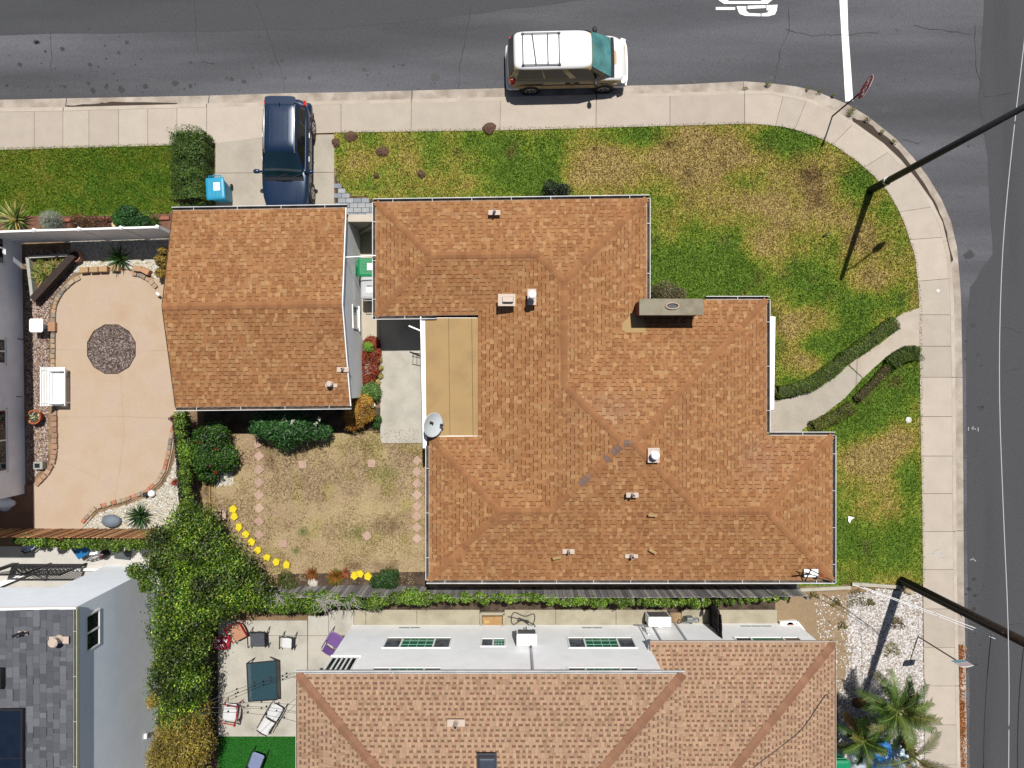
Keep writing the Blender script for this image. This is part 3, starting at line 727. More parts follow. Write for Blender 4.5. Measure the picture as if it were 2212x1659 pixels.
# ---------------------------------------------------------------- shingled roofs
def clip_half(poly, ax, val, keep_ge):
    out = []
    n = len(poly)
    for i in range(n):
        a = poly[i]; b = poly[(i + 1) % n]
        ia = (a[ax] >= val) if keep_ge else (a[ax] <= val); ib = (b[ax] >= val) if keep_ge else (b[ax] <= val)
        if ia: out.append(a)
        if ia != ib:
            f = (val - a[ax]) / (b[ax] - a[ax])
            out.append((a[0] + (b[0] - a[0]) * f, a[1] + (b[1] - a[1]) * f))
    return out
def noWarp(u, v): return u, v
class Roof:
    def __init__(s, house, ze, slope, expo, wr, pal_, band, bandp, bandf, warp=noWarp, deckmat=None, near=300, lift=.011):
        s.h = house; s.ze = ze; s.sl = slope; s.ex = expo; s.wr = wr; s.pal = pal_; s.band = band; s.bp = bandp; s.bf = bandf; s.warp = warp; s.near = near
        s.k = (H - ze) / F; s.faces = []; s.pieces = []; s.deck = MB(); s.lift = lift
    def pt(s, u, v, dist, dz=0.0):
        a, b = s.warp(u, v)
        return ((a - CU) * s.k, (CV - b) * s.k, s.ze + s.sl * dist * s.k + dz)
    def face(s, poly, e0, e1, tint=None):
        e0 = np.array(e0, float); e1 = np.array(e1, float)
        d = (e1 - e0) / np.linalg.norm(e1 - e0); n = np.array([-d[1], d[0]])
        c = np.mean(np.array(poly, float), 0)
        if np.dot(c - e0, n) < 0: n = -n
        st = [(float(np.dot(np.array(p) - e0, d)), float(np.dot(np.array(p) - e0, n))) for p in poly]
        back = lambda q: e0 + d * q[0] + n * q[1]
        pv = [s.pt(*p, q[1], -.012) for p, q in zip(poly, st)]
        if area2(pv) < 0: pv = pv[::-1]
        s.deck.add((pv, [tuple(range(len(pv)))]), C(110, 76, 54))
        tmax = max(q[1] for q in st); kc = 0
        while kc * s.ex < tmax - .5:
            t0 = kc * s.ex; t1 = t0 + s.ex
            strip = clip_half(clip_half(st, 1, t0, True), 1, t1, False)
            kc += 1
            if len(strip) < 3: continue
            a = min(q[0] for q in strip); b = max(q[0] for q in strip)
            x = a - random.uniform(0, s.wr[1]); tooth = random.random() < .5
            while x < b:
                w = random.uniform(*s.wr) * (1.0 if tooth else .9)
                pc = clip_half(clip_half(strip, 0, x + .12, True), 0, x + w - .12, False)
                x += w; tooth = not tooth
                if len(pc) < 3 or abs(area2(pc)) < 3: continue
                cc = random.choice(s.pal); kk = random.gauss(1.0, .04) * (1.02 if tooth else .98)
                cc = tuple(max(.01, q * kk) for q in cc)
                if tint is not None:
                    m_ = back((x, t0)); kt = tint(m_[0], m_[1]); cc = tuple(q * w_ for q, w_ in zip(cc, kt))
                lo = s.lift if tooth else .003
                subs = [(pc, cc)]
                if (not tooth) and random.random() < s.bp:
                    tb = t1 - s.ex * s.bf
                    lo_p = clip_half(pc, 1, tb, False); hi_p = clip_half(pc, 1, tb, True)
                    subs = [(q, c_) for q, c_ in ((lo_p, cc), (hi_p, tuple(y * random.uniform(.85, 1.15) for y in s.band))) if len(q) >= 3]
                V = []; Fc = []; cl = []
                for q, c_ in subs:
                    top = []
                    for (ss, tt) in q:
                        p = back((ss, tt)); f = (tt - t0) / s.ex
                        top.append(s.pt(p[0], p[1], tt, lo * (1 - f) + .001))
                    if area2(top) < 0: top = top[::-1]
                    m0 = len(V); m = len(top)
                    V += top; Fc.append(tuple(range(m0, m0 + m))); cl.append(c_)
                    V += [(p[0], p[1], p[2] - .02) for p in top]
                    for i in range(m):
                        Fc.append((m0 + i, m0 + m + i, m0 + m + (i + 1) % m, m0 + (i + 1) % m)); cl.append(tuple(y * .7 for y in c_))
                s.pieces.append((V, Fc, cl, abs(area2(pc)) > .8 * 2 * (w - .24) * s.ex))
    def finish(s, name='roof'):
        s.roof = mk(name, s.deck.vf(), M['shingle'], s.h)
        order = sorted(range(len(s.pieces)), key=lambda i: (not s.pieces[i][3], s.pieces[i][0][0][0] ** 2 + s.pieces[i][0][0][1] ** 2))
        near = set(order[:s.near]); rest = MB()
        for i, (V, Fc, cl, full) in enumerate(s.pieces):
            if i in near: mk('shingle', (V, Fc, cl), M['shingle'], s.roof)
            else:
                n = len(rest.v); rest.v += V; rest.f += [tuple(j + n for j in f) for f in Fc]; rest.c += cl; rest.m += [0] * len(Fc)
        mk('shingle_field', rest.vf(), M['shingle'], s.roof, kind='stuff')
        return s.roof
    def caps(s, p, q, dp, dq, cols, step=10.5, hw=7.0, hip=True, greys=()):
        """cap shingles from the lower end p to the upper end q; dp, dq are distances from the eave"""
        p = np.array(p, float); q = np.array(q, float); L = np.linalg.norm(q - p); d = (q - p) / L; n = np.array([-d[1], d[0]])
        m = int(round(L / step)); drop = s.sl * hw * s.k * (.7071 if hip else 1.0)
        for i in range(m):
            a = p + d * L * i / m; b = p + d * min(L, L * (i + 1) / m + 1.5)
            da = dp + (dq - dp) * i / m; db = dp + (dq - dp) * (i + 1) / m
            V = []
            for (c, dd, l) in ((a, da, .034), (b, db, .02)):
                z0 = s.pt(c[0], c[1], dd, l); zl = s.pt(*(c + n * hw), dd, l - .004); zr = s.pt(*(c - n * hw), dd, l - .004)
                V += [(zl[0], zl[1], zl[2] - drop), z0, (zr[0], zr[1], zr[2] - drop)]
            V += [(x, y, z - .03) for x, y, z in V]
            Fc = [(0, 1, 4, 3), (1, 2, 5, 4), (0, 6, 7, 1), (1, 7, 8, 2), (0, 3, 9, 6), (2, 8, 11, 5)]
            c_ = random.choice(cols); kk = random.gauss(1, .06); c_ = tuple(x * kk for x in c_)
            if i in greys: c_ = random.choice((C(160, 122, 98), C(142, 116, 106)))
            mk('hip_cap' if hip else 'ridge_cap', (V, Fc, [c_, c_] + [tuple(x * .6 for x in c_)] * 4), M['shingle'], s.roof)
    def gutter(s, p, q, out, ext=(0, 0), col=None, step=78.0, w=.13, name='gutter'):
        a = np.array(s.pt(p[0], p[1], 0)); b = np.array(s.pt(q[0], q[1], 0)); d = (b - a); L = np.linalg.norm(d); d /= L
        o = np.array([out[0], -out[1], 0.0]); a = a - d * ext[0]; b = b + d * ext[1]; a[2] = b[2] = s.ze
        mb = MB()
        tr_ = beam(a + o * (w / 2) - [0, 0, .10], b + o * (w / 2) - [0, 0, .10], w, .012)
        mb.add(beam(a + o * (w - .01) - [0, 0, .04], b + o * (w - .01) - [0, 0, .04], .02, .12))
        mb.add(beam(a + o * .006 - [0, 0, .06], b + o * .006 - [0, 0, .06], .012, .09))
        n = max(1, int(L / (step * s.k)))
        for i in range(n):
            c = a + (b - a) * (i + .5) / n
            mb.add(beam(c + o * .0 - [0, 0, -.002], c + o * w - [0, 0, -.002], .016, .006))
        g_ = mk(name, mb.vf(), col or M['gutterwhite'], s.h)
        mk('trough', tr_, M['soil_and_shade'], g_)
def window(parent, org, ax, nrm, width, z0, z1, panes, frame=.05, sill=True, mull=None, proud=.03):
    """org: wall point at the window's left end; ax: unit vector along the wall; nrm: outward"""
    org = np.array(org, float); ax = np.array(ax, float); nrm = np.array(nrm, float); up = np.array([0, 0, 1.0])
    def bar(a0, a1, b0, b1, n0, n1):
        V = [tuple(org + ax * a + up * b + nrm * n) for n in (n0, n1) for a, b in ((a0, b0), (a1, b0), (a1, b1), (a0, b1))]
        return V, [(0, 1, 2, 3), (4, 7, 6, 5), (0, 4, 5, 1), (1, 5, 6, 2), (2, 6, 7, 3), (3, 7, 4, 0)]
    mb = MB()
    mb.add(bar(0, width, z0, z0 + frame, -.02, proud)); mb.add(bar(0, width, z1 - frame, z1, -.02, proud))
    mb.add(bar(0, frame, z0 + frame, z1 - frame, -.02, proud - .002)); mb.add(bar(width - frame, width, z0 + frame, z1 - frame, -.02, proud - .002))
    if sill: mb.add(bar(-.04, width + .04, z0 - .05, z0 - .002, 0, proud + .03))
    tot = sum(p[0] for p in panes); x = frame; inner = width - 2 * frame
    for i, (w, m) in enumerate(panes[:-1]):
        x += inner * w / tot
        mb.add(bar(x - .03, x + .03, z0 + frame, z1 - frame, -.02, proud - .004))
    fr = mk('window', mb.vf(), M['white'], parent)
    x = frame
    for w, m in panes:
        x1 = x + inner * w / tot
        mk('pane', bar(x, x1, z0 + frame, z1 - frame, -.015, .006), m, fr)
        if mull and m in mull:
            g = MB()
            for k in range(1, 4): g.add(bar(x + (x1 - x) * k / 4 - .01, x + (x1 - x) * k / 4 + .01, z0 + frame, z1 - frame, .006, .012))
            for k in range(1, 3): g.add(bar(x, x1, z0 + (z1 - z0) * k / 3 - .01, z0 + (z1 - z0) * k / 3 + .01, .006, .011))
            mk('glazing_bar', g.vf(), mat('pale_green_bar', (.35, .6, .5), .6, .05, 5), fr)
        x = x1
    return fr
def ventpipe(u, v, z, label, h=.32, r=.045, plate=(.42, .17), rot=0, gooseneck=False, cap=None):
    c = W(u, v, z)
    t = thing('roof_vent', label, 'vent pipe', c, 'vent pipes on the roofs')
    mk('flashing', box((c.x, c.y - .02, c.z + .012), (plate[0], plate[1], .02), rot), M['galv'], t)
    mk('pipe', lathe([(r * 1.5, 0), (r * 1.3, .05), (r, .09), (r, h), (r * .82, h), (r * .82, h - .12)], (c.x, c.y, c.z), 12, True, True), cap or M['galv'], t)
    if cap: mk('cap', lathe([(r * 1.5, h - .02), (r * 1.6, h + .03), (r * 1.2, h + .07)], (c.x, c.y, c.z), 12), cap, t)
    mk('bore', lathe([(r * .8, h - .1), (r * .8, h - .005)], (c.x, c.y, c.z), 10), M['black'], t)
    return t
# ---- main house
ORANGE = [C(187, 138, 94), C(184, 133, 89), C(178, 127, 85), C(182, 133, 92), C(168, 117, 78), C(196, 151, 106), C(176, 124, 83), C(186, 138, 97)]
BAND = C(118, 76, 52)
xA0, xB0, xF0, xB1, xC1, xD1 = 812., 1033., 927., 1397., 1656., 1798.
yT, yM, yA1, yD0, yB = 432., 650., 679., 942., 1253.
def warpM(u, v):
    return u, v + (1258 - v) / 833. * max(-3.5, 5 - 9 * (u - 807) / 593.)
a_ = (yA1 - yT) / 2; b_ = (xB1 - xB0) / 2; c_ = (yB - yM) / 2; d_ = (yB - yD0) / 2
HZ = 2.6; SL = .28
house = thing('corner_house', 'single storey house with sprawling orange brown hipped shingle roof', 'house', W(1300, 850))
R = Roof(house, HZ, SL, 8.5, (4.5, 13.0), ORANGE, BAND, .85, .18, warpM)
yA = yT + a_; xR = xB0 + b_; yC = yM + c_; yD = yD0 + d_
pA0 = (xA0 + a_, yA); pA1 = (xB0 + a_, yA); pB0 = (xR, yT + b_); pB1 = (xR, yM + b_); pC0 = (xB0 + c_, yC); pC1 = (xC1 - c_, yC)
pD0 = (xF0 + d_, yD); pD1 = (xB0 + d_, yD); pD2 = (xC1 - d_, yD); pD3 = (xD1 - d_, yD)
tan_patch = lambda u, v: (1.0, 1.0, 1.0)
def tintC(u, v):
    w = math.exp(-(((u - 1310) / 60) ** 2 + ((v - 880) / 40) ** 2)) + math.exp(-(((u - 1640) / 50) ** 2 + ((v - 990) / 40) ** 2))
    return (1 - .04 * w, 1.0 + .02 * w, 1 + .22 * w)
for poly, e0, e1 in (([(xA0, yT), pA0, (xA0, yA1)], (xA0, yT), (xA0, yA1)),
                     ([(xA0, yT), (xB1, yT), pB0, pA1, pA0], (xA0, yT), (xB1, yT)),
                     ([(xA0, yA1), pA0, pA1, (xB0, yA1)], (xA0, yA1), (xB0, yA1)),
                     ([(xB0, yA1), pA1, pB0, pB1, pC0, pD1, (xB0, yD0)], (xB0, yA1), (xB0, yD0)),
                     ([(xB1, yT), (xB1, yM), pB1, pB0], (xB1, yT), (xB1, yM)),
                     ([(xB1, yM), (xC1, yM), pC1, pC0, pB1], (xB1, yM), (xC1, yM)),
                     ([(xC1, yM), (xC1, yD0), pD2, pC1], (xC1, yM), (xC1, yD0)),
                     ([(xC1, yD0), (xD1, yD0), pD3, pD2], (xC1, yD0), (xD1, yD0)),
                     ([(xD1, yD0), (xD1, yB), pD3], (xD1, yD0), (xD1, yB)),
                     ([(xD1, yB), (xF0, yB), pD0, pD1, pC0, pC1, pD2, pD3], (xD1, yB), (xF0, yB)),
                     ([(xF0, yB), (xF0, yD0), pD0], (xF0, yB), (xF0, yD0)),
                     ([(xF0, yD0), (xB0, yD0), pD1, pD0], (xF0, yD0), (xB0, yD0))):
    R.face(poly, e0, e1, tintC)
R.finish('roof')
CAPC = [C(178, 127, 87), C(174, 123, 84), C(170, 119, 82)]
for p, q, dp, dq, hip, gr in (((xA0, yT), pA0, 0, a_, 1, ()), ((xA0, yA1), pA0, 0, a_, 1, ()), (pA0, pA1, a_, a_, 0, ()), (pA1, pB0, a_, b_, 1, ()), ((xB1, yT), pB0, 0, b_, 1, ()), (pB0, pB1, b_, b_, 0, ()),
                              (pB1, pC0, b_, c_, 1, ()), ((xC1, yM), pC1, 0, c_, 1, ()), (pC0, pC1, c_, c_, 0, (0, 1)), (pD1, pC0, d_, c_, 1, (8, 9, 10, 15, 17, 18)), (pD2, pC1, d_, c_, 1, ()), (pD0, pD1, d_, d_, 0, ()), (pD2, pD3, d_, d_, 0, ()),
                              ((xF0, yB), pD0, 0, d_, 1, ()), ((xF0, yD0), pD0, 0, d_, 1, ()), ((xD1, yD0), pD3, 0, d_, 1, ()), ((xD1, yB), pD3, 0, d_, 1, ())):
    R.caps(p, q, dp, dq, CAPC, hip=bool(hip), greys=gr)
for p, q, o, e in (((xA0, yT), (xB1, yT), (0, -1), (.1, .1)), ((xB1, yT), (xB1, yM), (1, 0), (0, -.05)), ((xA0, yT), (xA0, yA1), (-1, 0), (0, .1)), ((xA0, yA1), (943, yA1), (0, 1), (.1, 0)),
                   ((1525, yM), (xC1, yM), (0, -1), (0, .1)), ((xC1, yM), (xC1, yD0), (1, 0), (0, -.1)), ((xC1 + 8, yD0), (xD1, yD0), (0, -1), (0, .1)), ((xD1, yD0), (xD1, yB), (1, 0), (0, .1)),
                   ((xF0, yB), (xD1, yB), (0, 1), (.1, .1)), ((xF0, yD0 + 20), (xF0, yB), (-1, 0), (0, 0))):
    R.gutter(p, q, o, e)
ins = 26
wp = [(xA0 + ins, yT + ins), (xB1 - ins, yT + ins), (xB1 - ins, yM + ins), (xC1 - ins, yM + ins), (xC1 - ins, yD0 + ins), (xD1 - ins, yD0 + ins), (xD1 - ins, yB - ins), (xF0 + ins, yB - ins), (xF0 + ins, yD0 + ins), (xB0 + 6, yD0 + ins), (xB0 + 6, yA1 - ins), (xA0 + ins, yA1 - ins)]
mk('wall', prism([R.pt(u, v, 0)[:2] for u, v in wp], -.03, HZ + .02), M['cream'], house)
sof = [(xA0, yT), (xB1, yT), (xB1, yM), (xC1, yM), (xC1, yD0), (xD1, yD0), (xD1, yB), (xF0, yB), (xF0, yD0), (xB0, yD0), (xB0, yA1), (xA0, yA1)]
mk('soffit', prism([R.pt(u, v, 0)[:2] for u, v in sof], HZ - .13, HZ - .02), M['white'], house)
# porch shade on the east side: long narrow white box
p0 = W(1655, 683, 2.3); p1 = W(1675, 885, 2.3)
mk('porch_shade', ([tuple(W(1650, 683, 2.3)), tuple(W(1675, 684, 2.3)), tuple(W(1672, 884, 2.3)), tuple(W(1650, 886, 2.3)), tuple(W(1650, 683, 2.3) - Vector((0, 0, .12))), tuple(W(1675, 684, 2.3) - Vector((0, 0, .12))), tuple(W(1672, 884, 2.3) - Vector((0, 0, .12))), tuple(W(1650, 886, 2.3) - Vector((0, 0, .12)))],
                   [(3, 2, 1, 0), (4, 5, 6, 7), (0, 1, 5, 4), (1, 2, 6, 5), (2, 3, 7, 6), (3, 0, 4, 7)]), M['white'], house)
# flat roofed porch: three sheets of rolled roofing, a low upstand, fascia and gutter
fz = 2.5
def fz_poly(l, z=fz): return [P2(u, v, z) for u, v in l]
flat = mk('flat_porch_roof', prism(fz_poly([(916, 686), (1031, 686), (1034, 942), (919, 944)]), fz - .14, fz - .012), M['white'], house)
for l, dz in (([(918, 687), (970, 687), (972, 941), (921, 943)], .0), ([(968, 687), (1020, 687), (1023, 941), (971, 941)], .006), ([(1018, 687), (1034, 687), (1037, 941), (1021, 941)], .012)):
    mk('roofing_sheet', prism(fz_poly(l), fz - .012, fz + dz), M['rolled'], flat)
mk('seam', beam(W(969, 687, fz + .008), W(972, 941, fz + .008), .015, .006), mat('seam_tar', C(120, 96, 66), .9, .2, 9), flat)
mk('seam', beam(W(1019, 687, fz + .014), W(1022, 941, fz + .014), .015, .006), mat('seam_tar_dark', C(96, 84, 60), .9, .2, 9), flat)
mk('porch_gutter', MB().add(beam(W(912, 684, fz - .02), W(918, 968, fz - .02), .13, .012)).add(beam(W(909, 684, fz + .02), W(915, 968, fz + .02), .04, .1)).vf(), M['white'], house)
mk('downspout', MB().add(beam(W(918, 962, fz - .05), W(922, 972, fz - .6), .09, .07)).add(beam(W(922, 972, fz - .6), W(933, 972, .05), .09, .07)).vf(), M['white'], house)
mk('post', box((W(922, 760, fz).x + .12, W(922, 790).y, 1.2), (.09, .09, 2.4)), M['white'], house)
# stair rail, screen-door stay on the porch slab
t = thing('handrail', 'small black metal handrail on the pale slab beside the porch', 'handrail', W(905, 768, 0))
mk('rail', tube([W(890, 770, .75), W(922, 776, .75)], .016, 6), M['black'], t)
mk('rail', tube([W(890, 762, .08), W(922, 766, .08)], .012, 6), M['black'], t)
for k in range(4):
    mk('baluster', tube([W(891 + k * 9, 770.5 + k * 1.6, .75), W(893 + k * 8, 763 + k * 1.4, .08)], .01, 6), M['black'], t)
mk('foot', tube([W(893, 763, .03), W(893, 763, .09)], .02, 6), M['black'], t)
t = thing('gate_arm', 'white bar sticking out from the porch into the shadow', 'bar', W(900, 708, 2.2))
mk('bar', tube([W(883, 704, 2.2), W(912, 716, 2.2)], .03, 8), M['white'], t)
# chimney
cz = 3.85; a = W(1381, 645, cz); b = W(1519, 681, cz)
ch = thing('chimney', 'long low chimney with grey mortar cap on the orange roof', 'chimney', ((a.x + b.x) / 2, (a.y + b.y) / 2, 2.6))
mk('stack', bx(a.x + .05, b.x - .05, b.y + .05, a.y - .05, 2.4, cz - .1), mat('chimney_brick', C(150, 80, 62), .9, .2, 12, bump=.3), ch)
mk('cap', bx(a.x, b.x, b.y, a.y, cz - .1, cz), mat('chimney_mortar', C(176, 166, 146), .95, .14, 4, C(160, 152, 130), .5, 30, stain=C(130, 120, 96), stscale=2.5), ch, bevel=.015)
c = W(1452, 661, cz)
mk('flue', loft([[(c.x + sx * r * math.cos(2 * math.pi * k / 16), c.y + sy * r * math.sin(2 * math.pi * k / 16), cz + z) for k in range(16)] for sx, sy, r, z in ((.25, .13, 1, -.01), (.24, .12, 1, .07), (.2, .085, 1, .07))], True, False), mat('flue_clay', C(206, 180, 160), .8, .1, 6), ch)
mk('flue_hole', sheet([(c.x + .2 * math.cos(2 * math.pi * k / 16), c.y + .085 * math.sin(2 * math.pi * k / 16)) for k in range(16)], cz + .012), M['black'], ch)
def roofz(u, v, e):   # height of the main roof at distance e px from its eave
    return HZ + SL * e * R.k
V = [R.pt(u, v, v - yM, .018) for u, v in [(1343, 668), (1352, 657), (1385, 651), (1388, 690), (1392, 722), (1350, 722), (1340, 716)]]
mk('mastic_patch', (V[::-1], [tuple(range(len(V)))]), M['rolled'], ch)
# roof vents on the house
ventpipe(1068, 458, 3.0, 'pipe vent with pale flashing near the top eave of the orange roof')
ventpipe(1366, 1068, 3.75, 'pipe vent with pale flashing below the roof peak')
ventpipe(1228, 1190, 2.95, 'pipe vent near the bottom eave, left of its twin')
ventpipe(1364, 1200, 2.9, 'wider pipe vent near the bottom eave, right of its twin', plate=(.46, .14), r=.06)
t = ventpipe(1149, 640, 3.55, 'white capped flue pipe near the middle ridge', h=.5, r=.085, plate=(.3, .55), cap=M['white'])
t = ventpipe(1412, 982, 4.0, 'white gooseneck vent right of the roof peak', h=.3, r=.09, plate=(.4, .5), cap=M['white'])
c = W(1097, 648, 3.4)
t = thing('dormer_vent', 'low cream box vent left of the white capped flue', 'roof vent', c, 'box vents on the roofs')
mk('hood', ([(c.x - .2, c.y - .1, c.z), (c.x + .2, c.y - .1, c.z), (c.x + .2, c.y + .12, c.z + .02), (c.x - .2, c.y + .12, c.z + .02), (c.x - .18, c.y - .08, c.z + .16), (c.x + .18, c.y - .08, c.z + .16), (c.x + .18, c.y + .1, c.z + .12), (c.x - .18, c.y + .1, c.z + .12)],
             [(3, 2, 1, 0), (4, 5, 6, 7), (0, 1, 5, 4), (1, 2, 6, 5), (2, 3, 7, 6), (3, 0, 4, 7)]), M['galv'], t, bevel=.01)
mk('flange', box((c.x - .04, c.y, c.z + .012), (.6, .42, .015)), M['galv'], t)
mk('louvre', box((c.x, c.y - .1, c.z + .07), (.3, .02, .06)), M['black'], t)
for u, v, r, lb in ((1410, 1191, .5, 'loose tan shingle scrap lying right of the twin vents'), (1203, 1205, -.2, 'loose pinkish shingle scrap lying left of the twin vents'), (1410, 1113, .05, 'pale loose shingle scrap below the roof peak')):
    c = W(u, v, 3.05 if v > 1150 else 3.45)
    mk('shingle_scrap', box((c.x, c.y, c.z + .02), (.3, .09, .012), -r), M['rolled'], label=lb, cat='shingle scrap')
# service mast at the south-east corner
c = W(1750, 1240, 2.8)
t = thing('service_mast', 'service mast with crossed brackets and wires on the roof corner', 'service mast', c)
mk('mast', tube([c, W(1742, 1238, 3.6)], .03, 8), M['woodpole'], t)
mk('brace', tube([W(1745, 1228, 3.5), W(1801, 1256, 2.75)], .018, 6), M['bark'], t)
mk('brace', tube([W(1752, 1230, 3.5), W(1739, 1255, 2.7)], .02, 6), M['woodpole'], t)
mk('flashing', box((W(1752, 1238, 2.82).x, W(1752, 1238, 2.82).y, 2.82), (.5, .28, .02)), M['white'], t)
mk('insulator', tube([W(1776, 1243, 3.2), W(1782, 1246, 3.15)], .05, 8), M['terracotta'], t)
# satellite dish
def dish(u, v, z, tiltdir, r, label, arm):
    c = W(u, v, z)
    t = thing('satellite_dish', label, 'satellite dish', (c.x, c.y, z - .35), 'satellite dishes')
    n = Vector(tiltdir).normalized(); ux = n.cross(Vector((0, 0, 1))).normalized(); uy = ux.cross(n)
    rings = []
    for f in (0.02, .35, .7, .92, 1.0):
        rings.append([tuple(c + ux * (r * .92 * f * math.cos(a)) + uy * (r * f * math.sin(a)) + n * (.11 * f * f * r * 2)) for a in [2 * math.pi * k / 28 for k in range(28)]])
    back = [[tuple(Vector(p) - n * .015) for p in rg] for rg in rings[::-1]]
    mk('reflector', loft(rings + back), mat('dish_grey', C(232, 240, 244), .5, .04, 4), t, smooth=True)
    tip = c + Vector(arm)
    mk('feed_arm', tube([c - uy * r * .9, tip], .022, 6), M['steel'], t)
    mk('feed_horn', tube([tip, tip + (c - tip).normalized() * .12], .045, 8), M['black'], t)
    mk('mast', tube([(c.x, c.y, z - .6), tuple(c - n * .03)], .03, 8), M['steel'], t)
    mk('logo', ([tuple(c + ux * a + uy * b + n * .02) for a, b in ((-.12, .12), (.0, .12), (-.02, .04), (.04, -.06), (-.08, -.08))], [(0, 1, 2, 3, 4)]), M['cable'], t)
dish(932, 917, 2.95, (.78, -.12, .62), .48, 'large pale oval satellite dish above the flat porch roof', (.42, -.02, .02))
# ---- garage
gar = thing('garage', 'detached garage with orange brown gabled shingle roof and white walls', 'garage', W(560, 660))
g4 = [(374, 455), (746, 449), (756, 876), (380, 880)]; gw = (377, 667.5); ge = (751, 662.5)
GR = Roof(gar, HZ, .25, 8.5, (4.5, 13.0), ORANGE, BAND, .85, .18)
GR.face([g4[0], g4[1], ge, gw], g4[0], g4[1]); GR.face([g4[3], g4[2], ge, gw], g4[3], g4[2])
GR.finish('roof')
GR.caps(gw, ge, 213, 213, CAPC, hip=False)
GR.gutter(g4[0], g4[1], (0, -1), (.05, .05)); GR.gutter(g4[3], g4[2], (0, 1), (.05, .05))
def gpt(p, d, dz=0): return GR.pt(p[0], p[1], d, dz)
for A, B, o in ((g4[1], ge, 1), (g4[2], ge, 1), (g4[0], gw, -1), (g4[3], gw, -1)):
    mk('rake_board', beam(Vector(gpt(A, 0, -.05)) + Vector((o * .02, 0, 0)), Vector(gpt(B, 213, -.05)) + Vector((o * .02, 0, 0)), .03, .1), M['white'] if o > 0 else M['bark'], gar)
# walls: a five-sided east and west end
wl = []
for p0_, p1_, pr, nm in ((g4[1], g4[2], ge, 1), (g4[0], g4[3], gw, -1)):
    a = Vector(gpt(p0_, 0)) + Vector((-nm * .03, -.25, 0)); b = Vector(gpt(p1_, 0)) + Vector((-nm * .03, .25, 0)); r = Vector(gpt(pr, 213, -.04)) + Vector((-nm * .03, 0, 0))
    wl.append((a, b, r))
Vv = []; mb = MB()
(aE, bE, rE), (aW, bW, rW) = wl
for q in (aE, bE, rE, aW, bW, rW): Vv.append(tuple(q))
for q in (aE, bE, aW, bW): Vv.append((q.x, q.y, -.03))
mk('wall', (Vv, [(6, 0, 2, 1, 7), (9, 4, 5, 3, 8), (8, 3, 0, 6), (7, 1, 4, 9)]), M['stucco'], gar)
nE = (Vector((bE.x - aE.x, bE.y - aE.y, 0))).normalized()
ww = W(789, 663, .85)
window(gar, (aE.x - .0 + (aE.y - ww.y) * nE.x / abs(nE.y), ww.y, 0), (nE.x, nE.y, 0), (-nE.y, nE.x, 0), .88, .75, 1.75, [(1, mat('pale_pane', (.25, .3, .34), .1, .1, 2, spec=.8))], frame=.07)
mk('garage_door', box((W(590, 500).x, aE.y + .01, 1.05), (4.6, .06, 2.1)), M['white'], gar)
ventpipe(741, 797, 2.95, 'pipe vent at the right edge of the garage roof', h=.22)
ventpipe(716, 829, 2.78, 'capped pipe vent near the bottom right of the garage roof', h=.3, r=.07, plate=(.42, .2), cap=M['galv'])
# gate wall, passage door, conduit
gt = thing('side_gate', 'cream gate wall closing the passage between garage and house', 'gate', W(778, 490))
a = W(748, 463, 2.1); b = W(812, 479, 2.1)
mk('gate_leaf', bx(a.x, b.x, b.y + .06, a.y - .06, 0, 1.95), M['cream'], gt)
mk('cap_board', bx(a.x, b.x, b.y, a.y, 1.955, 2.1), M['cream'], gt, bevel=.01)
mk('brace', beam((a.x + .1, b.y - .03, .2), (b.x - .1, b.y - .03, 1.8), .09, .04, (0, 1, 0)), M['cream'], gt)
mk('conduit', tube([W(742, 556, 2.75), W(812, 552, 2.75)], .022, 6), M['white'], label='white conduit spanning from garage to house above the green bin', cat='conduit')
# ---- south neighbour: two storey block and one storey wing
TANP = [C(198, 163, 134), C(194, 159, 131), C(190, 155, 127), C(196, 161, 132), C(180, 145, 118), C(200, 166, 137)]
sh = thing('south_house', 'white two storey house with tan shingle roof and one storey wing', 'house', W(1100, 1600))
SZ = 5.4
S2 = Roof(sh, SZ, .26, 10.0, (5.5, 9.5), TANP, C(140, 108, 88), .9, .45)
x0, x1, y0, y1 = 642., 1476., 1456., 2156.; hh = 350.
S2.face([(x0, y0), (x1, y0), (x1 - hh, y0 + hh), (x0 + hh, y0 + hh)], (x0, y0), (x1, y0))
S2.face([(x1, y0), (x1, y1), (x1 - hh, y0 + hh)], (x1, y0), (x1, y1))
S2.face([(x0, y0), (x0, y1), (x0 + hh, y0 + hh)], (x0, y0), (x0, y1))
S2.face([(x0, y1), (x1, y1), (x1 - hh, y0 + hh), (x0 + hh, y0 + hh)], (x0, y1), (x1, y1))
S2.finish('roof')
TC = [C(166, 124, 98), C(160, 118, 94)]
S2.caps((x0, y0), (x0 + hh, y0 + hh), 0, hh, TC, step=14, hw=10); S2.caps((x1, y0), (x1 - hh, y0 + hh), 0, hh, TC, step=14, hw=10)
S2.gutter((x0, y0), (x1, y0), (0, -1), (.05, .05), step=300, w=.09); S2.gutter((x0, y0), (x0, 1750), (-1, 0), (.05, 0), col=M['galv'], w=.05)
S1 = Roof(sh, 2.7, .28, 8.9, (5.0, 8.5), TANP, C(140, 108, 88), .9, .45)
S1.face([(1404, 1388), (1803, 1388), (1490, 1701), (1404, 1701)], (1404, 1388), (1803, 1388))
S1.face([(1803, 1388), (1803, 2014), (1490, 1701)], (1803, 1388), (1803, 2014))
S1.face([(1404, 2014), (1803, 2014), (1490, 1701), (1404, 1701)], (1404, 2014), (1803, 2014))
S1.finish('wing_roof')
S1.caps((1803, 1388), (1490, 1701), 0, 313, TC, step=14, hw=9)
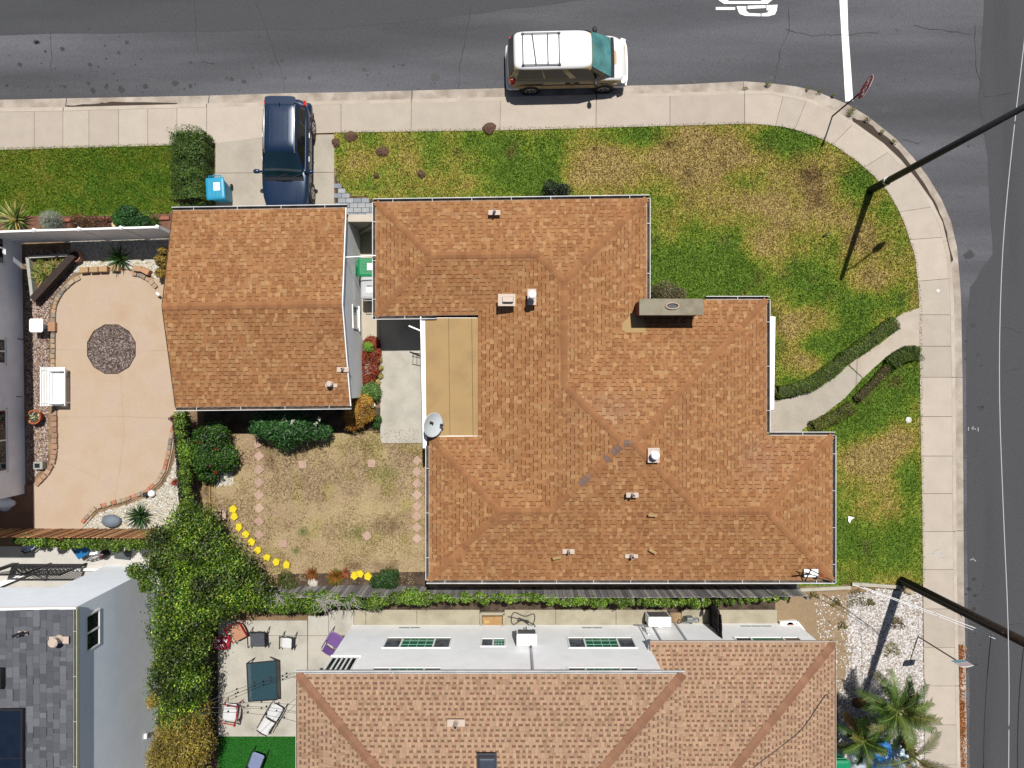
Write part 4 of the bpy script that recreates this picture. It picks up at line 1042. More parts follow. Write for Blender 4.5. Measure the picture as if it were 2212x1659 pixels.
S1.gutter((1404, 1388), (1803, 1388), (0, -1), (0, .03), col=M['galv'], w=.05); S1.gutter((1803, 1388), (1803, 1800), (1, 0), (.03, 0), col=M['galv'], w=.05)
wy = -9.48
mk('wall', bx(-6.28, 4.95, -20.0, wy, -.03, SZ - .02), M['stucco'], sh)
mk('wing_wall', bx(4.952, 11.2, -20.0, wy + .06, -.03, 2.68), M['stucco'], sh)
mk('soffit', prism([S2.pt(u, v, 0)[:2] for u, v in ((x0, y0), (x1, y0), (x1, y1), (x0, y1))], SZ - .1, SZ - .03), M['white'], sh)
mk('soffit', prism([S1.pt(u, v, 0)[:2] for u, v in ((1404, 1388), (1803, 1388), (1803, 2014), (1404, 2014))], 2.6, 2.67), M['white'], sh)
gp = mat('green_curtained_pane', C(52, 150, 106), .12, .25, 4, C(40, 120, 90), spec=.6)
gy = mat('grey_pane', C(84, 92, 100), .1, .25, 4, C(120, 130, 140), spec=.7)
def wx(u, z): return (u - CU) * (H - z) / F
for u0, u1, z0, z1, panes in ((830, 975, 1.4, 2.5, [(1, gy), (2.1, gp), (1, gy)]), (1038, 1093, 1.5, 2.35, [(1, gp), (1, gy)]), (1226, 1372, 1.4, 2.5, [(1, gy), (2.1, gp), (1, gy)]), (806, 956, 4.22, 5.2, [(1, gy), (2.1, gp), (1, gy)]), (1224, 1378, 4.22, 5.2, [(1, M['glass']), (2.1, gp), (1, M['glass'])])):
    zm = (z0 if z0 > 4 else (z0 + z1) / 2)
    xa = wx(u0, zm); xb = wx(u1, zm)
    window(sh, (xb, wy, 0), (-1, 0, 0), (0, 1, 0), xb - xa, z0, z1, panes, frame=.06, sill=False, mull=[gp])
xa = wx(1585, 1.7); xb = wx(1728, 1.7)
window(sh, (xb, wy + .06, 0), (-1, 0, 0), (0, 1, 0), xb - xa, 1.55, 2.5, [(1, M['glass']), (2.1, gp), (1, M['glass'])], frame=.06, sill=False)
for u0, u1 in ((862, 885), (887, 907), (1257, 1278), (1280, 1301), (1600, 1622), (1624, 1644), (1646, 1666)):
    a = wx(u0, .35); b = wx(u1, .35); yy = wy if u0 < 1400 else wy + .06
    mk('crawl_vent', bx(a, b, yy - .01, yy + .012, .3, .42), mat('vent_grille', (.25, .27, .27), .7, .1, 9), sh)
mk('drain_pipe', tube([(wx(1147, 2.4), wy + .04, 2.35), (wx(1147, 2.4), wy + .04, 5.35)], .045, 8), mat('lilac_pipe', C(206, 200, 214), .5, .04, 4), sh)
d0 = wx(1418, 1.0)
mk('door', bx(d0, d0 + .85, wy + .05, wy + .1, .05, 2.1), M['white'], sh)
mk('door_frame', MB().add(bx(d0 - .05, d0, wy + .05, wy + .12, .03, 2.15)).add(bx(d0 + .85, d0 + .93, wy + .05, wy + .13, .03, 2.15)).vf(), mat('door_trim', (.3, .32, .34), .6, .05, 5), sh)
window(sh, (-5.3, wy, 0), (-1, 0, 0), (0, 1, 0), .95, 3.3, 4.6, [(1, M['glass'])] * 5, frame=.06, sill=True)
dish(1408, 1404, 2.35, (.75, .25, .6), .4, 'white satellite dish mounted at the corner of the white wall', (.3, .12, .06))
def acbox(u0, v0, u1, v1, z, h, label, name, cat):
    a = W(u0, v0, z); b = W(u1, v1, z)
    t = thing(name, label, cat, ((a.x + b.x) / 2, (a.y + b.y) / 2, z - h))
    mk('casing', bx(a.x, b.x, b.y, a.y, z - h, z), M['white'], t, bevel=.02)
    mk('grille', bx(a.x + .05, b.x - .05, a.y - .01, a.y + .012, z - h + .05, z - .06), M['steel'], t)
    mk('fan_ring', lathe([(.18, 0), (.2, .01), (.16, .012)], ((a.x + b.x) / 2, (a.y + b.y) / 2, z + .001), 20), M['white'], t)
    for k in (0, 1):
        mk('bracket', bx(a.x + .1 + k * (b.x - a.x - .25), a.x + .15 + k * (b.x - a.x - .25), b.y - .1, a.y, z - h - .05, z - h - .005), M['steel'], t)
    return t
acbox(1116, 1371, 1160, 1396, 2.6, .55, 'white wall mounted air conditioner with copper pipes on the white wall', 'air_conditioner', 'air conditioner')
acbox(1401, 1334, 1450, 1354, .85, .7, 'white air conditioner condenser standing on the concrete strip', 'air_conditioner', 'air conditioner')
mk('condenser_pad', prism(polyP([(1393, 1322), (1447, 1322), (1447, 1352), (1393, 1352)]), WZ, WZ + .05), M['black'], label='black pad under the white condenser', cat='pad')
mk('pipe', tube([W(1136, 1355, .9), W(1138, 1366, 1.5), W(1146, 1368, 2.0), W(1147, 1398, 2.7)], .025, 6), M['cable'], label='black refrigerant pipe above the wall air conditioner', cat='pipe')
t = thing('gas_meter', 'grey gas meter with pipes beside the condenser', 'gas meter', W(1492, 1336, 0))
c = W(1490, 1338, .5)
mk('body', box((c.x, c.y, .45), (.26, .2, .34)), mat('meter_grey', C(150, 156, 156), .6, .1, 6), t, bevel=.04)
mk('pipe', tube([(c.x - .3, c.y - .15, .05), (c.x - .3, c.y - .1, .6), (c.x, c.y, .68), (c.x + .25, c.y - .05, .6), (c.x + .25, c.y - .1, .05)], .025, 6), M['steel'], t)
mk('regulator', lathe([(.1, 0), (.12, .04), (.05, .1)], (c.x + .22, c.y + .02, .6), 12), M['steel'], t)
t = thing('wall_bracket', 'tangle of thin grey metal brackets on the wall left of the condenser', 'bracket', W(1385, 1352, .5))
for pts in ([(1375, 1349, .5), (1392, 1352, .7), (1396, 1364, 1.0)], [(1378, 1348, .6), (1398, 1352, .5)], [(1390, 1356, .8), (1400, 1372, 1.3), (1404, 1371, 1.3)], [(1394, 1352, .8), (1392, 1362, 1.0)]):
    mk('bar', tube([W(*p) for p in pts], .018, 6), M['steel'], t)
t = thing('access_hatch', 'brown crawl space hatch board in a concrete frame by the wall', 'hatch', W(1063, 1342, 0))
mk('board', prism(polyP([(1042, 1332), (1085, 1331), (1084, 1350), (1044, 1352)]), .0, .05), mat('hatch_board', C(190, 150, 100), .9, .15, 5), t)
mk('frame', MB().add(beam(W(1038, 1325, .08), W(1090, 1325, .08), .1, .12)).add(beam(W(1038, 1325, .08), W(1040, 1352, .08), .08, .12)).add(beam(W(1089, 1325, .08), W(1088, 1352, .08), .08, .12)).vf(), M['oldconc'], t)
mk('handle', box(tuple(W(1052, 1343, .06)), (.22, .12, .02)), mat('hatch_pad', C(214, 180, 110), .9, .1, 5), t)
hz = []
for k in range(60):
    a = k / 60 * 6.28 * 1.6
    hz.append((1120 + 22 * math.cos(a) + k * .35, 1336 + 11 * math.sin(a) + 6 * math.sin(a * 2.7 + 1)))
mk('garden_hose', tube([W(1097, 1332, .06)] + [W(u, v, .06) for u, v in hz] + [W(1154, 1349, .1), W(1156, 1354, .3)], .018, 6), M['cable'], label='black garden hose coiled on the concrete strip', cat='hose')
ventpipe(985, 1560, 6.05, 'pinkish pipe vent on the tan two storey roof', h=.35, r=.06, plate=(.55, .22), cap=None)
c = W(1052, 1652, 6.4)
t = thing('box_vent', 'dark grey square box vent on the tan roof at the bottom edge', 'roof vent', c, 'box vents on the roofs')
mk('hood', loft([[(c.x + sx * w, c.y + sy * w, c.z + z) for sx, sy in ((-1, -1), (1, -1), (1, 1), (-1, 1))] for w, z in ((.27, -.1), (.26, .1), (.22, .14))]), mat('vent_dark', (.035, .042, .06), .4, .1, 6), t, bevel=.02)
mk('flange', box((c.x, c.y, c.z - .08), (.6, .6, .02)), mat('vent_flange', (.05, .05, .06), .6, .1, 6), t)
cb = smooth_path([(1580, 1659), (1600, 1632), (1660, 1600), (1715, 1570), (1740, 1545), (1775, 1500), (1786, 1495), (1784, 1504)], 2)
mk('loose_cable', tube([S1.pt(u, v, (v - 1388) * .9 if u < 1000 else min(v - 1388, 1803 - u) * .97, .06) for u, v in cb], .012, 5), M['cable'], label='thin black cable trailing over the tan wing roof', cat='cable')
# ---- white two storey house lower left
wh = thing('west_white_house', 'white two storey house with grey shingle roof at the lower left', 'house', W(60, 1400))
GREYP = [C(118, 120, 127), C(112, 114, 121), C(107, 109, 116), C(103, 105, 112), C(124, 126, 133), C(98, 100, 107)]
WR = Roof(wh, 5.4, .1, 13.5, (8.0, 26.0), GREYP, C(70, 72, 82), .3, .12, near=300)
WR.face([(158, 1315), (158, 2000), (-260, 2000), (-260, 1315)], (158, 1315), (158, 2000))
WR.finish('roof')
WR.gutter((158, 1315), (158, 1900), (1, 0), (.0, 0), col=mat('pale_green_gutter', C(214, 218, 190), .6, .08, 6), step=90)
ex, ny, ox, oz = -13.95, -7.14, -15.96, 3.05
mk('wall', MB().add(bx(ox, ex, -20, ny, -.03, 5.36)).add(bx(-26, ox - .002, -20, ny, oz, 5.36)).add(bx(-26, ox - .002, -20, ny - 2.5, -.03, oz - .002)).vf(), M['bluestucco'], wh)
mk('rake_board', beam((ex + .1, ny + .02, 5.36), (-26, ny + .02, 5.75), .06, .14), M['white'], wh)
window(wh, (ex, W(0, 1322, 4.35).y, 0), (0, -1, 0), (1, 0, 0), 1.22, 3.95, 4.75, [(1, M['glass']), (1, M['glass'])], frame=.06, sill=False)
mk('wall_lamp', box((ex + .05, W(0, 1590, 1).y, 1.0), (.1, .18, .12)), M['white'], wh, bevel=.02)
a = W(43, 1537, 5.75)
mk('solar_panel', bx(a.x - 3, a.x, a.y - 4, a.y, 5.62, 5.7), mat('solar_glass', (.006, .01, .02), .08, .2, 3, spec=.8), wh)
mk('panel_frame', MB().add(bx(a.x, a.x + .05, a.y - 4, a.y + .05, 5.6, 5.72)).add(bx(a.x - 3, a.x, a.y + .002, a.y + .05, 5.6, 5.72)).add(bx(a.x - 3, a.x, a.y - 1.5, a.y - 1.47, 5.702, 5.71)).vf(), M['black'], wh)
ventpipe(128, 1381, 5.5, 'pale grey pipe vent near the gutter of the grey roof', h=.3, r=.1, plate=(.62, .22), cap=M['galv'])
t = ventpipe(50, 1366, 5.6, 'angled black antenna foot on the grey shingle roof', h=.25, r=.04, plate=(.3, .12), cap=None)
mk('antenna_arm', tube([W(50, 1366, 5.85), W(27, 1375, 5.8)], .045, 6), M['black'], t)
mk('roof_box', bx(W(-5, 1470, 5.7).x, W(8, 1470, 5.7).x, W(0, 1486, 5.7).y, W(0, 1443, 5.7).y, 5.6, 5.85), M['black'], wh, bevel=.03)
# porch gate of black lattice
t = thing('lattice_gate', 'black metal lattice gate in the opening of the white house', 'gate', W(100, 1225, 0))
gx0, gx1 = W(28, 1225).x, W(190, 1225).x; gy = ny + .05
def gz(z): return z
mk('frame', MB().add(bx(gx0, gx1, gy, gy + .05, .15, .25)).add(bx(gx0, gx1, gy, gy + .05, 1.62, 1.7)).add(bx(gx0, gx1, gy, gy + .05, .42, .5)).add(bx(gx0, gx0 + .25, gy, gy + .06, 0, 1.7)).add(bx(gx1 - .08, gx1, gy, gy + .06, 0, 1.7)).add(bx((gx0 + gx1) / 2, (gx0 + gx1) / 2 + .08, gy, gy + .06, 0, 1.75)).vf(), M['black'], t)
nb = 16
for k in range(nb):
    xx = gx0 + .3 + (gx1 - gx0 - .4) * k / nb
    mk('lattice_bar', beam((xx, gy + .02, .5), (min(xx + .9, gx1 - .05), gy + .02, .5 + 1.12 * min(1, (gx1 - .05 - xx) / .9)), .03, .012, (0, 1, 0)), M['black'], t)
    mk('lattice_bar', beam((xx, gy + .035, 1.62), (min(xx + .9, gx1 - .05), gy + .035, 1.62 - 1.12 * min(1, (gx1 - .05 - xx) / .9)), .03, .012, (0, 1, 0)), M['black'], t)
    mk('picket', bx(xx, xx + .02, gy + .01, gy + .03, .25, .42), M['black'], t)
mk('brace', beam((gx0 + .3, gy + .045, .5), ((gx0 + gx1) / 2, gy + .045, 1.62), .05, .02, (0, 1, 0)), M['black'], t)
t = thing('ramp_curb', 'white slanting curb wall beside the lattice gate', 'low wall', W(40, 1240))
mk('curb', prism(polyP([(-20, 1276), (-20, 1264), (80, 1228), (90, 1230)]), .02, .3), M['white'], t)
mk('curb', prism(polyP([(80, 1224), (230, 1226), (230, 1231), (80, 1229)]), .02, .2), M['white'], t)
# ---- grey house at the left edge
lh = thing('west_grey_house', 'grey stucco house wall with white windows at the left edge', 'house', W(0, 790))
a = W(46, 512); b = W(54, 1066)
mk('wall', prism([(a.x, a.y), (b.x, b.y), (-30, b.y), (-30, a.y + .1)], -.03, 5.0), M['greywall'], lh)
mk('roof', prism([(a.x + 1.05, a.y + .7), (b.x + 1.05, b.y - .5), (-31, b.y - .5), (-31, a.y + .7)], 5.0, 5.25), mat('grey_eave', C(150, 150, 152), .9, .1, 3), lh)
dx = (b.x - a.x) / (b.y - a.y)
for v0, v1 in ((500, 573), (731, 787), (883, 1018)):
    y0_ = W(0, v0, 1).y; y1_ = W(0, v1, 1).y
    xw = a.x + (y0_ - a.y) * dx
    window(lh, (xw, y0_, 0), (-dx, -1, 0), (1, -dx, 0), abs(y1_ - y0_), .98, 2.2, [(1, M['glass']), (1, gy if False else M['glass'])], frame=.06)
mk('hose_bib', tube([W(50, 733, .35), W(38, 732, .6)], .02, 6), M['cable'], lh)
mk('hose_bib', tube([W(48, 857, .3), W(36, 857, .7)], .015, 6), M['cable'], lh)
t = thing('plastic_cover', 'white plastic cover lying below the corner of the grey wall', 'cover', W(15, 1085))
mk('lid', loft([[(W(12, 1086).x + r * 1.3 * math.cos(k * .5236) , W(12, 1086).y + r * .55 * math.sin(k * .5236), z) for k in range(12)] for r, z in ((.36, .03), (.36, .12), (.2, .2))]), M['white'], t, bevel=.01)
mk('rim', lathe([(.3, .02), (.33, .05)], tuple(W(12, 1086)), 12), M['steel'], t)
# ---------------------------------------------------------------- vehicles
def outline(xf, xr, hw, ef, er, n=56):
    """closed plan outline: superellipse ends, +x is the front"""
    pts = []
    cx = (xf + xr) / 2; hl = (xf - xr) / 2
    for k in range(n):
        a = 2 * math.pi * k / n
        e = ef if math.cos(a) >= 0 else er
        c, s = math.cos(a), math.sin(a)
        pts.append((cx + hl * math.copysign(abs(c) ** (2 / e), c), hw * math.copysign(abs(s) ** (2 / e), s)))
    return pts
def patch(c4, nu=8, nv=5, bulge=0.0, off=0.0):
    """curved quad patch over corners (a0,a1,b1,b0)"""
    a0, a1, b1, b0 = [Vector(p) for p in c4]
    nrm = (a1 - a0).cross(b0 - a0).normalized()
    V = []; Fc = []
    for j in range(nv + 1):
        for i in range(nu + 1):
            f, g_ = i / nu, j / nv
            p = (a0 * (1 - f) + a1 * f) * (1 - g_) + (b0 * (1 - f) + b1 * f) * g_
            p = p + nrm * (off + bulge * (1 - (2 * f - 1) ** 2))
            V.append(tuple(p))
    for j in range(nv):
        for i in range(nu):
            k = j * (nu + 1) + i
            Fc.append((k, k + 1, k + nu + 2, k + nu + 1))
    return V, Fc
def inset4(c4, du0, du1, dv0, dv1):
    a0, a1, b1, b0 = [Vector(p) for p in c4]
    def q(f, g_): return (a0 * (1 - f) + a1 * f) * (1 - g_) + (b0 * (1 - f) + b1 * f) * g_
    return q(du0, dv0), q(1 - du1, dv0), q(1 - du1, 1 - dv1), q(du0, 1 - dv1)
def wheel(t, x, y, r, w, side):
    o = mk('wheel', *[(lambda vf: vf)(tube([(x, y - w / 2, r), (x, y + w / 2, r)], r, 28))], M['rubber'], t, bevel=.03)
    yo = y + side * (w / 2 + .004)
    mk('rim', tube([(x, y, r), (x, yo, r)], r * .66, 24), M['rim'], o, bevel=.01)
    for k in range(5):
        a = k * 2 * math.pi / 5
        mk('rim_opening', tube([(x + r * .4 * math.cos(a), y, r + r * .4 * math.sin(a)), (x + r * .4 * math.cos(a), yo + side * .003, r + r * .4 * math.sin(a))], r * .17, 8), M['black'], o)
def car(name, label, loc, rot, p):
    t = thing(name, label, p['cat'], loc, 'vehicles at the kerb and driveway', rot=rot)
    xf, xr, hw = p['xf'], p['xr'], p['hw']
    zb, zs = p['belt'], p['sill']
    def ztop(x):   # shoulder height along the car
        f = (x - p['cowl']) / (xf - p['cowl'])
        return zb - (p['nose_drop'] * max(0, f) ** 1.4)
    rings = []; lev = []
    for ix, (zz, dx, dw) in enumerate(((zs, .12, .10), (zs + .1, .03, .03), (.55, 0.0, 0.0), (.8, .01, .01))):
        rings.append([(x, y, min(zz, ztop(x) - .03)) for x, y in outline(xf - dx, xr + dx, hw - dw, p['ef'], p['er'])])
    rings.append([(x, y, ztop(x) - .035) for x, y in outline(xf - .05, xr + .03, hw - .035, p['ef'], p['er'])])
    rings.append([(x, y, ztop(x)) for x, y in outline(xf - .12, xr + .06, hw - .10, p['ef'], p['er'])])
    rings.append([(x, y, ztop(x) + .018) for x, y in outline(xf - .22, xr + .12, hw - .24, p['ef'], p['er'])])
    rings.append([(x, y, ztop(x) + .035) for x, y in outline(xf - .4, xr + .4, hw - .55, p['ef'], p['er'])])
    V, Fc = loft(rings)
    n = len(rings[0]); mi = []
    for k in range(len(Fc)):
        lvl = k // n
        fx = sum(V[i][0] for i in Fc[k]) / len(Fc[k])
        mi.append(1 if (lvl >= 4 and fx > p['cowl'] - .25) else 0)
    mi[-2] = 0
    body = mk('body', (V, Fc, None, mi), [p['side'], p['top']], t, smooth=True)
    # cabin
    B = (p['cowl'], p['rb'], hw - .10); T = (p['rf'], p['rr'], p['rw']); zr = p['roof']
    cab = []
    for f, z, dw in ((0, zb - .03, 0), (.5, zb + (zr - zb) * .5, .012), (.93, zr - .06, .01), (1.0, zr - .015, -.035), (1.0, zr + .008, -.12), (1.0, zr + .022, -.32)):
        x0_ = B[0] + (T[0] - B[0]) * f + dw; x1_ = B[1] + (T[1] - B[1]) * f - dw; w = B[2] + (T[2] - B[2]) * f + dw
        cab.append([(x, y, z) for x, y in outline(x0_, x1_, w, 7, 9)])
    V, Fc = loft(cab, False, True)
    n = len(cab[0])
    mk('cabin', (V, Fc, None, [1 if k // n >= 2 else 0 for k in range(len(Fc))]), [p['side'], p['top']], t, smooth=True)
    zg0 = zb + .02; fz0 = .03
    def lp(f, y_, end):
        x0_ = B[0] + (T[0] - B[0]) * f; x1_ = B[1] + (T[1] - B[1]) * f; w = B[2] + (T[2] - B[2]) * f
        return Vector((x0_ if end > 0 else x1_, y_ * w, zb + (zr - zb) * f))
    ws = [lp(0.02, -.95, 1), lp(.02, .95, 1), lp(.93, .93, 1), lp(.93, -.93, 1)]
    mk('windscreen', patch(ws, 10, 5, .035, .012), p['glass'], t, smooth=True)
    mk('scuttle', patch([ws[0] + Vector((.12, 0, -.015)), ws[1] + Vector((.12, 0, -.015)), ws[1] + Vector((.0, 0, .03)), ws[0] + Vector((.0, 0, .03))], 10, 2, .03, .02), M['black'], t)
    for yy in (-.35, .2):
        mk('wiper', beam(Vector((B[0] + .04, yy, zb + .05)), Vector((B[0] - .1, yy + .5, zb + .13)), .02, .015), M['black'], t)
    rw_ = [lp(.12, .9, -1), lp(.12, -.9, -1), lp(.9, -.88, -1), lp(.9, .88, -1)]
    mk('rear_window', patch(rw_, 8, 4, .02, .012), M['suv_glass'], t, smooth=True)
    for sd in (1, -1):
        for (f0, f1) in p['side_win']:
            def sp(f, fx):
                x0_ = B[0] + (T[0] - B[0]) * f; x1_ = B[1] + (T[1] - B[1]) * f; w = B[2] + (T[2] - B[2]) * f
                return Vector((x0_ + (x1_ - x0_) * fx, sd * w, zb + (zr - zb) * f))
            q = [sp(.1, f0), sp(.1, f1), sp(.86, f1), sp(.86, f0)]
            if sd < 0: q = [q[1], q[0], q[3], q[2]]
            mk('side_window', patch(q, 2, 3, 0, .016), M['van_glass'], t)
        for hx in p['handles']:
            mk('door_handle', box((hx, sd * (hw + .005), zb - .13), (.2, .035, .035)), p['handle_mat'], t, bevel=.008)
        for dx_ in p['doors']:
            mk('door_seam', bx(dx_ - .006, dx_ + .006, min(sd * (hw - .02), sd * (hw + .004)), max(sd * (hw - .02), sd * (hw + .004)), zs + .1, zb - .06), M['black'], t)
        mx = p['mirror']
        mr = mk('wing_mirror', loft([[(mx + a * math.cos(k * .6283), sd * (hw - .12) + sd * l, zb + .1 + b_ * math.sin(k * .6283)) for k in range(10)] for l, a, b_ in ((0, .035, .03), (.13, .04, .03), (.16, .08, .075), (.3, .09, .085), (.36, .05, .05))]), p['mirror_mat'], t, smooth=True)
        mk('head_lamp', box((xf - .14, sd * (hw - .2), ztop(xf - .1) - .09), (.22, .34, .12), -sd * .35), M['lamp_clear'], t, bevel=.03)
        mk('tail_lamp', box((xr + .2, sd * (hw * (1 - (1 - .2 / ((xf - xr) / 2)) ** p['er']) ** (1 / p['er']) - .035), p['tail_z']), (.2, .1, p['tail_h'])), M['lamp_red'], t, bevel=.03)
        for x in p['wheels']:
            mk('wheel_arch', tube([(x, sd * (hw - .2), p['wr']), (x, sd * (hw + .006), p['wr'])], p['wr'] + .055, 26), M['black'], t)
            wheel(t, x, sd * (hw - .09), p['wr'], .22, sd)
    mk('bumper', loft([[(x, y, z) for x, y in outline(xf + dx_, xf - .5, hw - .03, p['ef'], 12)] for z, dx_ in ((zs + .05, -.03), (zs + .1, .05), (.52, .05), (.56, 0))]), p['bumper'], t, smooth=True)
    mk('bumper', loft([[(x, y, z) for x, y in outline(xr + .5, xr - dx_, hw - .03, 12, p['er'])] for z, dx_ in ((zs + .05, -.03), (zs + .1, .05), (.5, .05), (.54, 0))]), p['bumper'], t, smooth=True)
    mk('underbody', bx(xr + .15, xf - .15, -hw + .15, hw - .15, .18, zs + .12), M['black'], t)
    return t
suv = car('parked_suv', 'dark navy blue SUV parked nose in on the driveway', (-8.62, 8.62, WZ), -math.pi / 2 - .01, dict(cat='car', xf=2.05, xr=-2.22, hw=.89, ef=5, er=6, belt=1.02, sill=.3, cowl=.8, nose_drop=.16, rb=-2.0, rf=-.08, rr=-1.82, rw=.60, roof=1.63,
          side=M['suv'], top=M['suv'], glass=M['suv_glass'], side_win=((.08, .36), (.39, .66), (.70, .9)), handles=(.05, -.85), doors=(.62, -.28, -1.1), mirror=.6, mirror_mat=M['suv'], tail_z=.95, tail_h=.24, wheels=(1.2, -1.33), wr=.35, bumper=M['suv'], handle_mat=M['steel']))
for yy in (-.3, -.15, .08, .23):
    mk('roof_rib', beam((-.25, yy * 1.25 + .02, 1.652), (-1.55, yy * 1.25 + .02, 1.652), .028, .012), M['suv'], suv, bevel=.004)
for yy in (-.56, .56):
    mk('roof_rail', tube([(.05, yy, 1.6), (-.1, yy, 1.68), (-1.6, yy, 1.68), (-1.75, yy, 1.62)], .02, 8), M['steel'], suv, smooth=True)
mk('spoiler', loft([[(x, y, z) for x, y in outline(-1.75, -2.06, .57, 5, 5)] for z in (1.585, 1.6, 1.62)]), M['suv'], suv)
mk('aerial', tube([(-1.65, 0, 1.64), (-1.78, 0, 1.72)], .02, 6), M['black'], suv)
for yy in (-1, 1):
    mk('bonnet_crease', beam((.75, yy * .52, 1.05), (1.75, yy * .42, .955), .02, .012), M['suv'], suv)
mk('dashboard', bx(.1, .45, -.6, .6, 1.06, 1.1), mat('sunshade', (.02, .12, .12), .5, .1, 5), suv)
van = car('parked_van', 'white and tan minivan with black roof rack parked at the kerb', (2.10, 12.36, ZR), .022, dict(cat='van', xf=2.28, xr=-2.3, hw=.89, ef=7, er=8, belt=1.12, sill=.34, cowl=1.66, nose_drop=.3, rb=-2.24, rf=.78, rr=-2.0, rw=.69, roof=1.9,
          side=M['vantan'], top=M['vanwhite'], glass=M['teal_glass'], side_win=((.07, .33), (.40, .64), (.655, .93)), handles=(.35, .02), doors=(1.32, .2, -.95), mirror=1.05, mirror_mat=M['cable'], tail_z=1.0, tail_h=.42, wheels=(1.45, -1.4), wr=.34, bumper=M['vanwhite'], handle_mat=M['black']))
for yy in (-.58, .58):
    mk('roof_rack_rail', tube([(-1.75, yy, 1.96), (-.3, yy, 1.96)], .018, 6), M['black'], van)
for xx, x2 in ((-1.7, -1.7), (-1.35, -1.22), (-.78, -.78), (-.36, -.36)):
    mk('roof_rack_bar', tube([(xx, .58, 1.975), (x2, -.58, 1.975)], .018, 6), M['black'], van)
for yy in (-.58, .58):
    for xx in (-1.7, -.36): mk('rack_foot', box((xx, yy, 1.93), (.1, .05, .07)), M['black'], van)
for yy in (-.2, .12, .42, -.48):
    mk('roof_rib', beam((-1.8, yy, 1.9225), (.5, yy, 1.9225), .02, .008), M['vanwhite'], van)
mk('front_bumper_bar', loft([[(2.3, -.86, z), (2.36, -.6, z), (2.38, 0, z), (2.36, .6, z), (2.3, .86, z), (2.22, .86, z), (2.28, .6, z), (2.3, 0, z), (2.28, -.6, z), (2.22, -.86, z)] for z in (.5, .62)]), M['vanwhite'], van)
for sd in (1, -1):
    mk('pinstripe', bx(-2.0, 1.9, min(sd * .885, sd * .899), max(sd * .885, sd * .899), .82, .86), mat('bronze_stripe', C(120, 84, 56), .4, .1, 4), van)
    mk('sliding_rail', bx(-1.8, -.95, min(sd * .88, sd * .902), max(sd * .88, sd * .902), .93, .95), M['black'], van)
# ---------------------------------------------------------------- poles, signs and wires
lpz = 9.0
b = W(1880, 411)
t = thing('street_light_pole', 'tall dark street light pole on the corner lawn with arm over the street', 'street light', b)
mk('pole', tube([(b.x, b.y, 0), (b.x, b.y, 3), (b.x, b.y, lpz)], [.135, .12, .085], 16), M['pole'], t, smooth=True)
mk('base_sleeve', tube([(b.x, b.y, 0), (b.x, b.y, 1.15), (b.x, b.y, 1.2)], [.155, .15, .13], 16), M['pole'], t, smooth=True)
mk('collar', tube([(b.x, b.y, 1.2), (b.x, b.y, 1.32)], .155, 16), M['steel'], t)
la = [(b.x, b.y, 8.35), (b.x + .5, b.y + .4, 8.7), (b.x + 1.2, b.y + .97, 8.85)]
mk('lamp_arm', tube(la, .035, 8), M['pole'], t)
mk('luminaire', loft([[(b.x + 1.45 + (.33 * math.cos(k * .5236)) * r * .78 - (.13 * math.sin(k * .5236)) * r * .62, b.y + 1.17 + (.33 * math.cos(k * .5236)) * r * .62 + (.13 * math.sin(k * .5236)) * r * .78, 8.8 + z) for k in range(12)] for r, z in ((.6, -.06), (1, 0), (.9, .08), (.4, .13))]), M['steel'], t, smooth=True)
mk('hand_hole', box((b.x - .13, b.y + .02, .7), (.03, .1, .2)), M['pole'], t)
b = W(1948, 1254)
t = thing('utility_pole', 'tall brown wooden utility pole at the end of the lawn beside the sidewalk', 'utility pole', b)
mk('pole', tube([(b.x, b.y, -.05), (b.x, b.y, 5), (b.x, b.y, 11)], [.165, .15, .125], 16), M['woodpole'], t, smooth=True)
mk('cross_arm', beam((b.x - .2, b.y - 1.1, 10.4), (b.x + .2, b.y + 1.1, 10.4), .1, .12), M['woodpole'], t)
for k in (-1, -.4, .4, 1):
    mk('insulator', lathe([(.03, 0), (.05, .04), (.04, .12)], (b.x + .2 * k, b.y + 1.05 * k, 10.46), 10), M['white'], t)
mk('conduit', tube([(b.x - .17, b.y + .05, 0), (b.x - .155, b.y + .05, 6.0)], .03, 8), M['cable'], t)
mk('step_bolt', tube([(b.x, b.y - .15, 3.6), (b.x + .1, b.y - .3, 3.62)], .012, 6), M['steel'], t)
def wire(name, label, p0, p1, sag, r, m, n=18):
    p0 = Vector(p0); p1 = Vector(p1)
    pts = [p0.lerp(p1, k / n) - Vector((0, 0, sag * 4 * (k / n) * (1 - k / n))) for k in range(n + 1)]
    return mk(name, tube(pts, r, 5), m, label=label, cat='wire', group='overhead wires')
ww0 = [(2216, 60, 7.0), (2183, 340, 7.0), (2163, 560, 7.0), (2157, 830, 7.0), (2167, 1103, 7.0), (2180, 1390, 7.0), (2179, 1659, 7.0), (2176, 1900, 7.0)]
mk('overhead_wire', tube([W(*p) for p in smooth_path(ww0, 2)], .010, 5), mat('grey_wire', (.5, .5, .5), .5, .05, 5), label='long pale overhead wire along the right hand street', cat='wire', group='overhead wires')
wire('service_wire', 'pale service wire from the roof corner to the wooden pole', W(1842, 1263, 3.0), W(2150, 1380, 5.2), .3, .011, M['wirew'])
wire('guy_wire', 'bright white cable running out to the wooden pole', W(1866, 1269, 2.6), W(2144, 1371, 5.2), .12, .016, M['wirew'])
wire('overhead_wire', 'dark wire running down from the wooden pole, left of the pair', W(2141, 1372, 5.4), W(2124, 1700, 6.2), .1, .012, M['cable'])
wire('overhead_wire', 'dark wire at the lower right corner of the street', W(2211, 1400, 8), W(2199, 1700, 8), .1, .014, M['cable'])
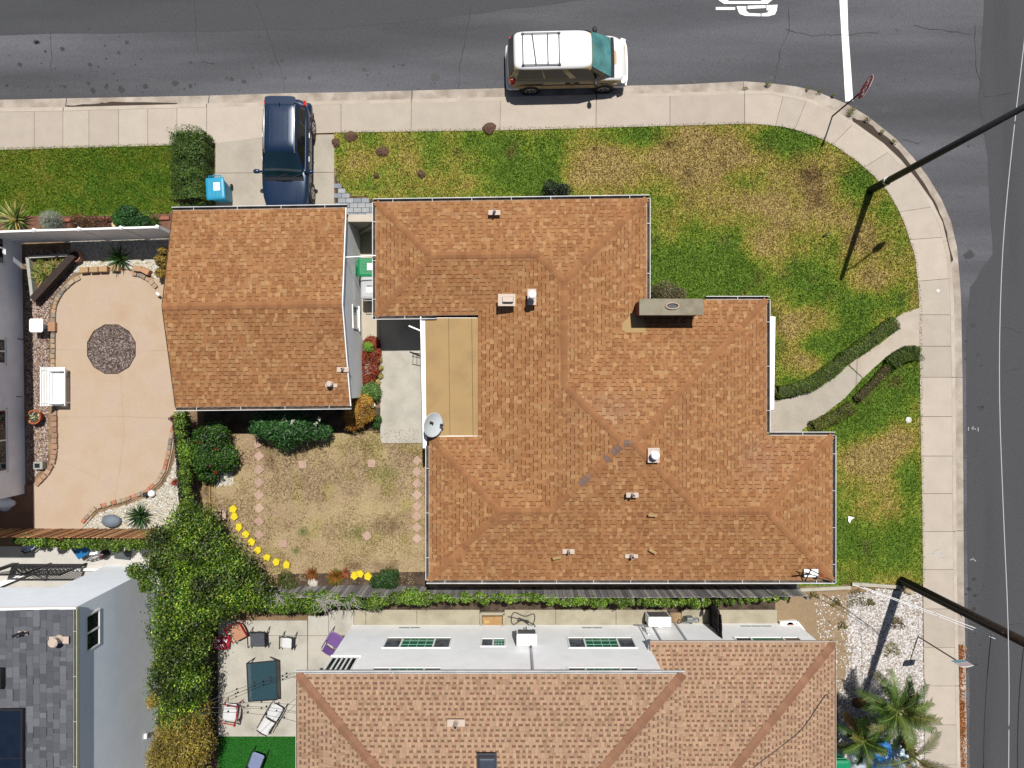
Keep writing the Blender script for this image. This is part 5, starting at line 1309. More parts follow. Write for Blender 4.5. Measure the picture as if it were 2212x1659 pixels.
def text_mesh(name, txt, size, mtx, m, parent, ext=.001):
    cu = bpy.data.curves.new(name, 'FONT'); cu.body = txt; cu.size = size; cu.align_x = 'CENTER'; cu.align_y = 'CENTER'; cu.extrude = ext
    o = bpy.data.objects.new(name, cu); COL.objects.link(o)
    me = bpy.data.meshes.new_from_object(o.evaluated_get(bpy.context.evaluated_depsgraph_get()))
    bpy.data.objects.remove(o)
    V = [tuple(mtx @ v.co) for v in me.vertices]; Fc = [tuple(p.vertices) for p in me.polygons]
    return mk(name, (V, Fc), m, parent)
def frame_mtx(c, xax, nrm):
    z = Vector(nrm).normalized(); x = Vector(xax); x = (x - z * x.dot(z)).normalized(); y = z.cross(x)
    m = Matrix((x, y, z)).transposed().to_4x4(); m.translation = Vector(c); return m
b = W(1798, 251, WZ)
t = thing('stop_sign', 'red octagonal stop sign on a thin steel post at the corner', 'stop sign', b)
nz = Vector((-.92, .39, 0)).normalized(); sc = Vector((b.x, b.y, 2.72)) + nz * .03; hx = Vector((0, 0, 1)).cross(nz)
mk('post', tube([(b.x, b.y, 0), (b.x, b.y, 3.05)], .03, 8), M['bark'], t)
def octa(r, off, m, name):
    V = [tuple(sc + hx * (r * math.cos(math.radians(22.5 + 45 * k))) + Vector((0, 0, r * math.sin(math.radians(22.5 + 45 * k)))) + nz * o) for o in (0, off) for k in range(8)]
    return mk(name, (V, [tuple(range(7, -1, -1)), tuple(range(8, 16))] + [(k, (k + 1) % 8, 8 + (k + 1) % 8, 8 + k) for k in range(8)]), m, t)
pl = octa(.46, .006, mat('sign_white', (.75, .75, .75), .4, .03, 5), 'plate')
octa(.445, .010, mat('sign_red', (.32, .008, .02), .4, .06, 5), 'red_face')
text_mesh('letters', 'STOP', .3, frame_mtx(sc + nz * .0125, hx, nz), M['white'], t)
b = W(1983, 1375, 0)
t = thing('street_sign', 'thin black post with a blue and pink pointed notice sign by the sidewalk', 'sign', b)
mk('post', tube([(b.x, b.y, 0), (b.x, b.y, 2.9)], .025, 8), M['black'], t)
nz = Vector((-.1, 1, 0)).normalized(); sc = Vector((b.x, b.y, 2.75)) + nz * .03; hx = Vector((0, 0, 1)).cross(nz)
mk('plate', ([tuple(sc + hx * a_x + Vector((0, 0, z)) + nz * o) for o in (0, .008) for a_x, z in ((-.23, -.28), (.23, -.28), (.23, .28), (.04, .36), (-.23, .28))], [(4, 3, 2, 1, 0), (5, 6, 7, 8, 9)] + [(k, (k + 1) % 5, 5 + (k + 1) % 5, 5 + k) for k in range(5)]), M['white'], t)
for z0, z1, m in ((-.27, -.02, C(150, 196, 214)), (.02, .06, C(196, 120, 140)), (.09, .13, C(206, 130, 150)), (.16, .2, C(196, 120, 140)), (.23, .265, C(206, 130, 150))):
    mk('printed_band', ([tuple(sc + hx * a_x + Vector((0, 0, z)) + nz * .0105) for a_x, z in ((-.215, z0), (.215, z0), (.215, z1), (-.215, z1))], [(0, 1, 2, 3)]), mat('band', m, .5, .1, 9), t)
# ---------------------------------------------------------------- bins
def cart(name, label, u, v, z, rot, colr, w=.66, d=.78, h=1.05):
    c = W(u, v, z); m = mat(name + '_plastic', colr, .45, .06, 4); 
    t = thing(name, label, 'bin', (c.x, c.y, WZ), 'wheeled bins', rot=rot)
    def rr(sx, sy, z, r=.07, n=4):
        o = []
        for qx, qy, a0 in ((1, 1, 0), (-1, 1, 90), (-1, -1, 180), (1, -1, 270)):
            for k in range(n + 1):
                a = math.radians(a0 + 90 * k / n); o.append((qx * (sx - r) + r * math.cos(a), qy * (sy - r) + r * math.sin(a), z))
        return o
    mk('body', loft([rr(w * .36, d * .36, .06), rr(w * .4, d * .4, .3), rr(w * .48, d * .48, h - .08), rr(w * .5, d * .5, h - .06), rr(w * .5, d * .5, h - .02)]), m, t, smooth=False)
    ld = mk('lid', loft([rr(w * .53, d * .53, h - .018), rr(w * .54, d * .54, h + .01), rr(w * .5, d * .5, h + .04), rr(w * .4, d * .42, h + .055)]), m, t, smooth=False)
    for k in (-1, 0, 1):
        mk('lid_rib', box((k * w * .2, -.02, h + .06), (.03, d * .7, .012)), m, ld)
    mk('handle', tube([(-w * .35, d * .55, h - .03), (-w * .35, d * .62, h + .0), (w * .35, d * .62, h + .0), (w * .35, d * .55, h - .03)], .018, 6), m, t)
    for s_ in (-1, 1): mk('wheel', tube([(s_ * w * .36, d * .42, .1), (s_ * w * .44, d * .42, .1)], .1, 14), M['rubber'], t)
    return t, ld, h
t, ld, hh_ = cart('blue_bin', 'bright blue wheeled bin between hedge and driveway', 466, 408, 1.05, math.radians(4), C(40, 172, 214))
mk('label_plate', box((.08, .06, hh_ + .068), (.24, .3, .004)), M['white'], ld)
for k in range(4): mk('label_print', box((.0 + k * .05, .06, hh_ + .0705), (.02, .24 - .03 * (k % 2), .002)), mat('print_blue', C(30, 90, 170), .6, .05, 5), ld)
t, ld, hh_ = cart('green_bin', 'green wheeled bin half under the house eave', 797, 578, 1.05, math.radians(90), C(10, 150, 92))
mk('label_plate', box((.02, -.05, hh_ + .068), (.26, .2, .004)), M['white'], ld)
for k in range(3): mk('label_print', box((.02, -.1 + k * .05, hh_ + .0705), (.2, .018, .002)), mat('print_pink', C(220, 150, 160), .6, .05, 5), ld)
t, ld, hh_ = cart('grey_bin', 'pale grey wheeled bin below the green bin at the eave', 800, 622, 1.05, math.radians(180), C(206, 208, 210))
mk('label_plate', box((-.02, .08, hh_ + .0655), (.3, .2, .004)), M['white'], ld)
for k in range(6): mk('label_print', box((-.13 + k * .045, -.06, hh_ + .066), (.03, .05, .003)), M['black'], ld)
t, ld, hh_ = cart('teal_green_bin', 'green bin at the bottom edge beside the palm', 1816, 1665, 1.05, 0, C(20, 160, 110))
# ---------------------------------------------------------------- fences
def board_fence(name, label, pts, h, bw, cols, gap=.012, th=.02, post_every=2.4, lean=0.0, postcol=None):
    p0 = Vector(pts[0]); t = thing(name, label, 'fence', p0)
    for a, b in zip(pts[:-1], pts[1:]):
        a = Vector(a); b = Vector(b); d = b - a; L = d.length; d.normalize(); nrm = Vector((-d.y, d.x, 0))
        n = int(L / bw)
        for k in range(n):
            c = a + d * (bw * (k + .5)); hh = h * random.uniform(.975, 1.015); col = random.choice(cols); kk = random.uniform(.75, 1.2); col = tuple(x * kk for x in col)
            w2 = (bw - gap) / 2; off = random.uniform(-.006, .006)
            V = []
            for z, ln in ((0, 0), (hh, lean)):
                for s1, s2 in ((-1, -1), (1, -1), (1, 1), (-1, 1)):
                    q = c + d * (s1 * w2) + nrm * (s2 * th / 2 + off + ln); V.append((q.x, q.y, z))
            Fc = [(3, 2, 1, 0), (4, 5, 6, 7), (0, 1, 5, 4), (1, 2, 6, 5), (2, 3, 7, 6), (3, 0, 4, 7)]
            mk('board', (V, Fc, [col] * 6), M['wood'], t)
        for z in (.35, h - .3):
            vf = beam(a + nrm * (.04 + lean * z / h) + Vector((0, 0, z)), b + nrm * (.04 + lean * z / h) + Vector((0, 0, z)), .045, .09)
            mk('rail', (vf[0], vf[1], [tuple(x * .9 for x in cols[0])] * 6), M['wood'], t)
        m = max(1, int(L / post_every))
        for k in range(m + 1):
            c = a + d * (L * k / m) + nrm * .1
            vf = box((c.x, c.y, h / 2), (.09, .09, h)); mk('post', (vf[0], vf[1], [postcol or tuple(x * .8 for x in cols[0])] * 6), M['wood'], t)
    return t
GREYW = [C(176, 172, 170), C(156, 152, 152), C(192, 188, 184), C(138, 134, 136)]
board_fence('grey_board_fence', 'weathered grey board fence along the dry yard and the house', [W(1712, 1264, 0), W(1640, 1266, 0), W(925, 1268, 0), W(800, 1264, 0), W(600, 1268, 0)], 1.45, .142, GREYW)
board_fence('brown_board_fence', 'brown slatted board fence below the tinted patio', [W(372, 1143, 0), W(180, 1142, 0), W(-80, 1141, 0)], 1.6, .15, [C(214, 156, 104), C(170, 112, 70), C(236, 186, 130), C(140, 88, 56)], gap=.05)
board_fence('dark_yard_fence', 'dark board fence between the patio and the dry yard, under the ivy', [W(430, 1112, 0), W(412, 900, 0)], 1.55, .14, [C(110, 100, 94), C(90, 82, 78)])
board_fence('dark_gate_fence', 'black stained fence section crossing the concrete strip to the white wall', [W(1533, 1372, 0), W(1530, 1292, 0)], 1.75, .15, [C(44, 38, 36), C(34, 30, 30), C(58, 44, 40)])
# white vinyl fence
vf_t = thing('vinyl_fence', 'white vinyl panel fence behind the left hand lawn', 'fence', W(200, 520))
fp = [W(-90, 529, 0), W(-40, 527.5, 0), W(48, 525, 0), W(148, 521.5, 0), W(238, 519, 0), W(322, 516.5, 0), W(395, 514.5, 0)]
for a, b in zip(fp[:-1], fp[1:]):
    mk('panel', MB().add(beam(a + Vector((0, 0, 1.0)), b + Vector((0, 0, 1.0)), .04, 1.8)).vf(), M['white'], vf_t)
    mk('top_rail', beam(a + Vector((0, 0, 1.95)), b + Vector((0, 0, 1.95)), .07, .1), M['white'], vf_t)
for p in fp: 
    mk('post', box((p.x, p.y, 1.02), (.12, .12, 2.04)), M['white'], vf_t)
    mk('post_cap', lathe([(.085, 2.04), (.085, 2.06), (.02, 2.11)], (p.x, p.y, 0), 4), M['white'], vf_t)
# ---------------------------------------------------------------- patio things on the left
def outw(path, i, off):
    a = np.array(path[max(i - 1, 0)]); b = np.array(path[min(i + 1, len(path) - 1)]); d = (b - a) / (np.linalg.norm(b - a) + 1e-9)
    return d
brd = thing('stone_border', 'border of small stones and bricks edging the tinted patio', 'border', W(180, 590))
BC = [C(190, 168, 140), C(204, 182, 156), C(170, 154, 136), C(196, 160, 130), C(156, 146, 136)]
def stones(path, step, off, ln, wd, hgt, cols):
    rp_ = resample(path, step)
    for i, p in enumerate(rp_[:-1]):
        q = rp_[i + 1]; d = np.array(q) - np.array(p); L = np.linalg.norm(d); d /= L; n = np.array([d[1], -d[0]])
        c = (np.array(p) + np.array(q)) / 2 + n * off
        w = W(c[0], c[1], 0); k = 1 / 54.9; rz = -math.atan2(d[1], d[0])
        col = random.choice(cols); kk = random.uniform(.85, 1.12); col = tuple(x * kk for x in col)
        hh = hgt * random.uniform(.85, 1.15)
        vf = box((w.x, w.y, hh / 2), (L * k * ln, wd * random.uniform(.85, 1.1), hh), rz)
        mk('edging_stone', (vf[0], vf[1], [col] * 6), M['stone'], brd, bevel=.018, seg=2)
stones([(111, 890), (111, 786), (112, 676), (116, 658), (123, 640), (133, 625), (147, 611), (160, 601), (172, 594)], 11.5, -6, .9, .16, .12, BC)
stones([(290, 585), (310, 590), (330, 602), (345, 618)], 12, -6, .9, .16, .12, BC)
stones([(75, 1043), (97, 1020), (110, 1000), (115, 970), (113, 886)], 12, -7, .92, .2, .14, [C(190, 150, 124), C(176, 140, 118), C(200, 166, 140)])
stones([(384, 920), (378, 936), (373, 973), (363, 1016), (347, 1043), (320, 1066), (277, 1083), (213, 1100), (184, 1132)], 12, -6, .9, .16, .12, BC + [C(206, 140, 108)])
for u, v, r in ((181, 583, .1), (202, 582, .05), (222, 581, .02), (247, 579, -.05), (296, 580, -.08), (313, 585, -.5)):
    c = W(u, v, .24)
    vf = box((c.x, c.y, .13), (.33, .22, .26), r); mk('brick', (vf[0], vf[1], [tuple(x * random.uniform(.9, 1.08) for x in C(206, 168, 124))] * 6), M['stone'], brd, bevel=.02)
pit = [P2(242 + 54 * math.cos(2 * math.pi * (k + .5) / 12), 754 + 55 * math.sin(2 * math.pi * (k + .5) / 12)) for k in range(12)]
mk('gravel_pit', sheet(pit, WZ + .004), M['soil_and_shade'], label='twelve sided gravel filled opening in the tinted patio', kind='structure')
mk('pit_edging', (lambda A, B: ([(p[0], p[1], z) for z, L_ in ((WZ + .03, A), (WZ + .03, B), (WZ, B), (WZ, A)) for p in L_], [(i + 12 * r, (i + 1) % 12 + 12 * r, (i + 1) % 12 + 12 * ((r + 1) % 4), i + 12 * ((r + 1) % 4)) for r in range(4) for i in range(12)]))(pit, [((p[0] - W(242, 754).x) * .975 + W(242, 754).x, (p[1] - W(242, 754).y) * .975 + W(242, 754).y) for p in pit]), mat('pit_metal', C(90, 66, 52), .8, .2, 8), label='thin dark edging round the gravel opening', cat='edging')
BR = [C(120, 104, 100), C(92, 78, 74), C(150, 136, 130), C(176, 166, 160), C(70, 58, 56), C(136, 112, 100)]
gravel('gravel', [((p[0] - W(242, 754).x) * .97 + W(242, 754).x, (p[1] - W(242, 754).y) * .97 + W(242, 754).y) for p in pit], 3000, .032, BR, WZ + .006, 'dark mixed gravel filling the patio opening')
MV = [C(150, 122, 116), C(176, 150, 140), C(204, 186, 172), C(122, 98, 92), C(190, 160, 136), C(96, 78, 74), C(214, 204, 194)]
gravel('gravel', polyP([(54, 540), (150, 540), (160, 590), (140, 608), (120, 635), (105, 670), (103, 990), (92, 1014), (66, 1038), (58, 1038)]), 7500, .034, MV, -.02, 'mauve and brown gravel bed along the grey house wall')
WH = [C(226, 222, 212), C(206, 200, 186), C(236, 234, 228), C(190, 182, 164), C(220, 206, 170)]
gravel('gravel', polyP([(150, 518), (372, 512), (372, 640), (345, 616), (330, 596), (300, 582), (253, 578), (190, 580), (160, 590)]), 6500, .045, WH, -.02, 'white and cream gravel behind the patio border')
gravel('gravel', polyP([(178, 1142), (213, 1108), (277, 1090), (325, 1072), (352, 1048), (370, 1018), (381, 975), (384, 925), (396, 925), (396, 1142)]), 5500, .04, WH + [C(200, 190, 178)], -.02, 'white gravel at the lower right of the patio')
WS = [C(238, 234, 230), C(226, 220, 216), C(246, 244, 242), C(206, 196, 190), C(168, 152, 140)]
gravel('gravel', polyP([(1838, 1285), (1900, 1272), (1992, 1280), (1996, 1500), (1999, 1720), (1815, 1720), (1812, 1500), (1835, 1440), (1828, 1350)]), 15000, .042, WS, -.015, 'white rock mulch beside the utility pole')
mk('rock_bed', sheet(polyP([(1826, 1282), (1994, 1276), (1999, 1720), (1810, 1720), (1810, 1500), (1832, 1440)]), -.016), mat('rock_bed', C(190, 178, 166), .95, .2, 3), label='pale bed under the white rock mulch', kind='structure')
gravel('gravel', polyP([(1760, 1290), (1840, 1285), (1836, 1500), (1780, 1500)]), 700, .035, WS + [C(150, 126, 100)], -.008, 'scattered pale pebbles on the dirt')
gravel('gravel', polyP([(463, 1020), (500, 1010), (505, 1045), (470, 1052)]), 500, .045, WH, 0, 'small heap of white stones beside the rose bush')
# bench
b = W(112, 836, 0)
t = thing('garden_bench', 'white slatted garden bench on the edge of the patio', 'bench', b)
xb = W(88, 836, .9).x; xf_ = W(139, 836, .45).x; yb0 = W(0, 793, .6).y; yb1 = W(0, 877, .6).y
for k in range(7):
    x_ = xb + .2 + (xf_ - xb - .2) * k / 6.0
    mk('seat_slat', bx(x_ - .03, x_ + .026, yb1, yb0, .43, .455), M['white'], t)
for k in range(8):
    f = k / 7.0
    mk('back_slat', box((xb + .17 - .15 * f, (yb0 + yb1) / 2, .5 + .42 * f), (.018 + .02, yb0 - yb1, .05), 0), M['white'], t)
for yy in (yb0 - .12, yb1 + .12):
    for xx in (xb + .22, xf_ - .06): mk('leg', box((xx, yy, .22), (.05, .05, .43)), M['white'], t)
    mk('arm_rest', bx(xb + .05, xf_ + .02, yy - .04, yy + .04, .64, .665), M['white'], t)
    mk('back_post', beam((xb + .2, yy, .4), (xb + .02, yy, .95), .045, .045), M['white'], t)
mk('apron', bx(xf_ - .02, xf_ + .0, yb1 + .02, yb0 - .02, .34, .42), M['white'], t)
# terracotta pot with succulents
def pot(u, v, r, h, label, plantcols, m=None, n=40):
    c = W(u, v, h)
    t = thing('plant_pot', label, 'plant pot', (c.x, c.y, 0), 'potted plants')
    mk('pot', lathe([(r * .7, 0), (r * .95, h * .8), (r * 1.08, h * .82), (r * 1.08, h), (r * .88, h), (r * .85, h * .85)], (c.x, c.y, 0), 24), m or M['terracotta'], t, smooth=False)
    mk('soil', sheet([(c.x + r * .87 * math.cos(k * .4189), c.y + r * .87 * math.sin(k * .4189)) for k in range(15)], h * .88), M['soil_and_shade'], t)
    P = np.stack([c.x + rng.normal(0, r * .35, n), c.y + rng.normal(0, r * .35, n), h * .9 + rng.uniform(0, .12, n)], 1)
    leafcloud('plant', P, np.tile([0, 0, 1.0], (n, 1)), .12, pal(n, plantcols), t)
    return t
pot(72, 901, .26, .38, 'round terracotta pot with pale succulents beside the bench', [C(196, 200, 150), C(120, 140, 80), C(228, 226, 200)])
c = W(78, 703, .55)
t = thing('side_stand', 'white square topped stand on a terracotta block beside the patio', 'stand', (c.x, c.y, 0))
mk('top', loft([[(c.x + s * w, c.y + q * w, z) for s, q in ((-1, -.8), (-.8, -1), (.8, -1), (1, -.8), (1, .8), (.8, 1), (-.8, 1), (-1, .8))] for w, z in ((.22, .5), (.26, .53), (.26, .56), (.2, .575))]), M['white'], t)
mk('stem', tube([(c.x, c.y, .0), (c.x, c.y, .5)], .1, 12), M['white'], t)
mk('block', box((c.x + .35, c.y - .02, .1), (.28, .36, .2)), mat('stand_block', C(196, 150, 118), .9, .1, 8), t, bevel=.02)
c = W(81, 1006, .25)
t = thing('garden_lantern', 'square grey garden lantern with dark glass among the stones', 'lantern', (c.x, c.y, 0))
mk('body', box((c.x, c.y, .12), (.36, .3, .24)), M['stone'] if False else mat('lantern_grey', C(186, 182, 172), .7, .1, 8), t, bevel=.02)
mk('glass', box((c.x - .02, c.y, .243), (.2, .17, .012)), M['glass'], t)
c = W(325, 1067, .2)
t = thing('dog_figurine', 'small white and black garden figurine on the patio edge', 'figurine', (c.x, c.y, 0))
mk('body', lathe([(.05, .0), (.13, .05), (.14, .14), (.1, .22), (.03, .26)], (c.x, c.y, 0), 14), M['white'], t, smooth=True)
mk('head', lathe([(.03, .12), (.09, .16), (.09, .24), (.03, .29)], (c.x - .2, c.y - .02, 0), 12), M['cable'], t, smooth=True)
for k in (-1, 1): mk('ear', box((c.x - .22, c.y - .02 + k * .07, .29), (.05, .03, .06)), M['cable'], t)
c = W(243, 1125, 0)
V, Fc = lathe([(.3, 0), (.34, .08), (.27, .2), (.1, .27)], (0, 0, 0), 14)
mk('boulder', ([(c.x + x * 1.15 + random.uniform(-.02, .02), c.y + y * .8 + random.uniform(-.02, .02), z) for x, y, z in V], Fc), mat('blue_grey_rock', C(130, 142, 154), .8, .15, 7, bump=.3), smooth=True, label='smooth blue grey boulder in the white gravel', cat='boulder')
# triangular planter
t = thing('planter_box', 'triangular raised planter with pale boards and a dark timber', 'planter', W(95, 600))
mk('board', beam(W(63, 557, .25), W(160, 552, .25), .09, .3), mat('whitewood', C(206, 204, 196), .8, .08, 6), t)
mk('board', beam(W(64, 557, .25), W(75, 650, .25), .12, .3), mat('whitewood2', C(196, 196, 188), .8, .08, 6), t)
mk('timber', beam(W(162, 552, .3), W(74, 648, .3), .26, .3), mat('dark_timber', C(66, 52, 46), .9, .25, 9, bump=.5), t)
mk('soil', sheet(polyP([(66, 560), (155, 556), (76, 640)]), .14), mat('planter_soil', C(140, 100, 70), .95, .3, 10, bump=.7), t)
mk('broken_pot', lathe([(.2, .0), (.23, .1), (.22, .3), (.19, .3), (.19, .1)], tuple(W(171, 556)), 14, True, False), mat('pink_clay', C(206, 150, 126), .8, .1, 7), label='pink clay pot leaning at the end of the dark timber', cat='pot')
mk('sprinkler_pipe', tube([W(342, 640, .0), W(342, 636, .3), W(338, 632, .32)], .05, 8), M['white'], label='white pipe stub at the garage corner of the patio', cat='pipe')
# ---------------------------------------------------------------- back yard stepping stones and yellow stones
pinkm = [mat('pink_paver_%d' % i, C(*c), .85, .07, 9, bump=.2) for i, c in enumerate(((210, 176, 156), (202, 168, 150), (216, 184, 164)))]
STEP = [(556, 960, .5, 'irregular pale stepping stone at the top of the left hand row', .8)] + [(560, v, .72, 'pink square stepping stone, number %s from the top of the left hand diamond row' % w, 1) for v, w in ((985, 'one'), (1014, 'two'), (1042, 'three'), (1069, 'four'), (1097, 'five'), (1126, 'six'), (1155, 'seven'))] + \
       [(654, 1003, .05, 'lone pink square stone below the oleander', 1), (803, 1001, -.02, 'lone pink square stone below the concrete slab', 1), (612, 1174, .03, 'lone pink square stone near the yellow arc', 1), (793, 1157, .6, 'lone pink diamond stone in the lower yard', 1)] + \
       [(901, v, .78, 'pink diamond stepping stone, number %s from the top of the row beside the house' % w, 1) for v, w in ((995, 'one'), (1019, 'two'), (1045, 'three'), (1069, 'four'), (1093, 'five'), (1115, 'six'), (1139, 'seven'), (1163, 'eight'))]
for u, v, r, lb, s in STEP:
    c = W(u, v)
    mk('stepping_stone', box((c.x, c.y, .012), (.3 * s, .3 * s, .045), r), random.choice(pinkm), label=lb, cat='stepping stone', group='pink stepping stones', bevel=.006)
ym = mat('yellow_painted_stone', C(250, 226, 30), .7, .05, 7)
YS = [(505, 1099, 'first'), (508, 1115, 'second'), (518, 1138, 'third'), (532, 1154, 'fourth'), (544, 1170, 'fifth'), (559, 1187, 'sixth'), (578, 1203, 'seventh'), (598, 1213, 'eighth'), (620, 1219, 'ninth')]
YS = [(u, v, '%s yellow painted stone of the arc, counted from its top' % w) for u, v, w in YS] + [(767, 1242, 'left yellow painted stone of the three by the fence'), (779, 1238, 'upper middle yellow painted stone of the three by the fence'), (795, 1244, 'right yellow painted stone of the three by the fence')]
for u, v, lb in YS:
    c = W(u, v); n = 5; r0 = random.uniform(0, 1)
    poly = [(c.x + random.uniform(.13, .18) * math.cos(r0 + 2 * math.pi * k / n), c.y + random.uniform(.14, .19) * math.sin(r0 + 2 * math.pi * k / n)) for k in range(n)]
    mk('yellow_stone', prism(poly, 0, .11), ym, label=lb, cat='stone', group='yellow painted stones', bevel=.008)
t = thing('stacked_blocks', 'stack of pinkish hollow concrete blocks beside the yellow arc', 'blocks', W(478, 1112))
for k, (u, v) in enumerate(((468, 1110), (477, 1110), (488, 1111))):
    c = W(u, v); mk('block', MB().add(box((c.x, c.y, .1), (.15, .38, .2))).vf(), pinkm[k], t, bevel=.01)
    if k < 2:
        for q in (-.09, .09): mk('block_hole', box((c.x, c.y + q, .2005), (.09, .11, .004)), M['soil_and_shade'], t)
mk('edging_board', beam(W(452, 1000, .03), W(455, 1100, .03), .04, .1), mat('edge_wood', C(190, 140, 100), .9, .1, 8), label='thin wooden edging at the left of the dry yard', cat='edging')
# planter cradle among the red succulents
t = thing('driftwood_stand', 'small weathered wooden stand among the red succulents', 'stand', W(798, 796))
for k in range(3): mk('slat', box((W(794 + k * 4, 796).x, W(0, 796).y, .3), (.05, .5, .03)), mat('driftwood', C(176, 166, 156), .9, .15, 9), t)
for v in (788, 804): mk('cross_piece', box((W(798, v).x, W(798, v).y, .28), (.3, .05, .03)), mat('driftwood2', C(150, 140, 132), .9, .15, 9), t)
for u, v in ((794, 788), (802, 804)): mk('leg', box((W(u, v).x, W(u, v).y, .14), (.05, .05, .27)), mat('driftwood3', C(130, 120, 112), .9, .15, 9), t)
# small lids and scraps
mk('valve_cover', lathe([(.12, 0), (.12, .03), (.09, .04), (.04, .045)], tuple(W(1962, 907)), 18), mat('valve_plastic', (.5, .5, .48), .6, .1, 6), label='round white valve lid in the lawn by the sidewalk', cat='valve lid')
mk('survey_cap', lathe([(.07, 0), (.07, .012), (.03, .014)], tuple(W(2026, 628, WZ)), 14), mat('cap_grey', (.45, .45, .44), .6, .1, 6), label='small white round mark on the sidewalk', cat='survey mark')
c = W(1836, 1122)
mk('paper_scrap', ([(c.x - .08, c.y + .14, .05), (c.x + .14, c.y + .08, .09), (c.x + .03, c.y + .0, .06), (c.x - .03, c.y - .15, .04), (c.x - .1, c.y - .05, .07)], [(0, 4, 3, 2, 1)]), M['white'], label='crumpled white paper scrap on the right hand lawn', cat='paper')
c = W(1778, 510)
mk('irrigation_stub', MB().add(tube([(c.x, c.y, 0), (c.x, c.y, .18)], .03, 6)).add(tube([(c.x, c.y, .18), (c.x + .16, c.y + .1, .2)], .02, 6)).vf(), M['cable'], label='short dark irrigation stub in the middle of the corner lawn', cat='pipe stub')
# landscape timbers
tw = mat('pale_timber', C(206, 198, 180), .9, .1, 6)
mk('landscape_timber', beam(W(1728, 1274, .06), W(1837, 1269, .06), .13, .1), tw, label='pale timber edging nearer to the house corner', cat='timber', group='landscape timbers')
mk('landscape_timber', beam(W(1840, 1261, .06), W(1943, 1268, .06), .13, .1), tw, label='pale timber edging reaching the utility pole', cat='timber', group='landscape timbers')
for u, v, lb in ((1948, 1272, 'leftmost'), (1958, 1276, 'middle'), (1966, 1279, 'rightmost'), (1962, 1271, 'topmost')):
    c = W(u, v); V, Fc = lathe([(.1, 0), (.11, .06), (.05, .13)], (c.x, c.y, 0), 8)
    mk('rock', (V, Fc), mat('tan_rock', C(206, 186, 150), .9, .15, 9), label=lb + ' tan rock in the little heap at the foot of the utility pole', cat='rock', group='tan rocks by the utility pole')
mk('downspout_pipe', tube([W(1722, 1250, 1.2), W(1722, 1266, .15), W(1728, 1280, .08)], .04, 8), M['white'], label='white downspout elbow at the south east house corner', cat='pipe')
t = thing('white_edging_block', 'white scalloped edging with a terracotta pot at the wing corner', 'edging', W(1708, 1348))
mk('curb', MB().add(beam(W(1684, 1345, .1), W(1720, 1343, .1), .12, .2)).add(beam(W(1720, 1343, .1), W(1735, 1362, .1), .12, .2)).vf(), M['white'], t)
mk('pot', lathe([(.12, 0), (.16, .2), (.13, .2)], tuple(W(1703, 1349)), 14), M['terracotta'], t)
# ---------------------------------------------------------------- south patio furniture
def Rz(t_, pts): return pts
def tub_chair(name, label, u, v, rot, frame_m, seat_m, back_m=None, w=.56, d=.54, lounge=0.0, sz=.42, bh=.42):
    c = W(u, v, .4)
    t = thing(name, label, 'chair', (c.x, c.y, WZ), 'patio chairs', rot=rot)
    mk('seat', loft([[(x, y, z + .05 * (x / d)) for x, y in outline(d / 2 - i_, -d / 2 + i_, w / 2 - i_, 6, 6, 24)] for z, i_ in ((sz - .03, .02), (sz, 0), (sz + .015, .03))]), seat_m, t)
    x0 = -d / 2
    mk('backrest', patch([(x0 - .02, -w / 2 + .03, sz + .06), (x0 - .02, w / 2 - .03, sz + .06), (x0 - .14 - lounge, w / 2 - .05, sz + bh), (x0 - .14 - lounge, -w / 2 + .05, sz + bh)], 6, 4, -.05, 0), back_m or seat_m, t, smooth=True)
    for s_ in (-1, 1):
        y = s_ * (w / 2 + .02)
        mk('arm_rest', tube([(x0 - .12, y, sz + .25), (0, y, sz + .22), (d / 2 - .02, y, sz + .2)], .022, 6), frame_m, t)
        mk('leg', tube([(d / 2 - .02, y, sz + .2), (d / 2 + .02, y, 0)], .016, 6), frame_m, t)
        mk('leg', tube([(x0 - .1 - lounge * .9, y * .95, sz + bh - .02), (x0 + .02, y, sz), (x0 - .08, y, 0)], .016, 6), frame_m, t)
    mk('top_rail', tube([(x0 - .14 - lounge, -w / 2 + .02, sz + bh), (x0 - .16 - lounge, 0, sz + bh + .02), (x0 - .14 - lounge, w / 2 - .02, sz + bh)], .02, 6), frame_m, t)
    return t
mred = mat('red_chair', C(186, 24, 26), .5, .08, 6); mtan = mat('tan_seat', C(206, 150, 116), .7, .08, 6); mgry = mat('charcoal_fabric', C(84, 86, 96), .8, .15, 9); mwh = mat('white_cushion', C(238, 238, 238), .8, .04, 6); mpur = mat('purple_chair', C(128, 92, 160), .6, .08, 6); msil = mat('silver_fabric', C(206, 208, 214), .7, .08, 6)
tub_chair('red_chair', 'red armchair with tan seat pad at the top left of the patio', 517, 1365, math.radians(-152 + 90), mred, mtan, mtan)
tub_chair('camp_chair', 'grey and silver folding camp chair next to the red armchair', 559, 1380, math.radians(-88), M['black'], mgry, msil, w=.62)
for s_ in (): pass
tub_chair('white_chair', 'white slim chair alone at the top right of the patio', 622, 1387, math.radians(-94), M['black'], mwh, mwh, w=.44, d=.42)
tub_chair('purple_chair', 'purple armchair beside the white wall corner', 725, 1382, math.radians(60), mpur, mpur, mpur)
tub_chair('red_white_chair', 'white cushioned chair with red back rail at the lower left of the patio', 498, 1537, math.radians(172), mred, mwh, mwh, w=.66, d=.5)
tub_chair('white_lounge_chair', 'white reclining chair with black frame below the glass table', 594, 1537, math.radians(60), M['black'], mwh, mwh, w=.5, d=.62, lounge=.25)
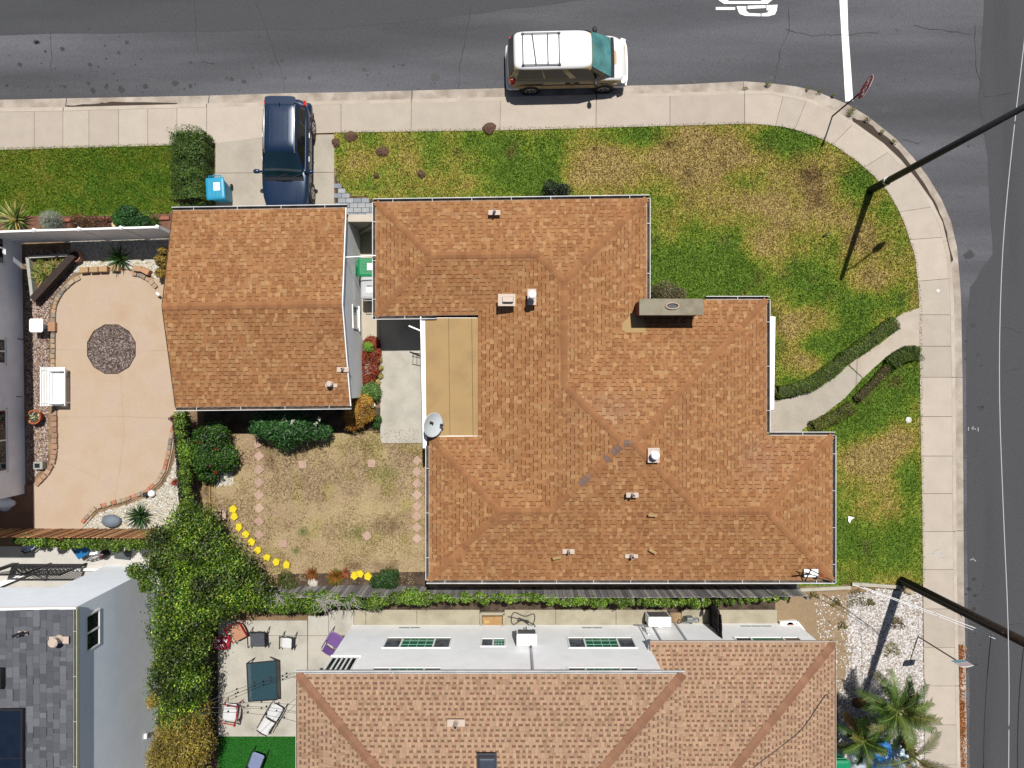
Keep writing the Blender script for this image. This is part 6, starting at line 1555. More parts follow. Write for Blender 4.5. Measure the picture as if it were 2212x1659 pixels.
tub_chair('lounger', 'blue grey reclining lounger on the green turf', 553, 1646, math.radians(70), M['black'], mat('blue_grey_mesh', C(140, 152, 190), .7, .06, 6), mat('blue_grey_mesh2', C(150, 160, 196), .7, .06, 6), w=.5, d=.7, lounge=.25, sz=.35)
t = thing('glass_table', 'rectangular glass patio table with dark frame and crossed legs', 'table', W(567, 1468))
q = [W(533, 1433, .72), W(597, 1427, .72), W(599, 1511, .72), W(537, 1515, .72)]
tg = bpy.data.materials.new('table_glass'); tg.use_nodes = True
b_ = tg.node_tree.nodes['Principled BSDF']; b_.inputs['Base Color'].default_value = (.025, .06, .075, 1); b_.inputs['Roughness'].default_value = .05; b_.inputs['Alpha'].default_value = .7
mk('glass_top', prism([(p.x, p.y) for p in q], .705, .72), tg, t)
for a, b in zip(q, q[1:] + q[:1]): mk('frame', beam(a, b, .035, .04), M['black'], t)
for i, (du, dv) in enumerate(((-1, 0), (1, 0), (1, 0), (-1, 0))):
    p = q[i]; f = W((551, 584, 594, 548)[i], (1421, 1419, 1497, 1500)[i], WZ)
    mk('leg', tube([tuple(p), (f.x, f.y, WZ)], .022, 8), M['black'], t)
for a, b in (((540, 1440), (590, 1505)), ((590, 1432), (545, 1508))): mk('brace', tube([W(*a, .5), W(*b, .3)], .014, 6), M['black'], t)
c = W(477, 1389, .3)
t = thing('yard_sign', 'red yard sign with white lettering half hidden under the hedge', 'sign', (c.x, c.y, 0))
nx = Vector((.35, .0, 1)).normalized(); xa = Vector((1, -.12, -.35)).normalized(); ya = nx.cross(xa)
pt_ = lambda a_x, a_y, o=0: tuple(c + xa * a_x + ya * a_y + nx * o)
mk('board', ([pt_(a_x, a_y, o) for o in (0, .012) for a_x, a_y in ((-.42, -.25), (.34, -.25), (.34, .25), (-.42, .25))], [(3, 2, 1, 0), (4, 5, 6, 7), (0, 1, 5, 4), (1, 2, 6, 5), (2, 3, 7, 6), (3, 0, 4, 7)]), mat('sign_crimson', C(190, 30, 56), .5, .05, 5), t)
mx_ = Matrix((xa, ya, nx)).transposed().to_4x4(); mx_.translation = c + nx * .0135 + xa * -.03 + ya * -.03
text_mesh('lettering', "OP 'N\nDAY", .2, mx_, M['white'], t)
mk('stake', tube([pt_(0, -.25), (c.x + .05, c.y - .4, .0)], .01, 5), M['steel'], t)
# string lights
for lb, p0, p1 in (('string of small dark bulbs, upper strand above the glass table', (455, 1513, 2.6), (650, 1450, 2.6)), ('string of small dark bulbs, second strand above the glass table', (458, 1520, 2.5), (650, 1458, 2.6)),
                   ('string of small dark bulbs, upper strand over the white cushioned chairs', (430, 1532, 2.6), (650, 1540, 2.7)), ('string of small dark bulbs, lower strand over the white cushioned chairs', (430, 1541, 2.6), (650, 1562, 2.7)), ('bare thin wire slanting to the turf corner', (555, 1590, 2.6), (650, 1500, 2.7))):
    a = W(*p0); b = W(*p1); t = thing('string_light', lb, 'string light', (a + b) / 2, 'string lights over the patio')
    n = 16; pts = [a.lerp(b, k / n) - Vector((0, 0, .35 * 4 * (k / n) * (1 - k / n))) for k in range(n + 1)]
    mk('wire', tube(pts, .007, 5), M['cable'], t)
    if 'bulb' in lb:
        for k in range(1, n, 3): mk('bulb', lathe([(.012, 0), (.03, -.05), (.035, -.09), (.01, -.13)], tuple(pts[k]), 8), M['cable'], t)
# things by the lower left porch
t = thing('body_board', 'blue and white body board leaning under the ivy', 'body board', W(62, 1183))
pts = [(46, 1188), (50, 1180), (64, 1175), (82, 1174), (80, 1179), (66, 1190), (52, 1193)]
mk('deck', prism(polyP(pts, .3), .24, .29), mat('board_blue', C(110, 160, 224), .4, .2, 3, C(230, 238, 246)), t, bevel=.015)
mk('rail_stripe', tube([W(46, 1190, .31), W(54, 1195, .31), (W(70, 1190, .31)), W(84, 1177, .31)], .03, 6), M['black'], t)
t = thing('blue_crate', 'blue plastic storage crate under the ivy near the white corner', 'crate', W(172, 1193))
mk('body', prism(polyP([(154, 1187), (170, 1180), (192, 1184), (188, 1196), (170, 1208)], .4), .02, .4), mat('crate_blue', C(20, 110, 176), .5, .08, 5), t, bevel=.02)
mk('lid', prism(polyP([(153, 1186), (170, 1179), (193, 1184), (189, 1197), (170, 1209)], .43), .402, .43), mat('crate_lid', C(24, 122, 190), .5, .08, 5), t)
t = thing('folding_chair', 'folded silver lattice chair leaning at the white corner', 'chair', W(205, 1203))
mk('back', MB().add(beam(W(186, 1211, .1), W(208, 1197, .7), .03, .02)).add(beam(W(196, 1213, .1), W(222, 1198, .7), .03, .02)).add(beam(W(208, 1197, .7), W(222, 1198, .7), .03, .02)).vf(), M['steel'], t)
for k in range(4): mk('slat', beam(W(189 + k * 5, 1209 - k * 3.2, .2 + k * .12), W(199 + k * 5.5, 1210 - k * 3, .2 + k * .12), .03, .012), M['steel'], t)
t = thing('gas_cylinder', 'red and black pot bellied gas cylinder beside the folded chair', 'cylinder', W(232, 1194))
c = W(232, 1195)
mk('tank', lathe([(.1, 0), (.16, .08), (.16, .3), (.1, .38), (.04, .42)], (c.x, c.y, 0), 16), M['black'], t, smooth=True)
mk('valve', MB().add(tube([(c.x, c.y, .4), (c.x, c.y, .52)], .05, 8)).add(tube([(c.x - .05, c.y, .5), (c.x + .14, c.y + .05, .5)], .03, 8)).vf(), mred, t)
mk('white_box', box(tuple(W(203, 1188, .12)), (.42, .34, .3), .05), M['white'], label='white box behind the blue crate under the ivy', cat='box', bevel=.02)
mk('slate_tray', box(tuple(W(265, 1199, .12)), (.6, .3, .1), -.1), mat('dark_slate', C(92, 98, 98), .7, .1, 7), label='dark slate tray beside the gas cylinder', cat='tray', bevel=.015)
# blue tarpaulin heap at the bottom right
def heap(name, label, u, v, ru, rv, h, m, seed):
    c = W(u, v, 0); V = []; Fc = []; n = 26
    for j in range(n + 1):
        for i in range(n + 1):
            a = i / n * 2 - 1; b = j / n * 2 - 1
            rr = max(abs(a), abs(b)); x = c.x + a * ru / 54.9; y = c.y + b * rv / 54.9
            nn = float(fbm(np.array([x * 1.0]), np.array([y * 1.0]), .45, seed, 3)[0])
            V.append((x, y, max(0, h * (1 - rr ** 3) + (nn - .5) * .55 * (1 - rr ** 4))))
    for j in range(n):
        for i in range(n):
            k = j * (n + 1) + i; Fc.append((k, k + 1, k + n + 2, k + n + 1))
    return mk(name, (V, Fc), m, smooth=True, label=label, cat='tarpaulin')
heap('tarpaulin', 'crumpled bright blue tarpaulin heap under the palm', 1890, 1640, 28, 46, .85, mat('blue_tarp', C(10, 110, 230), .22, .25, 5, C(70, 170, 240), coat=.4), 3)
heap('tarpaulin', 'crumpled clear plastic sheet left of the blue tarpaulin', 1852, 1652, 22, 36, .45, mat('clear_plastic', C(150, 170, 186), .2, .4, 6, C(220, 228, 234), coat=.5), 9)
heap('tarpaulin', 'pale cyan plastic sheet right of the blue tarpaulin', 1945, 1650, 30, 40, .35, mat('cyan_plastic', C(110, 180, 206), .2, .4, 6, C(222, 234, 240), coat=.5), 12)
# ---------------------------------------------------------------- vegetation
DKG = [C(30, 62, 20), C(44, 84, 24), C(62, 108, 30), C(80, 128, 38)]
IVY = [C(50, 86, 16), C(72, 112, 22), C(98, 138, 32), C(136, 170, 50), C(176, 200, 84)]
FIC = [C(50, 82, 14), C(74, 110, 20), C(104, 138, 28), C(138, 164, 46), C(172, 188, 80), C(58, 92, 16), C(88, 122, 22), C(66, 102, 18)]
def eb(u, v, rpx, z, rz, k=1.0, rv=None):
    c = W(u, v, z); s = (H - z) / F
    return (c.x, c.y, z, rpx * s * k, (rv or rpx) * s * k, rz)
def surf_hedge(name, label, path_uv, w_px, h, n, size, cols, group=None, taper=True):
    """clipped hedge: leaves over a rounded box along a path, with a dark core"""
    pts = [W(u, v, 0) for u, v in resample(path_uv, 6)]
    t = thing(name, label, 'hedge', pts[0], group)
    w = w_px / 54.9 / 2
    P = np.array([(p.x, p.y) for p in pts]); k = rng.uniform(0, len(P) - 1.001, n); i = k.astype(int); f = (k - i)[:, None]
    b = P[i] * (1 - f) + P[i + 1] * f; d = P[i + 1] - P[i]; d /= np.linalg.norm(d, axis=1)[:, None]; nr = np.stack([-d[:, 1], d[:, 0]], 1)
    top = rng.random(n) < .62
    x = np.where(top, rng.uniform(-1, 1, n), np.sign(rng.uniform(-1, 1, n)))
    zf = np.where(top, 1 - .22 * np.abs(x) ** 5, rng.uniform(.05, .9, n))
    lump = 1 + .2 * (fbm(b[:, 0] * 1.0 + x * w, b[:, 1], .25, 8) - .5) * 2 + rng.normal(0, .05, n)
    endf = (rng.random(n) < .12)
    sgn = np.where(rng.random(n) < .5, 0, len(P) - 1)
    dirv = np.where((sgn == 0)[:, None], P[0] - P[1], P[-1] - P[-2]); dirv = dirv / np.linalg.norm(dirv, axis=1)[:, None]
    be = P[sgn] + dirv * (np.sqrt(np.clip(1 - x ** 2, 0, 1)) * w * .5 * rng.random(n) ** .3)[:, None]
    b = np.where(endf[:, None], be, b); zf = np.where(endf, rng.uniform(.05, 1, n), zf)
    Q = np.stack([b[:, 0] + nr[:, 0] * x * w * lump, b[:, 1] + nr[:, 1] * x * w * lump, zf * h * lump], 1)
    N_ = np.stack([nr[:, 0] * np.where(top, x * .4, x), nr[:, 1] * np.where(top, x * .4, x), np.where(top, 1, .35)], 1)
    dr = fbm(Q[:, 0], Q[:, 1], .35, 12)[:, None]
    leafcloud('foliage', Q, N_, size * rng.uniform(.7, 1.3, n), pal(n, cols, .2) * (.6 + .8 * dr), t)
    mb = MB(); rings = []
    for j in range(len(P)):
        dd = P[min(j + 1, len(P) - 1)] - P[max(j - 1, 0)]; dd /= np.linalg.norm(dd); nn = np.array([-dd[1], dd[0]])
        rings.append([(P[j][0] + nn[0] * x * w * .88, P[j][1] + nn[1] * x * w * .88, z * h * .88) for x, z in ((-1, 0), (-1, .8), (-.7, 1), (.7, 1), (1, .8), (1, 0))])
    V, Fc = loft(rings)
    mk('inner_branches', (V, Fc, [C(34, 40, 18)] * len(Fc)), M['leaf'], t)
    return t
surf_hedge('driveway_hedge', 'tall clipped green hedge between side lawn and driveway', [(432, 446), (431, 380), (430, 330), (430, 306)], 66, 1.15, 17000, .055, [C(60, 94, 26), C(76, 110, 32), C(92, 124, 40), C(112, 140, 52)])
HG = [C(96, 122, 36), C(116, 138, 44), C(136, 152, 58), C(76, 104, 28)]
surf_hedge('walk_hedge', 'low dark green hedge along the upper edge of the curved walk', [(1676, 846), (1710, 842), (1750, 828), (1790, 800), (1815, 778), (1840, 760), (1870, 740), (1905, 712), (1925, 700)], 28, .38, 13000, .045, HG, 'hedges along the front walk')
surf_hedge('walk_hedge', 'low olive hedge along the lower edge of the curved walk near the house', [(1752, 922), (1785, 908), (1812, 893), (1835, 880)], 26, .32, 4000, .045, [C(120, 128, 40), C(96, 112, 34), C(140, 140, 56)], 'hedges along the front walk')
surf_hedge('walk_hedge', 'patchy brownish hedge on the lower side of the walk, middle stretch', [(1848, 862), (1872, 838), (1890, 820), (1912, 795)], 17, .26, 2200, .045, [C(120, 108, 62), C(96, 100, 40), C(110, 90, 60)], 'hedges along the front walk')
surf_hedge('walk_hedge', 'low green hedge on the lower side of the walk near the sidewalk', [(1918, 788), (1938, 770), (1960, 762), (1975, 765)], 30, .4, 4500, .045, [C(110, 120, 30), C(84, 112, 28), C(60, 96, 24)], 'hedges along the front walk')
# big leafy tree mass at the lower left
TB = [eb(*b) for b in ((420, 1135, 52, 1.8, 1.1), (445, 1195, 62, 2.2, 1.2), (508, 1238, 48, 2.0, 1.1), (400, 1215, 55, 2.2, 1.0), (470, 1265, 72, 2.3, 1.2), (545, 1275, 46, 1.7, .9), (395, 1290, 62, 2.4, 1.1), (412, 1330, 60, 2.3, 1.2), (385, 1355, 52, 2.3, 1.1),
                       (400, 1400, 56, 2.2, 1.2), (385, 1450, 54, 2.2, 1.2), (410, 1480, 48, 2.0, 1.2), (345, 1215, 34, 2.8, .5), (318, 1264, 18, 3.0, .3), (292, 1232, 18, 3.1, .28), (312, 1240, 18, 3.0, .3), (395, 1520, 48, 1.9, 1.1), (350, 1100 + 60, 30, 1.8, .7))]
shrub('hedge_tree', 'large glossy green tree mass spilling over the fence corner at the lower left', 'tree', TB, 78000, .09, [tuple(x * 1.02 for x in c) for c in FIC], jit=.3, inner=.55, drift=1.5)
OB = [eb(*b) for b in ((402, 1555, 50, 2.0, 1.1), (385, 1600, 50, 2.0, 1.1), (420, 1612, 44, 1.9, 1.1), (390, 1655, 54, 2.0, 1.1), (352, 1628, 30, 1.5, .8), (340, 1508, 16, 1.3, .6), (425, 1530, 26, 1.8, .8))]
shrub('olive_bush', 'olive yellow feathery bush below the green tree mass', 'bush', OB, 22000, .12, [C(186, 160, 66), C(150, 134, 52), C(206, 180, 88), C(120, 114, 44)], aspect=.22, jit=.25, corecol=C(52, 46, 20))
# ivy on the fences
def ivy(label, path, half, z, n, cols=IVY, hz=.4, size=.075):
    bl = []
    pts = resample(path, 16)
    for (u, v) in pts:
        bl.append(eb(u + random.uniform(-3, 3), v + random.uniform(-3, 3), half * random.uniform(.7, 1.25), z * random.uniform(.85, 1.1), hz * random.uniform(.7, 1.2)))
    return shrub('ivy', label, 'ivy', bl, n, size, cols, 'ivy on the fences', trunk=False, jit=.25, inner=.4)
ivy('thick green ivy on the grey fence nearest the tree mass', [(560, 1300), (620, 1302), (700, 1298)], 21, 1.2, 9000, hz=.5)
ivy('green ivy hanging on the grey fence above the white wall', [(700, 1296), (780, 1298), (850, 1292), (920, 1290)], 15, 1.2, 9000, hz=.45)
ivy('thin green ivy on the fence below the house gutter', [(925, 1291), (1050, 1291), (1160, 1292), (1250, 1298), (1380, 1300), (1520, 1300)], 9, 1.3, 15000, hz=.3)
ivy('ivy tail at the dark crossing fence', [(1530, 1300), (1600, 1296), (1690, 1290)], 6, 1.2, 3000, hz=.25)
ivy('green ivy along the top of the brown slatted fence', [(40, 1166), (110, 1170), (180, 1172), (250, 1176), (320, 1178)], 11, 1.3, 9000, hz=.35)
ivy('ivy column climbing the fence between patio and yard', [(392, 900), (398, 950), (404, 1000), (402, 1050), (408, 1095)], 13, 1.3, 7000, hz=.45)
# bare twigs
def twigs(label, u, v, z, r, n):
    c = W(u, v, z); t = thing('dead_branch', label, 'dead branch', c, 'bare grey twigs'); mb = MB()
    for i in range(n):
        a = random.gauss(-.7, .9); L = r * random.uniform(.35, .95); p = Vector((c.x + random.uniform(-.7, .7) * r, c.y + random.uniform(-.35, .35) * r, c.z + random.uniform(-.1, .05))); pts = [p]
        for k in range(3):
            a += random.uniform(-.5, .5); p = p + Vector((math.cos(a) * L / 3, math.sin(a) * L / 3, random.uniform(-.02, .08))); pts.append(p)
        mb.add(tube(pts, [.014, .011, .008, .005], 4))
    mk('twig', mb.vf(), mat('bare_twig', C(186, 180, 174), .9, .1, 9), t)
twigs('bare grey twigs beside the tree mass at the fence corner', 588, 1287, 1.7, .55, 24)
twigs('bare grey twigs in the ivy right of the fence corner', 700, 1300, 1.75, .6, 34)
twigs('bare grey twigs hanging in the ivy further right', 745, 1303, 1.7, .5, 22)
twigs('bare grey twigs on the right flank of the tree mass', 550, 1268, 2.1, .4, 14)
# back yard shrubs
shrub('rose_bush', 'green rose bush with a few red blooms left of the oleander', 'bush', [eb(*b) for b in ((455, 955, 38, .8, .6), (478, 985, 34, .7, .55), (440, 990, 32, .8, .6), (470, 935, 26, .8, .5), (495, 1000, 18, .5, .4), (450, 1020, 24, .5, .4))], 15000, .075, DKG + [C(104, 148, 50)], jit=.25)
for i, (u, v) in enumerate(((430, 956), (424, 974), (467, 970), (443, 1012), (466, 1020), (455, 1005))):
    c = W(u, v, 1.2); n = 12
    leafcloud('rose_bloom', np.array([[c.x, c.y, c.z]]) + rng.normal(0, .03, (n, 3)), np.tile([0, 0, 1.], (n, 1)), .07, pal(n, [C(176, 30, 30), C(150, 20, 26)]), None, .8, label='red rose bloom on the green rose bush, %s' % ('far upper left', 'left', 'middle', 'lower left', 'lowest right', 'lower middle')[i], cat='flower', group='red rose blooms')
shrub('oleander', 'long leaved oleander with white flowers below the garage eave', 'bush', [eb(*b) for b in ((575, 918, 32, 1.0, .6), (610, 920, 36, 1.1, .6), (645, 922, 36, 1.1, .6), (680, 925, 26, .9, .5), (700, 930, 18, .8, .35), (620, 945, 30, .7, .4), (560, 925, 18, .9, .4))], 5200, .2, [C(46, 96, 40), C(70, 122, 56), C(96, 146, 76), C(34, 74, 30)], aspect=.17, jit=.2)
c = W(614, 908, 1.75)
for q, lb in (((614, 905), 'topmost'), ((632, 912), 'middle'), ((684, 916), 'lower right'), ((690, 906), 'upper right')):
    c = W(*q, 1.6); n = 10
    leafcloud('oleander_bloom', np.array([[c.x, c.y, c.z]]) + rng.normal(0, .04, (n, 3)), np.tile([0, 0, 1.], (n, 1)), .07, pal(n, [C(236, 238, 214)]), None, .8, label=lb + ' white flower cluster on the oleander', cat='flower', group='white oleander flowers')
shrub('euphorbia_bush', 'orange and yellow euphorbia bush at the garage corner', 'bush', [eb(*b) for b in ((780, 880, 26, .7, .45), (772, 895, 28, .7, .45), (790, 868, 18, .6, .35), (765, 908, 22, .5, .35), (795, 895, 16, .6, .4))], 7500, .1, [C(224, 166, 60), C(216, 120, 44), C(196, 176, 70), C(176, 80, 40), C(206, 190, 90)], aspect=.2, jit=.2, corecol=C(70, 44, 20))
shrub('red_leaved_plant', 'dark red leaved plant at the garage corner above the orange bush', 'bush', [eb(*b) for b in ((768, 862, 16, .5, .35), (755, 918, 14, .35, .25))], 1500, .09, [C(150, 60, 36), C(190, 84, 44), C(110, 44, 30)], aspect=.25, core_on=False)
shrub('red_succulents', 'carpet of red and orange succulents beside the garage wall', 'groundcover', [eb(*b) for b in ((803, 745, 18, .15, .2), (800, 775, 22, .15, .22), (800, 800, 22, .15, .22), (795, 818, 18, .15, .2), (812, 762, 12, .15, .2), (790, 780, 14, .15, .2))], 8500, .07, [C(156, 62, 36), C(190, 84, 44), C(120, 48, 34), C(206, 106, 58), C(96, 40, 34)], jit=.2, trunk=False, corecol=C(60, 28, 20))
shrub('yellow_succulents', 'yellow green fringe of succulents along the slab edge', 'groundcover', [eb(*b) for b in ((820, 778, 6, .1, .12), (822, 795, 6, .1, .12), (822, 812, 6, .1, .12), (816, 825, 6, .1, .1))], 1500, .06, [C(206, 190, 110), C(176, 160, 70), C(220, 206, 140)], trunk=False, corecol=C(80, 70, 30))
shrub('lime_bush', 'small lime green mound among the red succulents', 'bush', [eb(797, 750, 11, .3, .25)], 1200, .05, [C(130, 176, 56), C(156, 196, 76), C(100, 150, 44)])
shrub('round_bush', 'round green boxwood beside the garage wall corner', 'bush', [eb(804, 846, 20, .4, .35), eb(795, 846, 14, .4, .3)], 3200, .06, [C(104, 142, 62), C(130, 164, 84), C(76, 116, 46)])
shrub('grass_tuft', 'green clump at the lower left corner of the slab', 'bush', [eb(816, 905, 9, .2, .2), eb(813, 918, 8, .15, .18)], 900, .09, DKG, aspect=.2)
mk('white_stone', lathe([(.1, 0), (.11, .08), (.04, .14)], tuple(W(806, 875)), 10), M['white'], label='white round stone beside the orange bush', cat='stone')
shrub('dry_bush', 'small grey green bush left of the red tipped aloes', 'bush', [eb(617, 1253, 18, .3, .28), eb(627, 1262, 14, .25, .25)], 1800, .06, [C(110, 124, 56), C(84, 100, 40), C(140, 140, 80)])
blade_plant('aloe', 'red tipped aloe clump left of its larger neighbour by the fence', 'aloe', W(675, 1238, 0), 70, .38, .045, [C(176, 110, 60), C(150, 130, 60), C(190, 90, 60)], 'red tipped aloes', .75)
blade_plant('aloe', 'large orange and green aloe clump by the fence', 'aloe', W(726, 1244, 0), 130, .5, .05, [C(176, 100, 46), C(150, 140, 56), C(206, 120, 60), C(120, 130, 50)], 'red tipped aloes', .75)
blade_plant('aloe', 'pinkish red aloe clump right of the large orange one', 'aloe', W(748, 1236, 0), 50, .32, .04, [C(206, 110, 90), C(216, 130, 96), C(170, 120, 60)], 'red tipped aloes', .75)
shrub('green_bush', 'dark green bush by the fence near the house corner', 'bush', [eb(838, 1252, 24, .35, .3), eb(818, 1258, 18, .3, .28), eb(850, 1240, 12, .3, .25)], 3800, .06, [C(56, 96, 36), C(80, 120, 46), C(40, 76, 28)])
mk('pale_rock', (lambda q: ([(x + random.uniform(-.05, .05), y + random.uniform(-.06, .03), z) for x, y, z in q[0]], q[1]))(lathe([(.17, 0), (.18, .06), (.07, .11)], tuple(W(676, 1257)), 9)), mat('chalky_rock', C(214, 208, 198), .9, .15, 9), label='whitewashed rock below the smaller aloe', cat='rock')
# front yard shrubs
shrub('eave_bush', 'small dark bush peeking above the top eave of the house', 'bush', [eb(1190, 413, 22, .7, .5), eb(1215, 414, 18, .7, .5)], 2600, .06, [C(30, 48, 24), C(44, 64, 30), C(24, 38, 20)])
shrub('chimney_shrub', 'dry grey green shrub against the chimney', 'bush', [eb(1440, 634, 28, .5, .4), eb(1418, 630, 14, .4, .35), eb(1468, 636, 16, .4, .35)], 4200, .055, [C(120, 116, 76), C(90, 92, 52), C(140, 126, 90)])
for i, (u, v) in enumerate(((1660, 182), (1745, 190), (1772, 196), (1800, 206), (1840, 235), (1836, 245), (1871, 258), (1905, 285), (1930, 305), (1610, 192))):
    shrub('gutter_weed', 'weed tuft in the gutter crack, %s along the kerb from the van' % ('second', 'third', 'fourth', 'fifth', 'sixth and greenest', 'seventh and yellowest', 'eighth', 'ninth', 'tenth', 'first')[i], 'weed', [eb(u, v, random.uniform(5, 10) * (1.5 if i in (4, 5) else 1), -.02, .07, rv=random.uniform(3, 6)), eb(u + random.uniform(-9, 9), v + random.uniform(-3, 5), random.uniform(3, 5), -.03, .06)], 260, .07, [C(120, 124, 50), C(150, 140, 70), C(90, 104, 40)], 'weeds along the kerb', aspect=.25, trunk=False, core_on=False)
# side lawn bed
blade_plant('variegated_yucca', 'large yellow edged yucca in the bed at the left edge', 'yucca', W(40, 476, 0), 90, .85, .085, [C(196, 200, 100), C(120, 150, 60), C(216, 214, 140), C(90, 124, 50)], 'spiky plants', .7)
shrub('grey_shrub', 'round silver grey shrub right of the yellow yucca', 'bush', [eb(112, 480, 25, .4, .35)], 3200, .05, [C(160, 170, 150), C(130, 142, 122), C(184, 190, 174)], aspect=.3)
shrub('russet_shrub', 'low russet flowering shrub between grey and green shrubs', 'bush', [eb(170, 480, 20, .2, .2), eb(200, 480, 16, .15, .15)], 1500, .06, [C(120, 80, 50), C(96, 100, 40), C(140, 70, 60)])
blade_plant('dark_bromeliad', 'dark reddish strappy plant in the middle of the bed', 'bromeliad', W(232, 480, 0), 34, .4, .05, [C(110, 70, 60), C(90, 54, 48), C(140, 96, 80)], 'spiky plants', .6)
shrub('camellia', 'dense dark green shrub in the bed near the garage', 'bush', [eb(278, 468, 24, .5, .4), eb(300, 478, 20, .4, .35), eb(262, 476, 18, .4, .35)], 4000, .085, [C(30, 74, 28), C(44, 96, 36), C(64, 120, 48)])
blade_plant('strap_plant', 'green strap leaved plant at the end of the bed beside the garage', 'strap plant', W(335, 480, 0), 40, .45, .05, [C(60, 100, 40), C(84, 124, 50)], 'spiky plants', .6)
mk('garden_ornament', MB().add(lathe([(.12, .0), (.12, .05), (.06, .05)], tuple(W(249, 485)), 16)).vf(), mat('cream_pot', C(236, 216, 160), .7, .08, 6), label='small cream ring ornament in the bed', cat='ornament')
for k, (u0, u1) in enumerate(((138, 160), (205, 245), (340, 366))):
    mk('red_edging_brick', beam(W(u0, 476 - k * 2, .05), W(u1, 475 - k * 2, .05), .12, .1), mat('red_brick', C(176, 110, 90), .9, .15, 9), label='red edging brick in the bed, %s' % ('left of the russet shrub', 'behind the dark strappy plant', 'beside the garage')[k], cat='brick', group='red edging bricks')
# planter and gravel plants
YG = [C(190, 196, 96), C(130, 154, 60), C(206, 206, 130), C(104, 130, 50)]
for i, (u, v, L, lb) in enumerate(((100, 598, .6, 'largest striped yucca in the lower corner of the triangular planter'), (88, 590, .5, 'striped yucca at the left board of the triangular planter'), (118, 577, .5, 'striped yucca in the middle of the triangular planter'), (92, 571, .32, 'small yellow yucca near the top of the triangular planter'), (140, 570, .32, 'striped yucca at the timber end of the triangular planter'))):
    blade_plant('striped_yucca', lb, 'yucca', W(u, v, .14), 40, L, .055, YG, 'yuccas in the planter', .7)
blade_plant('gravel_agave', 'green arching agave in the white gravel behind the border', 'agave', W(263, 560, 0), 55, .75, .06, [C(70, 104, 50), C(96, 130, 66), C(50, 84, 40)], 'spiky plants', .75)
shrub('golden_shrub', 'golden yellow shrub against the garage wall', 'bush', [eb(352, 565, 14, .5, .4), eb(350, 590, 12, .4, .35), eb(356, 545, 10, .5, .4)], 2600, .07, [C(206, 160, 50), C(176, 150, 60), C(216, 186, 90), C(140, 120, 40)])
blade_plant('dark_agave', 'dark green agave in the white gravel at the foot of the patio', 'agave', W(307, 1112, 0), 80, .75, .06, [C(50, 90, 50), C(76, 116, 70), C(110, 140, 80), C(36, 70, 40)], 'spiky plants', .8)
blade_plant('coral_succulent', 'coral red succulent in the gravel beside the ivy', 'succulent', W(381, 1040, 0), 60, .28, .035, [C(206, 90, 76), C(220, 120, 100), C(170, 70, 60)], 'spiky plants', .9)
shrub('orange_sedum', 'orange sedum at the garage corner of the patio', 'groundcover', [eb(377, 905, 8, .25, .25), eb(380, 925, 7, .2, .2)], 900, .06, [C(206, 120, 50), C(170, 100, 40), C(140, 140, 60)], trunk=False)
# weeds by the timbers and on the rocks
for i, (u, v, r, lb) in enumerate(((1757, 1283, 9, 'green weed clump below the nearer timber'), (1850, 1290, 20, 'yellow green weed patch at the top of the rock mulch'), (1880, 1300, 8, 'small green weed in the rock mulch'), (1925, 1400, 16, 'olive weed patch crossed by the pole shadow'), (1938, 1345, 14, 'dry brown weed patch near the sidewalk in the rock mulch'), (1935, 1340, 8, 'tiny dry weed near the sidewalk in the rock mulch'), (1818, 1350, 9, 'dry weed line at the edge of the dirt'), (1805, 1300, 10, 'dry weed on the dirt near the timbers'))):
    shrub('weed', lb, 'weed', [eb(u, v, r, .0, .06), eb(u + r * .9, v + r * .5, r * .6, .0, .05), eb(u - r * .7, v + r * .7, r * .5, .0, .05)], int(34 * r), .075, [C(130, 130, 50), C(176, 166, 80), C(110, 100, 60)] if i != 4 else [C(150, 120, 90), C(120, 96, 70)], 'weeds in the side yard', aspect=.25, trunk=False, core_on=False)
# leaf litter in the gutter
n = 2600
v_ = rng.uniform(1395, 1660, n) ; u_ = 2071 + (v_ - 1400) / 45 + np.abs(rng.normal(0, 7, n)); k = rng.random(n) < (.35 + .65 * (np.sin(v_ / 22.0) > -.2))
u_, v_ = u_[k], v_[k]; n = len(u_)
P = np.stack([(u_ - CU) / F * H, (CV - v_) / F * H, ZR + .02 + rng.uniform(0, .03, n)], 1)
leafcloud('leaf_litter', P, np.tile([0, 0, 1.], (n, 1)), .12 * rng.uniform(.6, 1.3, n), pal(n, [C(196, 110, 44), C(220, 150, 80), C(150, 76, 36), C(190, 140, 96)]), None, .3, label='orange dead leaves drifted along the gutter', kind='stuff')
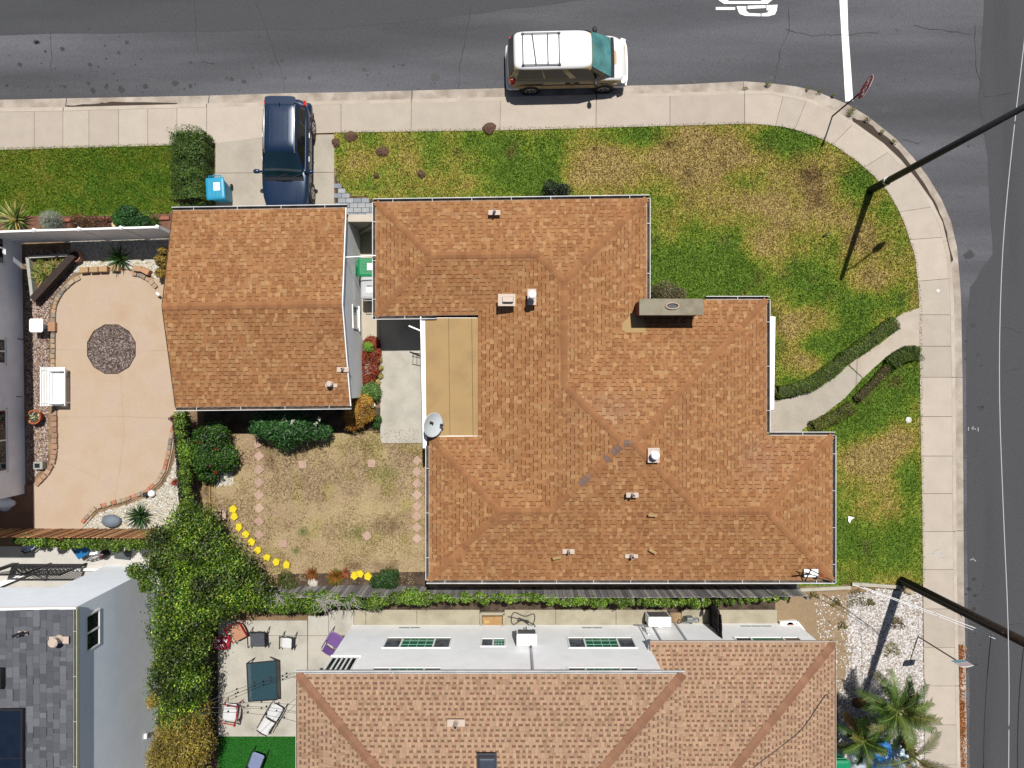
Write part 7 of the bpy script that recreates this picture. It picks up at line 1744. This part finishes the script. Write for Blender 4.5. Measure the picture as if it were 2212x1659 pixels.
# palms
def palm(name, label, base, crown, nf, L, cols, droop=1.0, trunk_r=.16, seed=1, dead=0):
    random.seed(seed)
    t = thing(name, label, 'palm tree', base)
    b = Vector(base); c = Vector(crown)
    mk('trunk', tube([b, b.lerp(c, .5) + Vector((0, 0, .1)), c], [trunk_r * 1.15, trunk_r, trunk_r * .9], 12), M['bark'], t)
    mb = MB()
    for k in range(26):
        f = k / 26; a = k * 2.4; p = b.lerp(c, .25 + .75 * f); d = Vector((math.cos(a), math.sin(a), .9)).normalized()
        mb.add(beam(p + d * trunk_r * .7, p + d * (trunk_r + .16), .07, .03), C(150, 100, 50))
    mk('boot', mb.vf(), M['wood'], t)
    for i in range(nf):
        a = 2.399963 * i + random.uniform(-.2, .2); el = 1.15 - 1.35 * i / nf + random.uniform(-.1, .1); Ln = L * random.uniform(.85, 1.1)
        pts = [c + Vector((0, 0, .05))]; n = 12; e = el
        for k in range(n):
            d = Vector((math.cos(a) * math.cos(e), math.sin(a) * math.cos(e), math.sin(e))); pts.append(pts[-1] + d * (Ln / n)); e -= droop * (1.5 / n) * (k / n + .3)
        for q in pts: q.z = max(q.z, .12)
        V = []; Fc = []; cc = []
        col0 = random.choice(cols)
        if i >= nf - dead: col0 = random.choice([C(176, 130, 60), C(150, 110, 50)])
        for k in range(2, n):
            for sub in range(5):
                p = pts[k].lerp(pts[k + 1], sub / 5); d = (pts[k + 1] - pts[k]).normalized(); s = d.cross(Vector((0, 0, 1))).normalized(); u = s.cross(d)
                ff = (k + sub / 5) / n; ll = .27 * L / 1.4 * math.sin(min(1, ff * 1.25) * 2.6) + .08
                for sg in (-1, 1):
                    q = p + (s * sg * .75 + d * .62 + u * random.uniform(.0, .3)).normalized() * ll * random.uniform(.85, 1.1) - Vector((0, 0, .1 * ll)); w = d * .009
                    b0 = len(V); V += [tuple(p - w), tuple(p + w), tuple(p.lerp(q, .6) + w * 1.0), tuple(q), tuple(p.lerp(q, .6) - w)]; Fc.append((b0, b0 + 1, b0 + 2, b0 + 3, b0 + 4))
                    kk = random.uniform(.7, 1.3); cc.append(tuple(x * kk for x in col0))
        fr = mk('frond', (V, Fc, cc), M['leaf'], t)
        mk('rib', tube(pts, [.022 * (1 - k / (n + 1)) + .004 for k in range(n + 1)], 4), mat('palm_rib', C(140, 150, 70), .7, .1, 8) if i == 0 else bpy.data.materials['palm_rib'], fr)
    return t
PG = [C(72, 104, 34), C(90, 122, 44), C(54, 86, 30), C(112, 136, 60), C(126, 128, 60)]
palm('palm_tree', 'feathery green palm with an orange trunk over the white rocks', W(1850, 1518, 0), W(1936, 1532, 2.2), 32, 1.4, PG, 1.1, .17, 5, 3)
palm('small_palm', 'smaller green palm at the roof edge near the blue tarpaulin', W(1850, 1580, 0), W(1862, 1598, 1.2), 15, 1.0, PG, 1.1, .1, 8, 1)
palm('corner_palm', 'sparse palm at the bottom edge reaching over the sidewalk', W(1944, 1595, 0), W(1972, 1634, 1.3), 8, 1.5, [C(70, 90, 40), C(96, 104, 56), C(120, 96, 60)], .9, .12, 11, 3)
random.seed(99)
